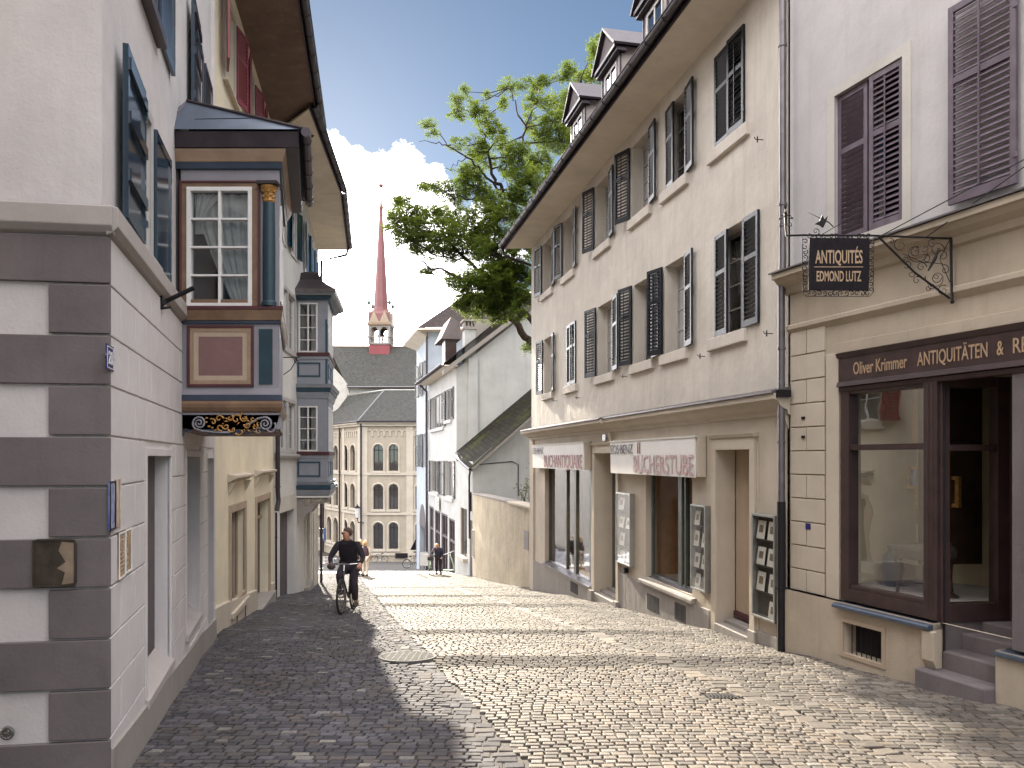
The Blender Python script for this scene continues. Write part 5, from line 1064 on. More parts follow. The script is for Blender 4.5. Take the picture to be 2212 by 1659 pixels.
de = fT.p(TL, 0); m = MB(); m.prism([Vector((de.x, de.y, -.2)), Vector((de.x + .32, de.y - .85, -.2)), Vector((de.x + .38, de.y - .85, -.2)), Vector((de.x + .06, de.y, -.2))], [Vector((de.x, de.y, 2.6)), Vector((de.x + .32, de.y - .85, 2.6)), Vector((de.x + .38, de.y - .85, 2.6)), Vector((de.x + .06, de.y, 2.6))]); m.build('shop_door', 'shop_brown', AH)
m = MB(); m.box(fA, AY(7.35), AY(7.63), -.3, 2.5, -.1, .03); m.build('shop_pier', 'stone_quoin', AH, bevel=.01)
# steps
m = MB()
for k, (z, of, ob_) in enumerate(((-.70, .24, -.9), (-.50, -.02, -.9), (-.32, -.26, -.9), (-.2, -.5, -.9))): m.box(fA, AY(7.745), x84 - (.0 if k else -.12), -1.5, z, ob_, of)
m.build('door_step', 'stone_quoin', AH, bevel=.02)
# fascia with lettering
m = MB(); m.box(fA, AY(5), AY(9.76), 2.56, 2.90, -.12, .06); m.prof(fA, [(.0, 2.49), (.09, 2.50), (.07, 2.56), (.0, 2.57)], AY(5), AY(9.77)); m.prof(fA, [(0, 2.86), (.07, 2.86), (.10, 2.92), (0, 2.925)], AY(5), AY(9.775)); m.prof(fA, [(0, 2.43), (.05, 2.44), (.06, 2.49), (0, 2.49)], AY(5), AY(9.76)); m.build('fascia', 'shop_brown', AH, bevel=.003)
SG = thing('shop_lettering', 'painted lettering Oliver Krimmer ANTIQUITÄTEN & RE on the dark brown fascia', 'shop sign', fA.p(AY(8.7), 2.6, .06))
au = lambda u: fA.u(u, .065)
text('letters', 'Oliver Krimmer', fA, au(1843), 2.635, .150, .064, 'letter_gold', SG, width=au(1843) - au(1959), rev=True, bold=.012, depth=.003)
text('letters', 'ANTIQUITÄTEN', fA, au(1981), 2.635, .150, .064, 'letter_gold', SG, width=au(1981) - au(2133), rev=True, bold=.008, depth=.003)
text('letters', '&', fA, au(2153), 2.635, .145, .064, 'letter_gold', SG, width=au(2153) - au(2168), rev=True, bold=.008, depth=.003)
text('letters', 'RE', fA, au(2188), 2.635, .150, .064, 'letter_gold', SG, width=.15, rev=True, bold=.008, depth=.003)
# shop interior
m = MB(); c0 = fA.p(aL - .05, 0, -.15); c1 = fA.p(x84 - .1, 0, -.15)
iA = lambda a, z, o: fA.p(a, z, o)
m.quad(iA(AY(9.9), -.02, -.1), iA(AY(8.5), -.02, -.1), iA(AY(8.3), -.02, -2.2), iA(AY(9.9), -.02, -2.2)); m.build('display_floor', 'stone_trim', AH)
m = MB(); m.quad(iA(AY(9.95), -.1, -1.3), iA(AY(7.2), -.1, -2.6), iA(AY(7.2), 3, -2.6), iA(AY(9.95), 3, -1.3)); m.quad(iA(AY(9.85), -.1, -.1), iA(AY(9.85), -.1, -1.4), iA(AY(9.85), 3, -1.4), iA(AY(9.85), 3, -.1)); m.build('display_wall', 'interior_cream', AH)
m = MB(); m.box(fA, AY(9.1), AY(9.62), 1.75, 2.9, -1.05, -1.0); m.build('hanging', 'interior_orange', AH)
m = MB(); cpt = fT.p(.22, 0, -.35); m.lathe((cpt.x, cpt.y, 0), [(.09, -.02), (.09, 2.6)], 16); m.build('interior_column', 'plaster_pale', AH)
m = MB(); m.quad(fT.p(.35, .3, -.9), fT.p(1.2, .3, -.9), fT.p(1.2, 2.6, -.9), fT.p(.35, 2.6, -.9)); m.build('interior_cabinet', 'wood_chair', AH)
m = MB(); m.box(fT, .1, TL - .05, -.1, .0, -.8, -.13); m.build('display_floor', 'stone_trim', AH)
# antique stool chair
c = fA.p(AY(9.02), -.02, -.5); CH = thing('antique_chair', 'dark upholstered antique chair standing in the antiques shop window', 'chair', c); cr = R(20)
def rp(x, y, z): return (c.x + x * math.cos(cr) - y * math.sin(cr), c.y + x * math.sin(cr) + y * math.cos(cr), c.z + z)
m = MB(); m.wbox(rp(0, 0, .50), (.54, .48, .17), rz=cr); m.build('seat', 'cushion', CH, bevel=.05)
for sx in (-1, 1):
    for sy in (-1, 1): m = MB(); m.tube([rp(sx * .2, sy * .18, .40), rp(sx * .2, sy * .18, .2), rp(sx * .215, sy * .195, 0)], [.030, .022, .018], 8); m.build('leg', 'wood_chair', CH)
m = MB(); m.tube([rp(-.2, -.18, .12), rp(.2, .18, .12)], .01, 6); m.tube([rp(.2, -.18, .12), rp(-.2, .18, .12)], .01, 6); m.build('stretcher', 'wood_chair', CH)
c = fA.p(AY(9.55), -.02, -.6); T = thing('vase', 'tall dark vase at the far side of the antiques shop window', 'vase', c); m = MB(); m.lathe(c, [(.07, 0), (.10, .03), (.14, .22), (.11, .38), (.05, .46), (.07, .52), (.05, .52)], 18); m.build('vase_body', 'bay_blue', T, smooth=True)
for k, (yy_, z0, w_, hh_) in enumerate(((9.25, .75, .34, .46), (8.98, 1.0, .30, .38), (9.5, 1.2, .22, .3))):
    a = AY(yy_); T = thing('picture_frame', ('gilt framed picture hanging at the back of the antiques window, middle one', 'largest gilt framed picture at the back of the antiques window', 'smallest gilt framed picture at the back of the antiques window')[k], 'picture', fA.p(a, z0, -1.05)); m = MB(); frame4(m, fA, a, a + w_, z0, z0 + hh_, .045, -1.05, -1.0); m.build('frame', 'gold', T); m = MB(); m.box(fA, a + .04, a + w_ - .04, z0 + .04, z0 + hh_ - .04, -1.045, -1.03); m.build('picture', ('poster_tan', 'poster_brown', 'poster_blue')[k], T)
c = fT.p(.40, .0, -.40); T = thing('candlestick', 'thin dark candlestick standing in the canted antiques window', 'candlestick', c); m = MB(); m.lathe(c, [(.10, 0), (.09, .02), (.015, .06), (.015, .42), (.045, .45), (.012, .47), (.012, .62)], 12); m.build('stem', 'wood_chair', T, smooth=True)
# upper windows
window(AH, fA, WU[0], WU[1], WU[2], WU[3], o=-.16, nx=2, nz_=3); m = MB(); frame4(m, fA, WU[0] - .12, WU[1] + .12, WU[2] - .1, WU[3] + .12, .12, -.07, -.042); m.build('window_surround', 'stone_pale', AH)
shutter(AH, fA, WU[1], WU[2] + .01, WU[3] - WU[2] - .02, .5, 1, True, 'shutter_purple', o=-.10); shutter(AH, fA, WU[0], WU[2] + .01, WU[3] - WU[2] - .02, .5, 1, False, 'shutter_purple', o=-.10)
window(AH, fA, WV[0], WV[1], WV[2], WV[3], o=-.16, nx=2, nz_=3); shutter(AH, fA, AY(7.6), 4.32, 2.12, .74, 178, True, 'shutter_purple', o=-.02)
pipe(AH, [fR.p(-.02, 10.4, .10), fR.p(-.02, 4.3, .10), fR.p(-.02, 4.0, .12), fR.p(-.02, 2.7, .12), fR.p(-.02, 1.0, .12)], .048, 'zinc', rings=2.2); pipe(AH, [fR.p(-.02, 1.0, .12), fR.p(-.02, G(10.7), .12)], .058, 'iron', rings=3)
m = MB(); m.box(fR, -.15, -.02, 2.44, 2.54, .05, .24); m.build('gutter_outlet', 'iron', AH)
for v_, u_, nm in ((903, 1736, 'small black metal fitting on the rusticated strip, upper one'), (944, 1736, 'small black metal fitting on the rusticated strip, lower one')):
    a = fA.u(u_, .03); z = fA.v(a, v_, .03); T = thing('wall_fitting', nm, 'fitting', fA.p(a, z, .03)); m = MB(); m.box(fA, a - .03, a + .03, z - .018, z + .018, .028, .045); m.build('plate', 'iron', T)
a = fA.u(1746, .03); z = fA.v(a, 1137, .03); T = thing('wall_sign', 'tiny dark blue square plate on the wall left of the antiques window', 'sign', fA.p(a, z, .03)); m = MB(); m.box(fA, a - .045, a + .045, z - .04, z + .04, .028, .038); m.build('plate', 'blue_enamel', T)
# hanging wrought iron sign
KH = 8.2 / FPX; hx = lambda u: (u - CX) * KH; hz_ = lambda v: EYE - (v - HZ) * KH
fH = Fr(0, 8.2, 1, 0, 1); HS = thing('hanging_sign', 'black wrought iron hanging shop sign reading ANTIQUITÉS EDMOND LUTZ on a scrolled bracket', 'shop sign', (hx(2054), 8.2, hz_(640)))
m = MB(); T_ = lambda pts, r, n=6: m.tube([fH.p(hx(u), hz_(v), o) for u, v, o in pts], r, n)
T_([(2062, 516, 0), (2000, 513, 0), (1890, 509, 0), (1735, 508, 0), (1698, 509, 0)], .011); T_([(1698, 509, 0), (1697, 480, 0), (1697, 452, 0)], .009); T_([(2054, 505, 0), (2055, 600, 0), (2057, 652, 0)], .014); T_([(1898, 512, 0), (1975, 588, 0), (2052, 645, 0)], .011)
m.ball(fH.p(hx(2063), hz_(518), 0), .028, 8); m.ball(fH.p(hx(2057), hz_(652), 0), .022, 8); m.ball(fH.p(hx(1697), hz_(447), 0), .016, 6, (.8, .8, 2))
for u0, v0 in ((2000, 513), (1900, 511)):
    p0 = fH.p(hx(u0), hz_(v0), 0); wl = fA.p(AY(7.2), 4.6, -.04); m.tube([p0, p0.lerp(wl, .5), wl], .006, 5)
m.build('bracket', 'iron', HS)
m = MB(); r_ = random.Random(9)
sp = lambda u, v, r, t, s_, ph, th=.0045: spiral(m, fH, hx(u), hz_(v), r * KH, t, s_, 0, th, ph, n=22)
for u, v, r, t_, s_, ph in ((1945, 530, 15, 1.3, 1, 2), (1978, 545, 26, 1.2, -1, 0), (1978, 545, 13, 1.4, 1, 1), (2024, 540, 17, 1.4, 1, 0), (2035, 553, 14, 1.3, -1, 3), (2013, 527, 11, 1.2, 1, 1), (2022, 600, 24, 1.2, 1, 3), (2022, 600, 12, 1.4, -1, 0), (2037, 628, 13, 1.4, 1, 1), (2040, 583, 12, 1.2, -1, 2), (1990, 577, 12, 1.3, 1, 0), (2000, 560, 11, 1.1, -1, 2), (1960, 570, 10, 1.2, 1, 4), (1968, 592, 9, 1.2, -1, 1), (1980, 606, 9, 1.2, 1, 1), (2004, 622, 8, 1.2, -1, 1), (1955, 560, 6, 1, 1, 0), (2013, 618, 8, 1.2, 1, 3), (1925, 522, 7, 1.2, -1, 2), (1998, 536, 9, 1, 1, 4)): sp(u, v, r, t_, s_, ph)
T_([(2005, 585, 0), (2018, 560, .01), (2027, 538, 0)], [.008, .02, .005]) ; T_([(1950, 548, 0), (1992, 566, 0), (2036, 570, 0)], .004); T_([(2050, 520, 0), (2030, 560, 0), (2052, 610, 0)], .004)
for u, v, r, t_, s_, ph in ((1689, 470, 6, 1.2, 1, 0), (1705, 470, 6, 1.2, -1, 3), (1688, 484, 6, 1.2, -1, 0), (1706, 484, 6, 1.2, 1, 3), (1697, 462, 5, .8, 1, 1), (1762, 500, 9, 1.5, 1, 4)): sp(u, v, r, t_, s_, ph, .005)
for u, v in ((1683, 473), (1711, 471), (1685, 488), (1709, 487), (1697, 470)): m.ball(fH.p(hx(u), hz_(v), 0), .011, 5)
T_([(1697, 460, 0), (1697, 498, 0)], [.02, .008]); T_([(1746, 457, -.02), (1790, 480, 0), (1800, 490, 0)], [.001, .006, .006]); T_([(1775, 507, 0), (1842, 468, 0)], .004)
m.plate(fH, [(hx(1760), hz_(484)), (hx(1770), hz_(478)), (hx(1776), hz_(464)), (hx(1780), hz_(474)), (hx(1788), hz_(466)), (hx(1784), hz_(480)), (hx(1778), hz_(492)), (hx(1770), hz_(486))], -.01, .01)
m.build('scroll', 'iron', HS)
m = MB(); m.plate(fH, [(hx(1748), hz_(514)), (hx(1878), hz_(515)), (hx(1876), hz_(628)), (hx(1746), hz_(627))], -.012, .012); sb = m.build('sign_board', 'sign_black', HS, bevel=.003)
m = MB()
def rim(u0, v0, u1, v1, n):
    for k in range(n):
        q = (k + .5) / n; u = u0 + (u1 - u0) * q; v = v0 + (v1 - v0) * q; spiral(m, fH, hx(u), hz_(v), 6.5 * KH, 1.1, 1 if k % 2 else -1, 0, .006, r_.uniform(0, 6), n=12)
rim(1739, 516, 1739, 630, 10); rim(1882, 516, 1881, 632, 10); rim(1740, 633, 1880, 634, 12); rim(1742, 511, 1880, 511, 14)
T_([(1733, 512, 0), (1735, 632, 0), (1742, 640, 0), (1878, 640, 0), (1886, 632, 0), (1888, 512, 0)], .004); m.build('scroll_edge', 'iron', HS)
text('letters', 'ANTIQUITÉS', fH, hx(1760), hz_(569), 28 * KH, .014, 'letter_gold', HS, width=102 * KH, bold=.015, depth=.003); text('letters', 'EDMOND LUTZ', fH, hx(1763), hz_(608), 22 * KH, .014, 'letter_gold', HS, width=96 * KH, bold=.015, depth=.003)
m = MB(); m.box(fH, hx(1758), hx(1863), hz_(578), hz_(576.5), .012, .015); m.build('line', 'letter_gold', HS)
# ================================================================ garden wall and the houses down the right side
f5 = Fr(.65, 26.2, -.25, 1, -1); Y5 = f5.Y
GW = thing('garden_wall', 'rough ochre garden wall with a stone cap between the bookshop house and the low house', 'wall', f5.p(0, G(26)))
m = MB(); n = 24; L = Y5(36.15); prev = None
wallgrid(m, f5, -.6, L, -5, -.12, [(.35, .85, -1.55, -.95, .12)]); m.quad(f5.p(-.6, -.12), f5.p(L, -.12), f5.p(L, -.12, -.45), f5.p(-.6, -.12, -.45)); m.quad(f5.p(-.6, -5, -.45), f5.p(L, -5, -.45), f5.p(L, -.12, -.45), f5.p(-.6, -.12, -.45)); m.build('wall', 'wall_rough', GW)
m = MB(); m.box(f5, -.6, 1.05, -5, -.12, 0, .08); m.build('pier', 'wall_rough', GW) if False else None
m = MB(); m.box(f5, -.65, 3.1, -.12, -.03, -.5, .10); m.build('cap_stone', 'stone_warm', GW, bevel=.015); m = MB(); m.box(f5, 3.1, L, -.12, -.02, -.5, .02); m.build('cap_stone', 'stone_grey', GW, bevel=.03)
m = MB(); m.box(f5, .35, .85, -1.55, -.95, -.12, -.08); m.box(f5, .32, .88, -1.58, -.92, -.02, .012); m.build('meter_door', 'shop_brown', GW)
PLN = []
for px, h_, ns, nm in ((1.1, 1.5, 9, 'straggly dry shrub on top of the garden wall, nearest the bookshop house'), (3.2, 1.0, 7, 'low green shrub on top of the garden wall, left of the dry one')):
    base = f5.p(px, -.03, -.9); T = thing('garden_shrub', nm, 'shrub', base); m = MB(); q = MB(); r_ = random.Random(int(px * 10))
    for k in range(ns * 3):
        d = Vector((r_.gauss(0, .3), r_.gauss(0, .3), 1)).normalized() * h_ * r_.uniform(.5, 1.15); b0 = base + Vector((r_.uniform(-.5, .5), r_.uniform(-.3, .3), -.1)); tip = b0 + d; m.tube([b0, b0.lerp(tip, .5) + Vector((r_.gauss(0, .04), 0, 0)), tip], [.012, .008, .004], 4)
        for j in range(26):
            p_ = b0.lerp(tip, r_.uniform(.35, 1.02)) + Vector((r_.gauss(0, .07), r_.gauss(0, .07), r_.gauss(0, .07))); t1 = Vector((r_.gauss(0, 1), r_.gauss(0, 1), r_.gauss(0, 1))).normalized(); t2 = t1.cross(Vector((r_.gauss(0, 1), r_.gauss(0, 1), 1))).normalized(); q.quad(p_ - t1 * .05, p_ + t2 * .02, p_ + t1 * .05, p_ - t2 * .02)
    m.build('stems', 'bark', T); q.build('leaves', 'leaf_small', T, recalc=False)
# low house with mossy roof
LH = thing('low_house', 'low white house with a steep mossy tiled roof behind the garden wall', 'house', f5.p(L, G(36.2)))
lD = [(Y5(36.25), Y5(36.95), -6, -1.35, .2), (Y5(37.6), Y5(39.3), -3.3, -.9, .15)]
m = MB(); wallgrid(m, f5, L, Y5(40.5), -6, 1.45, lD); fG = Fr(f5.p(L, 0).x, f5.p(L, 0).y, 1, .25, 1)
m.add([fG.p(0, -6), fG.p(9, -6), fG.p(9, 1.35 + 9 * .86), fG.p(0, 1.35)], [(0, 1, 2, 3)]); m.build('wall', 'plaster_far', LH)
m = MB(); m.box(f5, lD[0][0], lD[0][1], -6, -1.35, -.2, -.15); m.build('door', 'niche_dark', LH); window(LH, f5, lD[1][0], lD[1][1], lD[1][2], lD[1][3], o=-.08, nx=2, nz_=1, mat='wood_brown')
m = MB(); m.box(f5, lD[1][0] - .1, lD[1][1] + .1, lD[1][2] - .16, lD[1][2], 0, .22); m.build('window_sill', 'stone_warm', LH)
m = MB(); A, B_, C_, D_ = Vector((-1.90, 35.75, 1.10)), Vector((4.4, 35.75, 1.1 + 6.3 * .877)), Vector((3.7, 40.45, 1.85 + 6.75 * .84)), Vector((-3.05, 40.45, 1.85))
roofquad(m, A, D_, C_, B_); m.build('roof', 'roof_moss', LH, recalc=False); m = MB(); d_ = Vector((0, 0, -.12)); m.prism([A + d_ * .1, B_ + d_ * .1, B_ + d_, A + d_], [q + Vector((0, .12, 0)) for q in (A + d_ * .1, B_ + d_ * .1, B_ + d_, A + d_)]); m.prism([A + d_ * .1, A + d_, A + d_ + Vector((.12, 0, 0)), A + d_ * .1 + Vector((.12, 0, 0))], [q + Vector((0, 0, 0)) for q in (D_ + d_ * .1, D_ + d_, D_ + d_ + Vector((.12, 0, 0)), D_ + d_ * .1 + Vector((.12, 0, 0)))]); m.build('barge_board', 'stone_grey', LH)
m = MB(); m.tube([A + Vector((-.06, 0, -.02)), D_ + Vector((-.06, 0, -.02))], .07, 8); m.build('gutter', 'zinc_dark', LH); pipe(LH, [A + Vector((-.05, .3, -.05)), f5.p(L + .3, .7, .12), f5.p(L + .3, -2.2, .10)], .05, 'zinc_dark')
m = MB()
for k in range(3): x = L + .15 + k * .12; m.tube([f5.p(x, -.9, .05), f5.p(x, .0, .05)], .02, 5)
m.build('iron_bars', 'iron', LH)
T = thing('notice_board', 'slim framed notice hanging on the low house by its door', 'sign', f5.p(L - .15, -2.6)); m = MB(); m.box(f5, L - .32, L - .1, -3.0, -1.75, .0, .06); m.build('board', 'interior_dark', T); m = MB(); frame4(m, f5, L - .33, L - .09, -3.01, -1.74, .03, .0, .075); m.build('frame', 'paper', T)
# white house with grey shutters
WH = thing('white_house', 'white house with a tall gable end, chimney and slatted grey shutters down the street', 'house', f5.p(Y5(40.5), G(40.5)))
a0, a1 = Y5(40.5), Y5(51); g0 = f5.p(a0, 0); fg = Fr(g0.x, g0.y, 1, .25, 1)
up = [(Y5(44.6), Y5(49.6), 3.45, 5.45, .15), (Y5(41.9), Y5(43.9), 3.75, 5.45, .15)]; mid = [(Y5(46.6), Y5(50.0), -.55, 1.45, .15), (Y5(41.5), Y5(44.2), -.55, 1.45, .15)]; gf = [(Y5(41.0), Y5(42.9), -7, -1.7, .25), (Y5(43.3), Y5(45.6), -7, -1.6, .25), (Y5(46.0), Y5(48.2), -7, -1.6, .25), (Y5(48.6), Y5(50.5), -7, -1.5, .25)]
m = MB(); wallgrid(m, f5, a0, a1, -7.5, 6.5, up + mid + gf); m.add([fg.p(0, -7), fg.p(9, -7), fg.p(9, 6.3 + 9 * .81), fg.p(0, 6.3)], [(0, 1, 2, 3)]); m.box(fg, .62, 1.12, 1.5, 6.9, 0, .12); m.build('wall', 'plaster_far', WH)
for h in up + mid:
    window(WH, f5, h[0], h[1], h[2], h[3], o=-.10, nx=4, nz_=1, mat='window_grey', glass='glass_dark'); q = MB(); q.box(f5, h[0] - .15, h[1] + .15, h[2] - .2, h[2] - .02, 0, .12); q.build('window_sill', 'plaster_grey', WH)
    shutter(WH, f5, h[0] - .05, h[2], h[3] - h[2], .7, 176, False, 'shutter_green', o=.04); shutter(WH, f5, h[1] + .05, h[2], h[3] - h[2], .7, 174, True, 'shutter_green', o=.04)
for h in gf:
    q = MB(); frame4(q, f5, h[0], h[1], h[2], h[3], .14, -.2, -.05); q.box(f5, h[0], h[1], -3.0, -2.86, -.2, -.05); q.box(f5, (h[0] + h[1]) / 2 - .06, (h[0] + h[1]) / 2 + .06, h[2], h[3], -.2, -.06); fr_ = q.build('shop_window', 'niche_dark', WH); q = MB(); q.box(f5, h[0], h[1], h[2], h[3], -.2, -.16); q.build('pane', 'glass_dark', fr_)
m, _ = eave(WH, f5, a0 - .3, a1, 6.42, .7, ('soffit_white', 'zinc_dark', ''), rise=.0, dep=6, pitch=.81); m.build('roof', 'roof_tiles', WH)
q = MB(); q.prism([fg.p(-.75, 5.95, .35), fg.p(9, 6.0 + 9.3 * .81, .35), fg.p(9, 6.28 + 9.3 * .81, .35), fg.p(-.75, 6.22, .35)], [fg.p(-.75, 5.95, 0), fg.p(9, 6.0 + 9.3 * .81, 0), fg.p(9, 6.28 + 9.3 * .81, 0), fg.p(-.75, 6.22, 0)]); q.build('barge_board', 'stone_grey', WH)
pipe(WH, [f5.p(a1 - .2, 6.6, .75), f5.p(a1 - .2, 6.0, .15), f5.p(a1 - .2, -6.5, .12)], .08, 'zinc_dark')
q = MB(); q.box(fg, .52, 1.10, 6.6, 8.5, -1.1, -.4); ch = q.build('chimney', 'plaster_far', WH); q = MB(); q.box(fg, .45, 1.18, 8.5, 8.62, -1.18, -.32); 
for k in range(4): q.box(fg, .5 + k * .18, .58 + k * .18, 8.62, 8.92, -1.1, -.4)
q.box(fg, .42, 1.2, 8.92, 9.0, -1.2, -.3); q.build('chimney_cap', 'stone_grey', ch)
q = MB(); q.box(fg, -.35, .28, 6.6, 8.5, -2.6, -1.6); dm = q.build('dormer', 'shop_brown', WH); q = MB(); q.prism([fg.p(-.6, 8.1, -1.4), fg.p(.5, 8.1, -1.4), fg.p(.45, 9.0, -1.4), fg.p(-.05, 9.3, -1.4)], [fg.p(-.6, 8.1, -4), fg.p(.5, 8.1, -4), fg.p(.45, 9.0, -4), fg.p(-.05, 9.3, -4)]); q.build('dormer_roof', 'stone_quoin', dm)
q = MB(); q.box(fg, 1.3, 9, 7.0, 9.4, -3.0, -2.2); q.build('attic_wall', 'stone_grey', WH)
T = thing('shop_plate', 'pale hanging shop plate on the white house above its dark shop windows', 'sign', f5.p(Y5(46.2), -1.3)); q = MB(); q.box(f5, Y5(45.7), Y5(46.7), -1.5, -.75, .1, .16); q.build('plate', 'paper', T); q = MB()
for k in range(4): q.box(f5, Y5(45.9), Y5(46.5), -1.4 + k * .16, -1.33 + k * .16, .16, .17)
q.build('printed_lines', 'letter_grey', T)
q = MB(); q.box(fg, 3.3, 4.4, 3.6, 4.5, 0, .06); q.build('shutter', 'shutter_green', WH); q = MB(); q.tube([fG.p(2.2, -.2, .03), fG.p(2.2, 1.3, .03), fG.p(1.9, 1.45, .03), fG.p(.2, 1.5 - .2, .03)], .02, 5); q.build('cable', 'iron', LH)
# tall blue-grey house beyond
TH = thing('tall_house', 'tall pale blue house with a hipped roof rising behind the white gable house', 'house', f5.p(Y5(51), G(51)))
b0, b1 = Y5(51.02), Y5(57.2); p51 = f5.p(b0, 0); fk = Fr(p51.x, p51.y, 1, .02, 1)
aw = [(Y5(a), Y5(b_), z0, z1, .15) for a, b_ in ((52.2, 53.4), (54.6, 55.8)) for z0, z1 in ((6.0, 8.3), (1.0, 3.3))]; ar = (Y5(52.3), Y5(55.4), -8, -3.2, .5)
m = MB(); wallgrid(m, f5, b0, b1, -8.5, 10.2, aw + [ar]); m.build('wall', 'plaster_blue', TH); m = MB(); m.box(fk, 0, 8, -8, 10.2, -.3, 0); m.build('end_wall', 'plaster_blue', TH)
ac_ = (ar[0] + ar[1]) / 2; rr_ = (ar[1] - ar[0]) / 2; m = MB(); m.plate(f5, [(ac_ + rr_ * math.cos(t_), -3.2 + 1.6 * math.sin(t_)) for t_ in [math.pi * k / 12 for k in range(13)]], -.05, .02); m.box(f5, ar[0], ar[1], -8.5, -3.2, -.5, -.3); m.build('archway', 'niche_dark', TH)
for h in aw: window(TH, f5, h[0], h[1], h[2], h[3], o=-.1, nx=2, nz_=3); shutter(TH, f5, h[0] - .05, h[2], h[3] - h[2], .55, 176, False, 'shutter_green', o=.04); shutter(TH, f5, h[1] + .05, h[2], h[3] - h[2], .55, 165, True, 'shutter_green', o=.04)
m = MB(); ov = .9; q0_ = f5.p(b0 - ov, 10.2, ov); q1_ = f5.p(b1 + ov, 10.2, ov); q2_ = fk.p(9, 10.2, ov); ap = f5.p(b0 + 3.0, 13.4, -3.3); apr = Vector((ap.x + 7, ap.y, 13.4)); q0_.z = 10.2
q0b = Vector((q0_.x, q2_.y, 10.15)); roofquad(m, q0b, q2_, apr, ap); roofquad(m, q1_, q0b, ap, ap + Vector((-.4, 2.2, 0))); m.build('roof', 'roof_tiles', TH, recalc=False)
m = MB(); m.prism([q0b + Vector((0, 0, -.02)), q2_ + Vector((0, 0, -.02)), q2_ + Vector((0, .9, -.05)), f5.p(b0, 10.1, 0)], [q0b + Vector((0, 0, -.14)), q2_ + Vector((0, 0, -.14)), q2_ + Vector((0, .9, -.16)), f5.p(b0, 9.95, 0)]); m.prism([q0b + Vector((0, 0, -.02)), q1_ + Vector((0, 0, -.02)), f5.p(b1, 10.0, 0), f5.p(b0, 10.0, 0)], [q0b + Vector((0, 0, -.14)), q1_ + Vector((0, 0, -.14)), f5.p(b1, 9.6, 0), f5.p(b0, 9.6, 0)]); m.build('soffit', 'soffit_white', TH)
pipe(TH, [f5.p(b0, 10.0, .1), f5.p(b0, 6.9, .1)], .07, 'zinc_dark')
# ================================================================ church and its annex
CA = thing('stone_building', 'pale sandstone building with rows of round arched windows closing the street', 'building', (-15.73, 80, G(80)))
kc = 80 / FPX; fc = Fr(-15.73, 80, 1, 0, 1); fl_ = Fr(-15.73, 80, -.53, .85, -1)
zc = lambda v: EYE - (v - HZ) * kc
rows = [(zc(1017), zc(961)), (zc(1100), zc(1046.6)), (zc(1186), zc(1129.6))]
cols = [(-.0 + (u0 - 779.5) * kc, (u1 - 779.5) * kc) for u0, u1 in ((806.7, 827.5), (840.5, 860), (898, 917))]
colsL = [(fl_.u(768), fl_.u(757.8)), (fl_.u(752), fl_.u(742)), (fl_.u(731.5), fl_.u(721.5)), (fl_.u(717), fl_.u(707)), (fl_.u(697), fl_.u(688))]
def archwall(fr, L_, cols, name):
    m = MB(); H = []; A = []
    for z0, z1 in rows:
        for x0, x1 in cols:
            r_ = (x1 - x0) / 2; H.append((x0, x1, z0, z1, .45)); c = (x0 + x1) / 2; n = 10
            for s_ in (-1, 1):       # spandrels closing the square hole to an arch
                P = [(c + s_ * r_, z1)] + [(c + s_ * r_ * math.cos(t_), z1 - r_ + r_ * math.sin(t_)) for t_ in [math.pi / 2 * k / n for k in range(n + 1)]]
                A.append(P)
    wallgrid(m, fr, 0, L_, -11, 5.4, H)
    for P in A: m.plate(fr, P, -.45, -.003)
    m.build(name, 'church_stone', CA)
    q = MB(); g_ = MB(); b = MB()
    for z0, z1 in rows:
        for x0, x1 in cols:
            r_ = (x1 - x0) / 2; c = (x0 + x1) / 2
            pts = [fr.p(c + (r_ + .12) * math.cos(t_), z1 - r_ + (r_ + .12) * math.sin(t_), .04) for t_ in [math.pi * k / 12 for k in range(13)]]; q.tube([fr.p(x1 + .12, z0, .04)] + pts + [fr.p(x0 - .12, z0, .04)], .09, 4); q.box(fr, x0 - .25, x1 + .25, z0 - .25, z0 - .02, 0, .16)
            f_ = MB(); f_.box(fr, c - .04, c + .04, z0, z1, -.34, -.28); f_.box(fr, x0, x1, z1 - r_ - .1, z1 - r_, -.35, -.28); f_.box(fr, x0, x0 + .08, z0, z1, -.35, -.28); f_.box(fr, x1 - .08, x1, z0, z1, -.35, -.28); w_ = f_.build('window', 'niche_dark' if 0 else 'shop_brown', CA)
            g_ = MB(); g_.quad(fr.p(x0, z0, -.33), fr.p(x1, z0, -.33), fr.p(x1, z1, -.33), fr.p(x0, z1, -.33)); g_.build('pane', 'glass_dark', w_)
    for v in (1024, 1110, 1197): q.box(fr, -.05, L_, zc(v) - .12, zc(v) + .14, 0, .14)
    q.box(fr, -.1, L_, 4.95, 5.4, 0, .3); q.box(fr, -.1, L_, 5.2, 5.4, .0, .5)
    x = .9
    while x < L_ - .9:       # little blind arcade under the eaves
        q.tube([fr.p(x - .27, 3.9, .05)] + [fr.p(x + .27 * math.cos(t_), 4.25 + .27 * math.sin(t_), .05) for t_ in [math.pi - math.pi * k / 6 for k in range(7)]] + [fr.p(x + .27, 3.9, .05)], .07, 4); x += .62
    for x in (.35, 5.1): q.box(fr, x - .35, x + .35, -11, 4.9, 0, .10)
    q.build('stone_trim', 'church_trim', CA)
archwall(fc, 14, cols, 'wall'); archwall(fl_, 24, colsL, 'wall')
m = MB(); P = Vector((-14.46, 87, 9.3)); P2 = Vector((-21.3, 95, 9.2)); C0 = Vector((-15.95, 79.4, 5.42)); CR = Vector((-1, 79.4, 5.42)); PR = Vector((-1, 87, 9.3)); CL = Vector((-15.95 - .53 * 26, 79.5 + .85 * 26, 5.42))
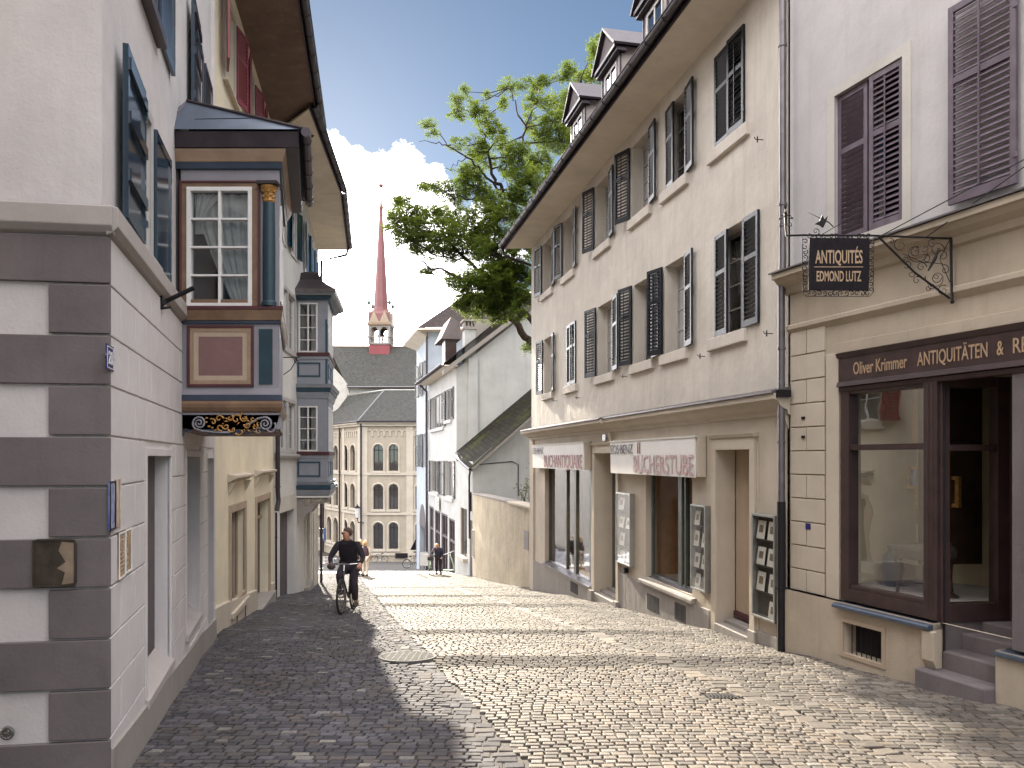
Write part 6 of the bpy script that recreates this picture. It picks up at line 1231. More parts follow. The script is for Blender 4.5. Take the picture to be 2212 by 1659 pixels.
roofquad(m, C0, CR, PR, P); roofquad(m, CL, C0, P, P2 + (P2 - P) * .8); m.build('roof', 'roof_church', CA, recalc=False)
m = MB(); m.tube([C0, P], .10, 6); m.tube([P, PR], .12, 6); m.tube([P, P2], .12, 6); m.build('roof_ridge', 'case_frame', CA); m = MB(); m.tube([C0, CR], .10, 6); m.tube([C0, CL], .10, 6); m.build('gutter', 'zinc_dark', CA)
pipe(CA, [fc.p(.05, 5.2, .3), fc.p(.05, 4.4, .2), fc.p(.05, -9.2, .2)], .09, 'zinc_dark', rings=4)
for u in (738, 703): a = fl_.u(u); pipe(CA, [fl_.p(a, 5.2, .25), fl_.p(a, -9.5, .25)], .09, 'zinc_dark', rings=4)
m = MB(); m.box(fc, 3.6, 4.9, -8.75, -8.25, .1, .16); m.build('cellar_grille', 'iron', CA)
m = MB(); m.box(fc, 8.7, 12, -11, -2.0, .0, 1.2); m.prism([fc.p(8.3, -2.0, 0), fc.p(8.3, -2.0, 1.4), fc.p(12, 1.2, .2), fc.p(12, 1.2, 0)], [fc.p(12.5, -2.0, 0), fc.p(12.5, -2.0, 1.4), fc.p(12.6, 1.2, .2), fc.p(12.6, 1.2, 0)]); m.build('buttress', 'church_stone', CA)
q0 = lambda u: fl_.u(u); T = thing('blue_sign', 'small blue and white sign low on the stone building at the far left', 'sign', fl_.p(q0(702), -8, .2)); m = MB(); m.box(fl_, q0(706), q0(699), -8.0, -6.5, .2, .3); m.build('board', 'book_blue', T); m = MB(); m.box(fl_, q0(704), q0(701), -7.7, -7.2, .3, .32); m.build('symbol', 'enamel_white', T)
CHU = thing('church', 'large church with a mossy tiled roof and a slender red spire turret', 'church', (-17, 97, -9))
m = MB(); m.quad((-34, 93.6, -9), (-1, 93.6, -9), (-1, 93.6, 10.3), (-34, 93.6, 10.3)); m.quad((-34, 106, -9), (-1, 106, -9), (-1, 106, 10.3), (-34, 106, 10.3)); m.quad((-1, 93.6, -9), (-1, 106, -9), (-1, 100, 16.0), (-1, 93.6, 10.3)); m.build('wall', 'white_stone', CHU)
m = MB(); roofquad(m, (-19.9, 93, 10.2), (-1, 93, 10.2), (-1, 100, 16.0), (-23.8, 100, 16.1)); roofquad(m, (-1, 107, 10.2), (-25, 107, 10.2), (-23.8, 100, 16.1), (-1, 100, 16.0)); m.build('roof', 'roof_church', CHU, recalc=False)
m = MB(); m.tube([(-25, 100, 16.15), (-1, 100, 16.05)], .12, 6); m.build('roof_ridge', 'tan', CHU); m = MB(); m.tube([(-19.9, 92.9, 10.2), (-1, 92.9, 10.2)], .12, 6); m.build('gutter', 'zinc', CHU)
m = MB(); m.prism([(-34, 93.4, 6), (-19.0, 93.4, 6), (-20.0, 93.4, 10.6), (-23.5, 93.4, 14.5)], [(-34, 94.6, 6), (-19.0, 94.6, 6), (-20.0, 94.6, 10.6), (-23.5, 94.6, 14.5)]); m.build('gable_wall', 'white_stone', CHU)
kx = 100 / FPX; tx = (823 - CX) * kx; tz = lambda v: EYE - (v - HZ) * kx
h_ = 22.5 * kx
m = MB(); m.lathe((tx, 100, 0), [(h_ * 1.38, 13.6), (h_ * 1.38, tz(750)), (h_ * 1.25, tz(746))], 4, math.pi / 4); tb = m.build('turret', 'red_paint', CHU)
m = MB(); zb, zt = tz(746), tz(706)
for sx in (-1, 1):
    for sy in (-1, 1): m.wbox((tx + sx * h_ * .93, 100 + sy * h_ * .93, (zb + zt) / 2), (.32, .32, zt - zb)); m.wbox((tx + sx * h_ * .97, 100 + sy * h_ * .97, zb + .9), (.46, .46, .16))
for s_ in (-1, 1):
    m.wbox((tx, 100 + s_ * h_ * .93, (zb + zt) / 2), (.22, .22, zt - zb)); m.wbox((tx + s_ * h_ * .93, 100, (zb + zt) / 2), (.22, .22, zt - zb))
    for z, t_ in ((zb + .05, .25), (zb + .9, .14), (zt - .1, .3)): m.wbox((tx, 100 + s_ * h_ * .93, z), (2 * h_, .25, t_)); m.wbox((tx + s_ * h_ * .93, 100, z), (.25, 2 * h_, t_))
    for k in range(7): x = -h_ + 2 * h_ * (k + .5) / 7; m.wbox((tx + x, 100 + s_ * h_ * .93, zb + .45), (.07, .1, .9)); m.wbox((tx + s_ * h_ * .93, 100 + x, zb + .45), (.1, .07, .9))
    for q in (-.5, .5):
        fx = Fr(tx, 100 - s_ * h_ * .93, 1, 0, 1)
        for e in (-1, 1): m.plate(fx, [(q * h_ * .93 * 1 + e * h_ * .40, zt - .2), (q * h_ * .93 + e * h_ * .40, zt - .9), (q * h_ * .93 + e * h_ * .30, zt - .5), (q * h_ * .93 + e * h_ * .12, zt - .25)], -.08, .08)
m.build('belfry', 'stone_grey', CHU)
m = MB(); m.lathe((tx, 100, 0), [(.05, zb + 2.0), (.3, zb + 1.9), (.38, zb + 1.5), (.55, zb + 1.1), (.3, zb + 1.1)], 14); m.wbox((tx, 100, zb + 2.05), (1.9, .2, .2)); m.build('bell', 'iron', CHU)
m = MB(); m.lathe((tx, 100, 0), [(h_ * 1.62, zt - .05), (h_ * 1.66, zt + .25), (h_ * 1.45, zt + .45), (h_ * 1.40, tz(678))], 4, math.pi / 4); m.build('canopy', 'gold', CHU) if False else None
m = MB(); m.lathe((tx, 100, 0), [(h_ * 1.55, zt - .05), (h_ * 1.62, zt + .1), (h_ * 1.60, zt + .35), (h_ * 1.35, zt + .5)], 4, math.pi / 4); m.build('canopy', 'tan', CHU)
m = MB()
for sx, sy in ((0, -1), (0, 1), (-1, 0), (1, 0)):
    for e in (-.5, .5):
        bx = Vector((tx + sx * h_ * 1.03 + (e * h_ if sy else 0), 100 + sy * h_ * 1.03 + (e * h_ if sx else 0), zt + .4)); du = Vector((h_ * .46, 0, 0)) if sy else Vector((0, h_ * .46, 0)); inn = Vector((-sx, -sy, 0)) * .5
        m.prism([bx - du, bx + du, bx + Vector((0, 0, 1.5))], [bx - du + inn, bx + du + inn, bx + Vector((0, 0, 1.5)) + inn])
m.build('gablet', 'stone_door', CHU)
m = MB(); m.lathe((tx, 100, 0), [(h_ * .92, zt + .3), (h_ * .82, tz(678)), (h_ * .70, tz(665)), (h_ * .13, tz(445)), (.12, tz(425)), (.09, tz(404))], 8, math.pi / 8); m.build('spire', 'spire_red', CHU)
m = MB(); m.lathe((tx, 100, 0), [(h_ * 1.36, zt + .35), (h_ * 1.28, tz(680)), (h_ * .9, tz(672))], 4, math.pi / 4); m.build('spire_foot', 'spire_red', CHU)
m = MB(); m.ball((tx, 100, tz(401)), .32, 6, (1, 1, .8)); m.ball((tx, 100, tz(408)), .14, 6); m.lathe((tx, 100, 0), [(.05, tz(401)), (.02, tz(396))], 6); m.lathe((tx, 100, 0), [(.25, tz(452)), (.25, tz(447))], 8)
m.build('finial', 'red_paint', CHU)
for sx in (-1, 1):
    for sy in (-1, 1):
        m = MB(); c = (tx + sx * h_ * .98, 100 + sy * h_ * .98); m.tube([(c[0], c[1], zt + .4), (c[0], c[1], tz(660))], .07, 6); m.ball((c[0], c[1], tz(658)), .24, 6, (1, 1, 1.2)); m.build('pinnacle', 'copper_green', CHU)
# wall lantern on the stone building
LT = thing('street_lantern', 'black wall lantern on a bracket at the corner of the stone building', 'lantern', (-16.3, 78.9, -4.5)); c = Vector(((772 - CX) / FPX * 79, 79, 0)); z_ = EYE - (1110 - HZ) * 79 / FPX
m = MB(); m.lathe((c.x, c.y, z_), [(.02, 1.0), (.08, .85), (.34, .62), (.30, .58), (.04, .57)], 6); m.lathe((c.x, c.y, z_), [(.04, -.5), (.16, -.45), (.16, -.4), (.04, -.4)], 6); m.tube([(c.x, c.y, z_ - .5), (c.x + .1, c.y, z_ - .9), (c.x + .5, c.y + .8, z_ - 1.0)], .05, 6); m.build('lantern_frame', 'iron', LT); m = MB(); m.lathe((c.x, c.y, z_), [(.16, -.4), (.28, .57)], 6); m.build('lantern_glass', 'white_paint', LT)
# ================================================================ the tree over the garden wall
def make_tree():
    TY = 31.0; k = TY / FPX; P3 = lambda u, v, d=0: Vector(((u - CX) * (TY + d) / FPX, TY + d, EYE - (v - HZ) * (TY + d) / FPX))
    T = thing('tree', 'big leafy robinia leaning over the garden wall behind the bookshop house', 'tree', (2.6, 31.5, G(31)))
    r_ = random.Random(21); br = MB(); nodes = []
    def limb(pts, r0, r1, seg=4):
        P = [P3(*p) for p in pts]; out = []
        for a, b_ in zip(P[:-1], P[1:]):
            for s_ in range(seg): out.append(a.lerp(b_, s_ / seg) + Vector((r_.gauss(0, .05), r_.gauss(0, .08), r_.gauss(0, .05))))
        out.append(P[-1]); n = len(out); rad = [.72 * (r0 + (r1 - r0) * (i / (n - 1)) ** .8) for i in range(n)]; br.tube(out, rad, 7)
        for i, p in enumerate(out): nodes.append((p, rad[i]))
    limb([(1235, 1160, .6), (1222, 980, .5), (1200, 850, .3), (1160, 765, 0), (1142, 735, 0), (1112, 692, -.3), (1078, 658, -.6), (1050, 628, -1.0), (1010, 604, -1.5), (950, 585, -2), (905, 560, -2.2)], .38, .04)
    limb([(1200, 850, .3), (1170, 725, .8), (1144, 690, 1), (1092, 636, .8), (1050, 600, .5), (1010, 560, .3), (960, 520, 0), (900, 490, 0), (862, 460, 0)], .24, .025)
    limb([(1200, 850, .3), (1210, 700, 1), (1195, 560, 1.2), (1160, 480, .6), (1143, 450, .2), (1087, 415, -.3), (1067, 388, -.4), (1052, 330, -.5), (1049, 290, -.5), (1055, 240, -.4)], .26, .03)
    limb([(1195, 560, 1.2), (1160, 430, .8), (1138, 372, .5), (1125, 339, .4), (1132, 277, .3), (1112, 221, .2), (1098, 190, 0)], .16, .02)
    limb([(1195, 560, 1.2), (1230, 400, 1.6), (1215, 300, 1.4), (1240, 220, 1.2), (1268, 150, 1), (1296, 92, .8)], .18, .02)
    limb([(1087, 415, -.3), (1040, 370, -.8), (1008, 339, -1), (973, 318, -1.2), (939, 308, -1.3), (905, 306, -1.4)], .08, .012); limb([(1008, 339, -1), (985, 355, -1), (960, 368, -1.1), (936, 372, -1.2)], .03, .008); limb([(973, 318, -1.2), (950, 290, -1.3), (925, 270, -1.3), (908, 268, -1.4)], .03, .008)
    limb([(1078, 500, 0), (1063, 467, 0), (1042, 429, 0), (1010, 432, -.3), (975, 425, -.5), (935, 400, -.8)], .09, .02); limb([(1092, 636, .8), (1078, 560, .3), (1070, 502, 0), (1063, 467, 0), (1049, 400, 0)], .12, .06); limb([(1049, 290, -.5), (1015, 250, -.6), (990, 215, -.8)], .04, .01); limb([(1010, 560, .3), (960, 560, -.2), (905, 530, -.5), (860, 500, -.6)], .06, .012)
    limb([(1132, 277, .3), (1160, 230, .4), (1172, 185, .4)], .05, .01); limb([(1215, 300, 1.4), (1180, 250, 1.2), (1205, 200, 1)], .05, .01)
    C = [(1300, 90, 16, 18), (1278, 118, 12, 30), (1290, 160, 26, 22), (1229, 147, 16, 16), (1215, 165, 22, 14), (1258, 168, 24, 16), (1098, 188, 24, 22), (1146, 182, 28, 16), (1174, 175, 14, 14), (1164, 221, 34, 24), (1208, 222, 30, 30), (1240, 215, 28, 34), (1229, 262, 26, 40), (1004, 198, 12, 16), (987, 213, 18, 12), (990, 243, 24, 20), (1017, 222, 12, 12), (1035, 240, 18, 24), (1053, 205, 10, 9), (1053, 266, 24, 24), (1087, 225, 10, 14),
         (925, 268, 18, 10), (935, 287, 14, 8), (987, 311, 18, 14), (1029, 318, 28, 28), (1077, 287, 20, 18), (1087, 313, 26, 18), (1146, 263, 14, 28), (1174, 294, 36, 34), (1208, 305, 28, 30), (1042, 347, 28, 22), (1008, 374, 36, 22), (1094, 353, 22, 28), (1132, 388, 44, 38), (1164, 348, 28, 24), (911, 406, 14, 10), (939, 402, 32, 16), (980, 415, 40, 26), (1029, 408, 32, 28), (869, 433, 24, 14), (854, 446, 26, 16), (880, 474, 46, 32), (932, 460, 42, 30), (980, 474, 40, 30), (1029, 485, 40, 36), (1077, 470, 38, 36), (1112, 440, 28, 30),
         (887, 522, 42, 26), (939, 536, 48, 34), (1008, 536, 54, 40), (1070, 540, 44, 42), (1112, 560, 34, 42), (850, 490, 22, 26), (996, 598, 44, 20), (1053, 595, 50, 34), (1118, 613, 32, 46), (925, 585, 26, 14), (1014, 640, 38, 34), (1040, 672, 38, 24), (1060, 622, 48, 38), (1100, 600, 40, 44), (985, 612, 26, 20), (1122, 650, 26, 40), (1085, 655, 34, 30), (1000, 655, 22, 18), (1079, 684, 26, 14), (1118, 672, 18, 20), (1138, 752, 9, 13), (1180, 620, 40, 60), (1200, 480, 50, 70), (1190, 400, 40, 40), (1250, 330, 30, 60), (1160, 540, 30, 40), (1100, 640, 28, 26), (1085, 580, 40, 34), (1118, 500, 30, 40), (1040, 520, 40, 34), (965, 500, 44, 34), (1120, 330, 26, 30), (1195, 260, 30, 26), (1060, 440, 34, 28), (900, 500, 34, 26)]
    lf = MB(); V = []; F = []
    for ci, (cu, cv, ru, rv) in enumerate(C):
        d0 = r_.uniform(-2.0, 2.2) if cv < 585 else r_.uniform(-2.4, -.2); dr = (ru + rv) / 2 * k * 1.0; low = cv > 585; n = int(8 + ru * rv / (2.6 if cv < 330 else 1.9 if not low else 1.9))
        # a twig to the cluster
        c3 = P3(cu, cv, d0); near = min(nodes, key=lambda q: (q[0] - c3).length); br.tube([near[0], near[0].lerp(c3, .55) + Vector((r_.gauss(0, .1), r_.gauss(0, .1), r_.gauss(0, .08))), c3 + Vector((0, 0, .0))], [min(near[1], .045), .02, .008], 5)
        for q in range(n):
            while 1:
                x, y, z = r_.uniform(-1, 1), r_.uniform(-1, 1), r_.uniform(-1, 1)
                if x * x + y * y + z * z < 1: break
            e = mnoise.noise(Vector((cu * .06 + x * 1.6, cv * .06 + z * 1.6, ci + y)))
            if e < -.10: continue
            f = 1.12; p = P3(cu + x * ru * f, cv + z * rv * f, d0 + y * dr)
            if r_.random() < .25: br.tube([c3.lerp(p, .2), p], [.009, .004], 4)
            # a compound leaf: rachis with paired leaflets
            ax = Vector((r_.gauss(0, 1), r_.gauss(0, 1), r_.gauss(-.25, .5))).normalized(); sd = ax.cross(Vector((0, 0, 1)) + Vector((r_.gauss(0, .4), r_.gauss(0, .4), 0))).normalized(); L_ = r_.uniform(.2, .33)
            for j in range(5):
                b0 = p + ax * L_ * (j / 4 - .5)
                for s_ in (-1, 1):
                    if j == 4 and s_ == 1: continue
                    dv = (sd * s_ + ax * .35 + Vector((0, 0, r_.gauss(-.1, .25)))).normalized() * r_.uniform(.075, .105) if j < 4 else ax * .085; wd = dv.cross(Vector((r_.gauss(0, .3), r_.gauss(0, .3), 1))).normalized() * .023
                    i0 = len(V); V += [b0, b0 + dv * .5 + wd, b0 + dv, b0 + dv * .5 - wd]; F.append((i0, i0 + 1, i0 + 2, i0 + 3))
    me = bpy.data.meshes.new('crown'); me.from_pydata([tuple(v - T.location) for v in V], [], F); me.materials.append(MT['leaf']); child('crown', me, T); br.build('trunk', 'bark', T, smooth=True); print('leaves', len(F))
make_tree()
# ================================================================ bicycles, scooter, road sign, cafe
def bicycle(x, y, head, label, lean=0, frame='bike_frame', basket=False, steer=0, group=None, sc=1.0, bag=False):
    """built round its own origin, nose along +x, then turned; children keep simple offsets"""
    T = thing('bicycle', label, 'bicycle', (0, 0, 0), group)
    def wheel(cx):
        m = MB(); P = [(cx + .325 * math.cos(a), 0, .345 + .325 * math.sin(a)) for a in [2 * math.pi * k / 32 for k in range(32)]]; m.tube(P, .024, 8, closed=True); w_ = m.build('wheel', 'rubber', T, smooth=True)
        m = MB(); P = [(cx + .303 * math.cos(a), 0, .345 + .303 * math.sin(a)) for a in [2 * math.pi * k / 32 for k in range(32)]]; m.tube(P, .009, 5, closed=True)
        for k in range(16): a = 2 * math.pi * k / 16; m.tube([(cx, .02 * (-1) ** k, .345), (cx + .3 * math.cos(a), 0, .345 + .3 * math.sin(a))], .0014, 3)
        m.tube([(cx, -.05, .345), (cx, .05, .345)], .018, 8); m.build('rim', 'chrome', w_)
        m = MB(); P = [(cx + .36 * math.cos(a), 0, .345 + .36 * math.sin(a)) for a in [R(20) + R(160) * k / 12 for k in range(13)]]; m.tube(P, .018, 5); m.build('mudguard', frame, w_)
    wheel(-.52); wheel(.55)
    m = MB(); bb = (-.06, 0, .29); st_ = (-.19, 0, .80); hd = (.36, 0, .80); hd2 = (.39, 0, .70)
    for a, b_, r_ in ((bb, st_, .017), (bb, hd2, .019), (st_, hd, .017), ((-.17, 0, .75), (-.52, .05, .345), .009), ((-.17, 0, .75), (-.52, -.05, .345), .009), (bb, (-.52, .05, .345), .010), (bb, (-.52, -.05, .345), .010), ((.34, 0, .86), hd2, .021), (hd2, (.50, .045, .45), .012), (hd2, (.50, -.045, .45), .012), ((.50, .045, .45), (.55, .05, .345), .010), ((.50, -.045, .45), (.55, -.05, .345), .010)): m.tube([a, b_], r_, 7)
    m.build('frame', frame, T, smooth=True)
    m = MB(); m.tube([(.34, 0, .86), (.32, 0, 1.0)], .014, 7); m.tube([(.20, -.30, 1.0), (.27, -.26, 1.01), (.34, -.12, 1.0), (.34, .12, 1.0), (.27, .26, 1.01), (.20, .30, 1.0)], .012, 7); m.tube([(.20, -.30, 1.0), (.16, -.31, 1.0)], .017, 7); m.tube([(.20, .30, 1.0), (.16, .31, 1.0)], .017, 7); m.build('handlebar', 'chrome', T)
    m = MB(); m.tube([st_, (-.22, 0, .90)], .013, 7); m.ball((-.25, 0, .93), .13, 8, (1.1, .62, .35)); m.build('saddle', 'rubber', T)
    m = MB(); m.tube([(-.06, .05, .29), (-.06, .06, .29)], .09, 16); m.tube([(-.06, .08, .29), (-.06 - .06 * sc, .08, .13)], .010, 5); m.tube([(-.06, -.08, .29), (-.06 + .06 * sc, -.08, .45)], .010, 5); m.wbox((-.12, .13, .12), (.09, .09, .02)); m.wbox((0, -.13, .46), (.09, .09, .02)); m.build('pedals', 'chrome', T)
    if basket:
        m = MB()
        for k in range(6): z = .72 + k * .045; m.tube([(.44, -.17, z), (.72, -.17, z), (.72, .17, z), (.44, .17, z)], .006, 4, closed=True)
        for q in range(5):
            for s_ in (-1, 1): m.tube([(.44 + q * .07, s_ * .17, .72), (.44 + q * .07, s_ * .17, .95)], .004, 4)
            m.tube([(.72, -.17 + q * .085, .72), (.72, -.17 + q * .085, .95)], .004, 4)
        m.wbox((.58, 0, .80), (.24, .30, .18)); m.build('basket', 'interior_dark', T)
    sl = (G(y + .5) - G(y - .5)); pitch = -math.atan(sl * math.sin(head)); T.rotation_euler = (lean, pitch, head); T.location = (x, y, G(y) + .005)
    return T
def skinmesh(name, pts, edges, mat, parent, sub=1, root=0):
    """pts: (x,y,z,rx[,ry]) ; grows one continuous surface"""
    me = bpy.data.meshes.new(name); me.from_pydata([p[:3] for p in pts], edges, []); o = child(name, me, parent)
    o.modifiers.new('skin', 'SKIN').use_smooth_shade = True
    for i, p in enumerate(pts): sv = me.skin_vertices[0].data[i]; sv.radius = (p[3], p[4] if len(p) > 4 else p[3]); sv.use_root = (i == root)
    s_ = o.modifiers.new('sub', 'SUBSURF'); s_.levels = sub; s_.render_levels = sub + (1 if sub < 2 else 0)
    bpy.context.view_layer.update(); m2 = bpy.data.meshes.new_from_object(o.evaluated_get(bpy.context.evaluated_depsgraph_get())); o.modifiers.clear(); o.data = m2; bpy.data.meshes.remove(me); m2.name = name
    m2.materials.clear(); m2.materials.append(MT[mat]); return o
def person(x, y, rz, label, J, top, legs, shoes, hair='hair_grey', hairlen=0, sleeves=None, coat=0, glasses=False, face=0.0, fl=1.0, vest=False):
    """J: joints in the person's own frame (x right, y back, z up; faces -y). rz turns the whole figure"""
    T = thing('person', label, 'person', (0, 0, 0)); V = {k: Vector(v) for k, v in J.items()}
    pts = []; edges = []; idx = {}
    def add(n_, p, r, r2=None): pts.append((p[0], p[1], p[2], r, r2 or r)); idx[n_] = len(pts) - 1; return idx[n_]
    mid = lambda a, b_, q: V[a].lerp(V[b_], q)
    add('pel', V['pelvis'], .15, .11); add('waist', mid('pelvis', 'neck', .35), .135, .10); add('chest', mid('pelvis', 'neck', .72), .135, .095); add('neckb', mid('pelvis', 'neck', .93), .07, .06); add('neck', V['neck'], .055)
    edges += [(0, 1), (1, 2), (2, 3), (3, 4)]
    hd = V['head']; fd = Vector((-math.sin(face), -math.cos(face), 0))
    add('jaw', hd + Vector((0, 0, -.075)) + fd * .015, .078, .088); add('cran', hd + Vector((0, 0, .03)), .098, .115); add('top', hd + Vector((0, 0, .10)), .066, .078); edges += [(idx['neck'], idx['jaw']), (idx['jaw'], idx['cran']), (idx['cran'], idx['top'])]
    for s_ in ('l', 'r'):
        a = add('sh' + s_, V['sh' + s_], .055); b_ = add('el' + s_, V['el' + s_], .042); c_ = add('wr' + s_, V['wr' + s_], .027); d_ = V['wr' + s_] + (V['ha' + s_] - V['wr' + s_]) * .5; h_ = add('ha' + s_, d_, .036, .022); edges += [(idx['chest'], a), (a, b_), (b_, c_), (c_, h_)]
        hv = (V['ha' + s_] - V['wr' + s_]).normalized(); sd = hv.cross(Vector((0, 0, 1)));
        if sd.length < .2: sd = hv.cross(Vector((0, 1, 0)))
        sd.normalize(); cu = hv.cross(sd).normalized() * -1
        if cu.z > 0: cu = -cu
        for k in range(4):
            b0 = d_ + hv * .03 + sd * (.026 * (k - 1.5)); L_ = (.036, .042, .040, .031)[k]; f1_ = add('f', b0, .0095); f2_ = add('f', b0 + hv * L_ + cu * .008, .0085); f3_ = add('f', b0 + hv * (L_ * 1.3) + cu * .032, .007); edges += [(h_, f1_), (f1_, f2_), (f2_, f3_)]
        t1 = add('t', d_ + sd * .038 - hv * .005, .0105); t2 = add('t', d_ + sd * .052 + hv * .03 + cu * .012, .008); edges += [(h_, t1), (t1, t2)]
        a = add('hp' + s_, V['hp' + s_], .088); b_ = add('kn' + s_, V['kn' + s_], .055); c_ = add('an' + s_, V['an' + s_], .030); d2 = add('ft' + s_, V['ft' + s_], .022); edges += [(0, a), (a, b_), (b_, c_), (c_, d2)]
    B = skinmesh('body', pts, edges, 'skin', T, 2)
    # face: nose, brow, ears, mouth sunk or raised on the head
    m = MB(); rt = Vector((math.cos(face), -math.sin(face), 0)); fp = lambda a, b_, c_: hd + rt * a + fd * b_ + Vector((0, 0, c_))
    m.tube([fp(0, .086, .035), fp(0, .100, .0), fp(0, .080, -.012)], [.007, .011, .008], 6); m.tube([fp(-.035, .083, .04), fp(0, .095, .045), fp(.035, .083, .04)], .009, 5); m.ball(fp(.082, -.0, .0), .02, 6, (.5, .8, 1.4)); m.ball(fp(-.082, -.0, .0), .02, 6, (.5, .8, 1.4)); m.build('face', 'skin', T, smooth=True)
    m = MB(); m.tube([fp(-.022, .083, -.045), fp(0, .09, -.044), fp(.022, .083, -.045)], .005, 5); 
    for s_ in (-1, 1): m.ball(fp(s_ * .032, .084, .022), .009, 5)
    m.build('eyes_and_mouth', 'shoe', T)
    m = MB(); M_ = 9
    for i in range(2):
        m.ball(tuple(fp(0, -.018 - .012 * i, .052 - .022 * i)), .097, 9, (.98, 1.02, .95 - .1 * i))
    r_ = random.Random(4)
    for k in range(46):
        a = r_.uniform(0, 6.28); e = r_.uniform(.15, 1.4); d = rt * math.cos(a) * math.cos(e) + fd * math.sin(a) * math.cos(e) + Vector((0, 0, math.sin(e)))
        if d.dot(fd) > .55 and e < .8: continue
        c0 = fp(0, -.015, .04) + d * .095; m.tube([c0, c0 + d * .012 + Vector((r_.gauss(0, .01), r_.gauss(0, .01), -.008 - hairlen * .1))], [.012, .004], 5)
    if hairlen:
        for k in range(22): a = r_.uniform(2.0, 7.4) - face; d = rt * math.cos(a) + fd * math.sin(a) * 1; c0 = hd + Vector((0, 0, .02)) + (rt * math.cos(a + 1.57) - fd * abs(math.sin(a))) * .085; m.tube([c0, c0 + Vector((r_.gauss(0, .02), r_.gauss(0, .02), -hairlen * r_.uniform(.6, 1)))], [.026, .010], 6)
    hb_ = m.build('hair', hair, T, smooth=True, recalc=False)
    for v in hb_.data.vertices:      # hair stops at the forehead
        q = v.co - hd; f_ = q.dot(fd)
        if f_ > .052 and q.z < .062: v.co = v.co - fd * (f_ - .05)
    if glasses:
        m = MB()
        for s_ in (-1, 1): m.tube([fp(s_ * .034 + .024 * math.cos(a), .100, .024 + .018 * math.sin(a)) for a in [2 * math.pi * k / 10 for k in range(10)]], .003, 4, closed=True); m.tube([fp(s_ * .058, .10, .028), fp(s_ * .084, .0, .024)], .003, 4)
        m.tube([fp(-.01, .102, .026), fp(.01, .102, .026)], .003, 4); m.build('glasses', 'lens', T)
    # clothes: looser shells over the same skeleton
    P2 = []; E2 = []
    def a2(p, r, r2=None): P2.append((p[0], p[1], p[2], r, r2 or r)); return len(P2) - 1
    c0 = a2(mid('pelvis', 'neck', -.05) + Vector((0, 0, -coat)), .215 + coat * .1, .165 + coat * .1); c1 = a2(mid('pelvis', 'neck', .3), .19, .145); c2 = a2(mid('pelvis', 'neck', .74), .215, .16); c3 = a2(mid('pelvis', 'neck', .95), .125, .11); c4 = a2(mid('neck', 'head', .15), .066); E2 += [(c0, c1), (c1, c2), (c2, c3), (c3, c4)]
    SP = []; SE = []
    for s_ in ('l', 'r'):
        if vest: s0 = a2(V['sh' + s_] * .8 + V['neck'] * .2, .07); E2 += [(c2, s0)]; continue
        s0 = a2(V['sh' + s_], .09); s1 = a2(V['el' + s_], .058); s2 = a2(V['wr' + s_] * .92 + V['el' + s_] * .08, .042); E2 += [(c2, s0), (s0, s1), (s1, s2)]
    skinmesh('jacket', P2, E2, top, T, 2)
    if vest:
        for s_ in ('l', 'r'): skinmesh('sleeve', [(*V['sh' + s_], .07), (*V['el' + s_], .054), (*(V['wr' + s_] * .95 + V['el' + s_] * .05), .038)], [(0, 1), (1, 2)], sleeves, T, 1)
    P3_ = [(*V['pelvis'], .18, .15)]; E3 = []
    for s_ in ('l', 'r'):
        n0 = len(P3_); P3_ += [(*V['hp' + s_], .115), (*V['kn' + s_], .082), (*(V['an' + s_] * .93 + V['kn' + s_] * .07), .062)]; E3 += [(0, n0), (n0, n0 + 1), (n0 + 1, n0 + 2)]
    skinmesh('trousers', P3_, E3, legs, T, 2)
    for s_ in ('l', 'r'):
        a, f_ = V['an' + s_], V['ft' + s_]; hv = f_ - a; skinmesh('shoe', [(*(a + Vector((0, 0, -.01))), .062), (*(a + Vector((0, 0, -.045)) - Vector((hv.x, hv.y, 0)) * .35), .052, .055), (*(f_ + Vector((0, 0, -.005)) + hv * .15), .058, .046)], [(0, 1), (0, 2)], shoes, T, 1)
    T.location = (x, y, G(y)); T.rotation_euler = (0, 0, rz); return T
# cyclist riding up towards the camera, looking left
hx_, hy_ = -3.44, 16.1
bicycle(hx_, hy_, R(-92), 'dark city bicycle ridden by the man in black', lean=R(1), frame='bike_frame')
Jc = dict(pelvis=(0, .22, 1.0), neck=(.0, -.02, 1.50), head=(-.01, -.05, 1.64), shl=(-.20, .0, 1.42), shr=(.20, .0, 1.42), ell=(-.34, -.14, 1.16), elr=(.34, -.12, 1.16), wrl=(-.29, -.27, 1.03), wrr=(.29, -.27, 1.03), hal=(-.29, -.36, 1.0), har=(.29, -.36, 1.0),
          hpl=(-.10, .19, .95), hpr=(.10, .19, .95), knl=(-.14, -.20, .80), knr=(.13, .0, .56), anl=(-.13, -.04, .47), anr=(.14, .12, .20), ftl=(-.13, -.16, .42), ftr=(.15, -.02, .13))
person(hx_, hy_, R(3), 'man in black with grey hair and glasses riding a bicycle towards the camera', Jc, 'cloth_black', 'cloth_dark', 'shoe', glasses=True, face=R(62), coat=.2)
T = thing('handlebar_bag', 'small pale blue bag hanging from the handlebar of the ridden bicycle', 'bag', (hx_ - .22, hy_ - .5, G(hy_) + .95)); m = MB(); m.ball((hx_ - .24, hy_ - .44, G(hy_) + 1.02), .09, 8, (1, .8, .7)); m.build('pouch', 'cushion', T); m = MB(); m.tube([(hx_ - .30, hy_ - .42, G(hy_) + 1.06), (hx_ - .24, hy_ - .42, G(hy_) + 1.12), (hx_ - .18, hy_ - .42, G(hy_) + 1.06)], .008, 5); m.build('strap', 'book_blue', T)
pass
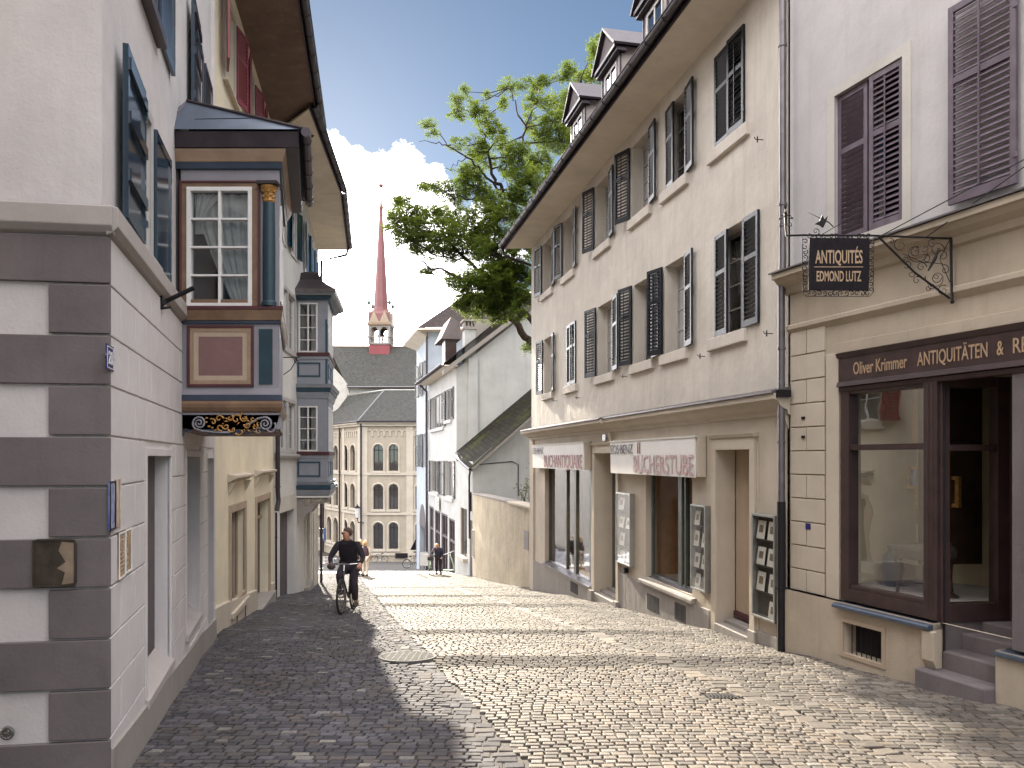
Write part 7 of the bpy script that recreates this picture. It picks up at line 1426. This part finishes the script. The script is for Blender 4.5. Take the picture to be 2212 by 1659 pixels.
# two people walking down, seen from behind
Jw = dict(pelvis=(0, 0, .93), neck=(0, .0, 1.43), head=(0, -.01, 1.57), shl=(-.17, 0, 1.36), shr=(.17, 0, 1.36), ell=(-.24, .04, 1.10), elr=(.24, .02, 1.10), wrl=(-.25, -.04, .88), wrr=(.26, -.06, .88), hal=(-.25, -.07, .79), har=(.26, -.1, .79), hpl=(-.09, 0, .88), hpr=(.09, 0, .88), knl=(-.10, .02, .48), knr=(.09, -.06, .48), anl=(-.10, .12, .10), anr=(.09, .0, .08), ftl=(-.10, .0, .05), ftr=(.09, -.13, .03))
person(at(789, 36.7), 36.7, R(180), 'woman with fair hair, dark vest and cream trousers walking away down the street', Jw, 'cloth_vest', 'cloth_cream', 'shoe', hair='hair_blond', hairlen=.17, vest=True, sleeves='cloth_cream')
Jm = {k: (v[0], v[1], v[2] * 1.04) for k, v in Jw.items()}
person(at(779, 38.4), 38.4, R(176), 'person in dark clothes half hidden behind the woman in the vest', Jm, 'cloth_black', 'cloth_dark', 'shoe', hair='hair_blond')
# person pushing a bicycle uphill
bx, by = at(928, 38.6), 38.6
bicycle(bx, by, R(-84), 'bicycle with a front basket pushed uphill by a fair haired person', basket=True, frame='scooter_green', lean=R(-4))
Jp = dict(pelvis=(0, .10, .92), neck=(-.02, -.14, 1.36), head=(-.05, -.22, 1.46), shl=(-.19, -.12, 1.28), shr=(.16, -.08, 1.28), ell=(-.34, -.22, 1.06), elr=(.22, .0, 1.02), wrl=(-.40, -.38, .99), wrr=(.20, -.18, .88), hal=(-.44, -.45, .98), har=(.18, -.26, .86), hpl=(-.09, .1, .87), hpr=(.09, .1, .87), knl=(-.09, -.04, .48), knr=(.11, .06, .47), anl=(-.09, .10, .10), anr=(.12, .0, .08), ftl=(-.09, -.03, .05), ftr=(.12, -.13, .03))
person(bx + .42, by + .1, R(0), 'fair haired person in a navy jacket bent over a bicycle, pushing it uphill', Jp, 'cloth_navy', 'cloth_dark', 'shoe', hair='hair_blond', hairlen=.07, coat=.05)
bicycle(at(818, 78), 78.6, R(175), 'dark bicycle parked against the foot of the stone building', frame='rubber', lean=R(8))
bicycle(at(893, 60), 60, R(10), 'bicycle parked behind the triangular road sign', frame='bike_frame', lean=R(-5))
# warning sign on a portable stand, seen from behind
sy = 58.0; sx_ = at(899, sy); ks = sy / FPX; zz_ = G(sy); T = thing('road_sign', 'triangular road sign seen from its dark back on a trestle stand', 'road sign', (sx_, sy, zz_)); fs = Fr(sx_, sy, 1, 0, 1)
z0, z1 = EYE - (1188 - HZ) * ks, EYE - (1167 - HZ) * ks
m = MB(); m.plate(fs, [(-.46, z0), (.46, z0), (.05, z1 + .06), (-.05, z1 + .06)], -.01, .01); m.build('sign_plate', 'sign_black', T, bevel=.01); m = MB(); m.tube([fs.p(0, z1 - .1, .03), fs.p(0, zz_ + .9, .03)], .025, 6); m.tube([fs.p(0, z0 - .2, .03), fs.p(-.28, zz_, .3)], .025, 6); m.tube([fs.p(0, z0 - .2, .03), fs.p(.28, zz_, .3)], .025, 6); m.tube([fs.p(0, z0 - .2, .0), fs.p(0, zz_, -.5)], .025, 6); m.box(fs, -.14, .42, z0 - .22, z0 - .08, .0, .05); m.build('stand', 'zinc', T)
sy = 50.0; sx_ = at(916, sy); ks = sy / FPX; zz_ = G(sy); T = thing('sandwich_board', 'tall white advertising board standing by the white house', 'board', (sx_, sy, zz_)); fs = Fr(sx_, sy, 1, 0, 1)
z0, z1 = EYE - (1222 - HZ) * ks, EYE - (1192 - HZ) * ks; m = MB(); m.box(fs, -.28, .28, z0, z1, .0, .04); m.build('panel', 'paper', T); m = MB(); frame4(m, fs, -.3, .3, z0 - .02, z1 + .02, .03, -.01, .05); 
for s_ in (-1, 1): m.tube([fs.p(s_ * .27, z0, .02), fs.p(s_ * .27, zz_, .02)], .02, 6); m.tube([fs.p(s_ * .27, z1, .0), fs.p(s_ * .27, zz_, -.5)], .018, 6)
m.build('frame', 'case_frame', T)
# e-scooter
ex, ey = at(968, 41.5), 41.5; zz_ = G(ey); T = thing('electric_scooter', 'pale green electric kick scooter parked by the white house', 'scooter', (ex, ey, zz_)); P = lambda a, b_, c_: (ex + a, ey + b_, zz_ + c_)
m = MB(); m.wbox(P(.02, 0, .15), (.62, .16, .06)); m.tube([P(.34, 0, .2), P(.28, 0, .5), P(.10, 0, 1.0)], .035, 8); m.build('frame', 'scooter_green', T); m = MB(); m.tube([P(-.22, -.1, 1.0), P(.02, 0, 1.06), P(.32, .1, 1.18)], .022, 7); m.build('handlebar', 'enamel_white', T); m = MB(); m.tube([P(.10, 0, .98), P(.05, 0, 1.07)], .03, 7); m.build('stem_top', 'rubber', T)
for wx in (-.36, .40): m = MB(); m.tube([P(wx + .1 * math.cos(a), 0, .12 + .1 * math.sin(a)) for a in [2 * math.pi * k / 16 for k in range(16)]], .03, 6, closed=True); m.tube([P(wx, -.03, .12), P(wx, .03, .12)], .05, 8); m.build('wheel', 'rubber', T)
# cafe seats beyond the end of the left houses
def cafe_chair(x, y, rz, label, mat, sc=1.0):
    T = thing('cafe_chair', label, 'chair', (0, 0, 0), 'cafe chairs on the square'); m = MB(); m.wbox((0, 0, .45), (.42, .42, .04)); m.build('seat', mat, T); m = MB()
    for k in range(4): m.wbox((0, .2, .55 + k * .1), (.42, .02, .06))
    m.build('backrest', mat, T)
    for a in (-1, 1):
        for b_ in (-1, 1): m = MB(); m.tube([(a * .18, b_ * .18, .44), (a * .2, b_ * .2, 0)], .015, 5); m.build('leg', 'case_frame', T)
    T.location = (x, y, G(y)); T.rotation_euler = (0, 0, rz); return T
for i, (u, y_, rz, mat, lb) in enumerate(((703, 52, .3, 'paper', 'white cafe chair at the very left of the group on the square'), (712, 50, 2.4, 'panel_red', 'reddish cafe chair in front of the white ones on the square'), (721, 53, 1.0, 'paper', 'white cafe chair nearest the cyclist on the square'), (728, 51, 2.0, 'shop_brown', 'dark cafe chair beside the cyclist on the square'))): cafe_chair(at(u, y_), y_, rz, lb, mat)
T = thing('cafe_table', 'small round cafe table between the chairs on the square', 'table', (at(716, 51.4), 51.4, G(51.4))); m = MB(); c = T.location; m.lathe(c, [(.35, .72), (.35, .75), (.01, .75)], 20); m.build('tabletop', 'paper', T); m = MB(); m.lathe(c, [(.22, 0), (.2, .03), (.03, .05), (.03, .72)], 10); m.build('pedestal', 'iron', T)
T = thing('planter', 'barrel planter standing behind the cyclist on the square', 'planter', (at(779, 45), 45, G(45))); c = T.location; m = MB(); m.lathe(c, [(.22, 0), (.30, .3), (.32, .6), (.28, .62)], 16); m.build('barrel', 'book_tan', T)
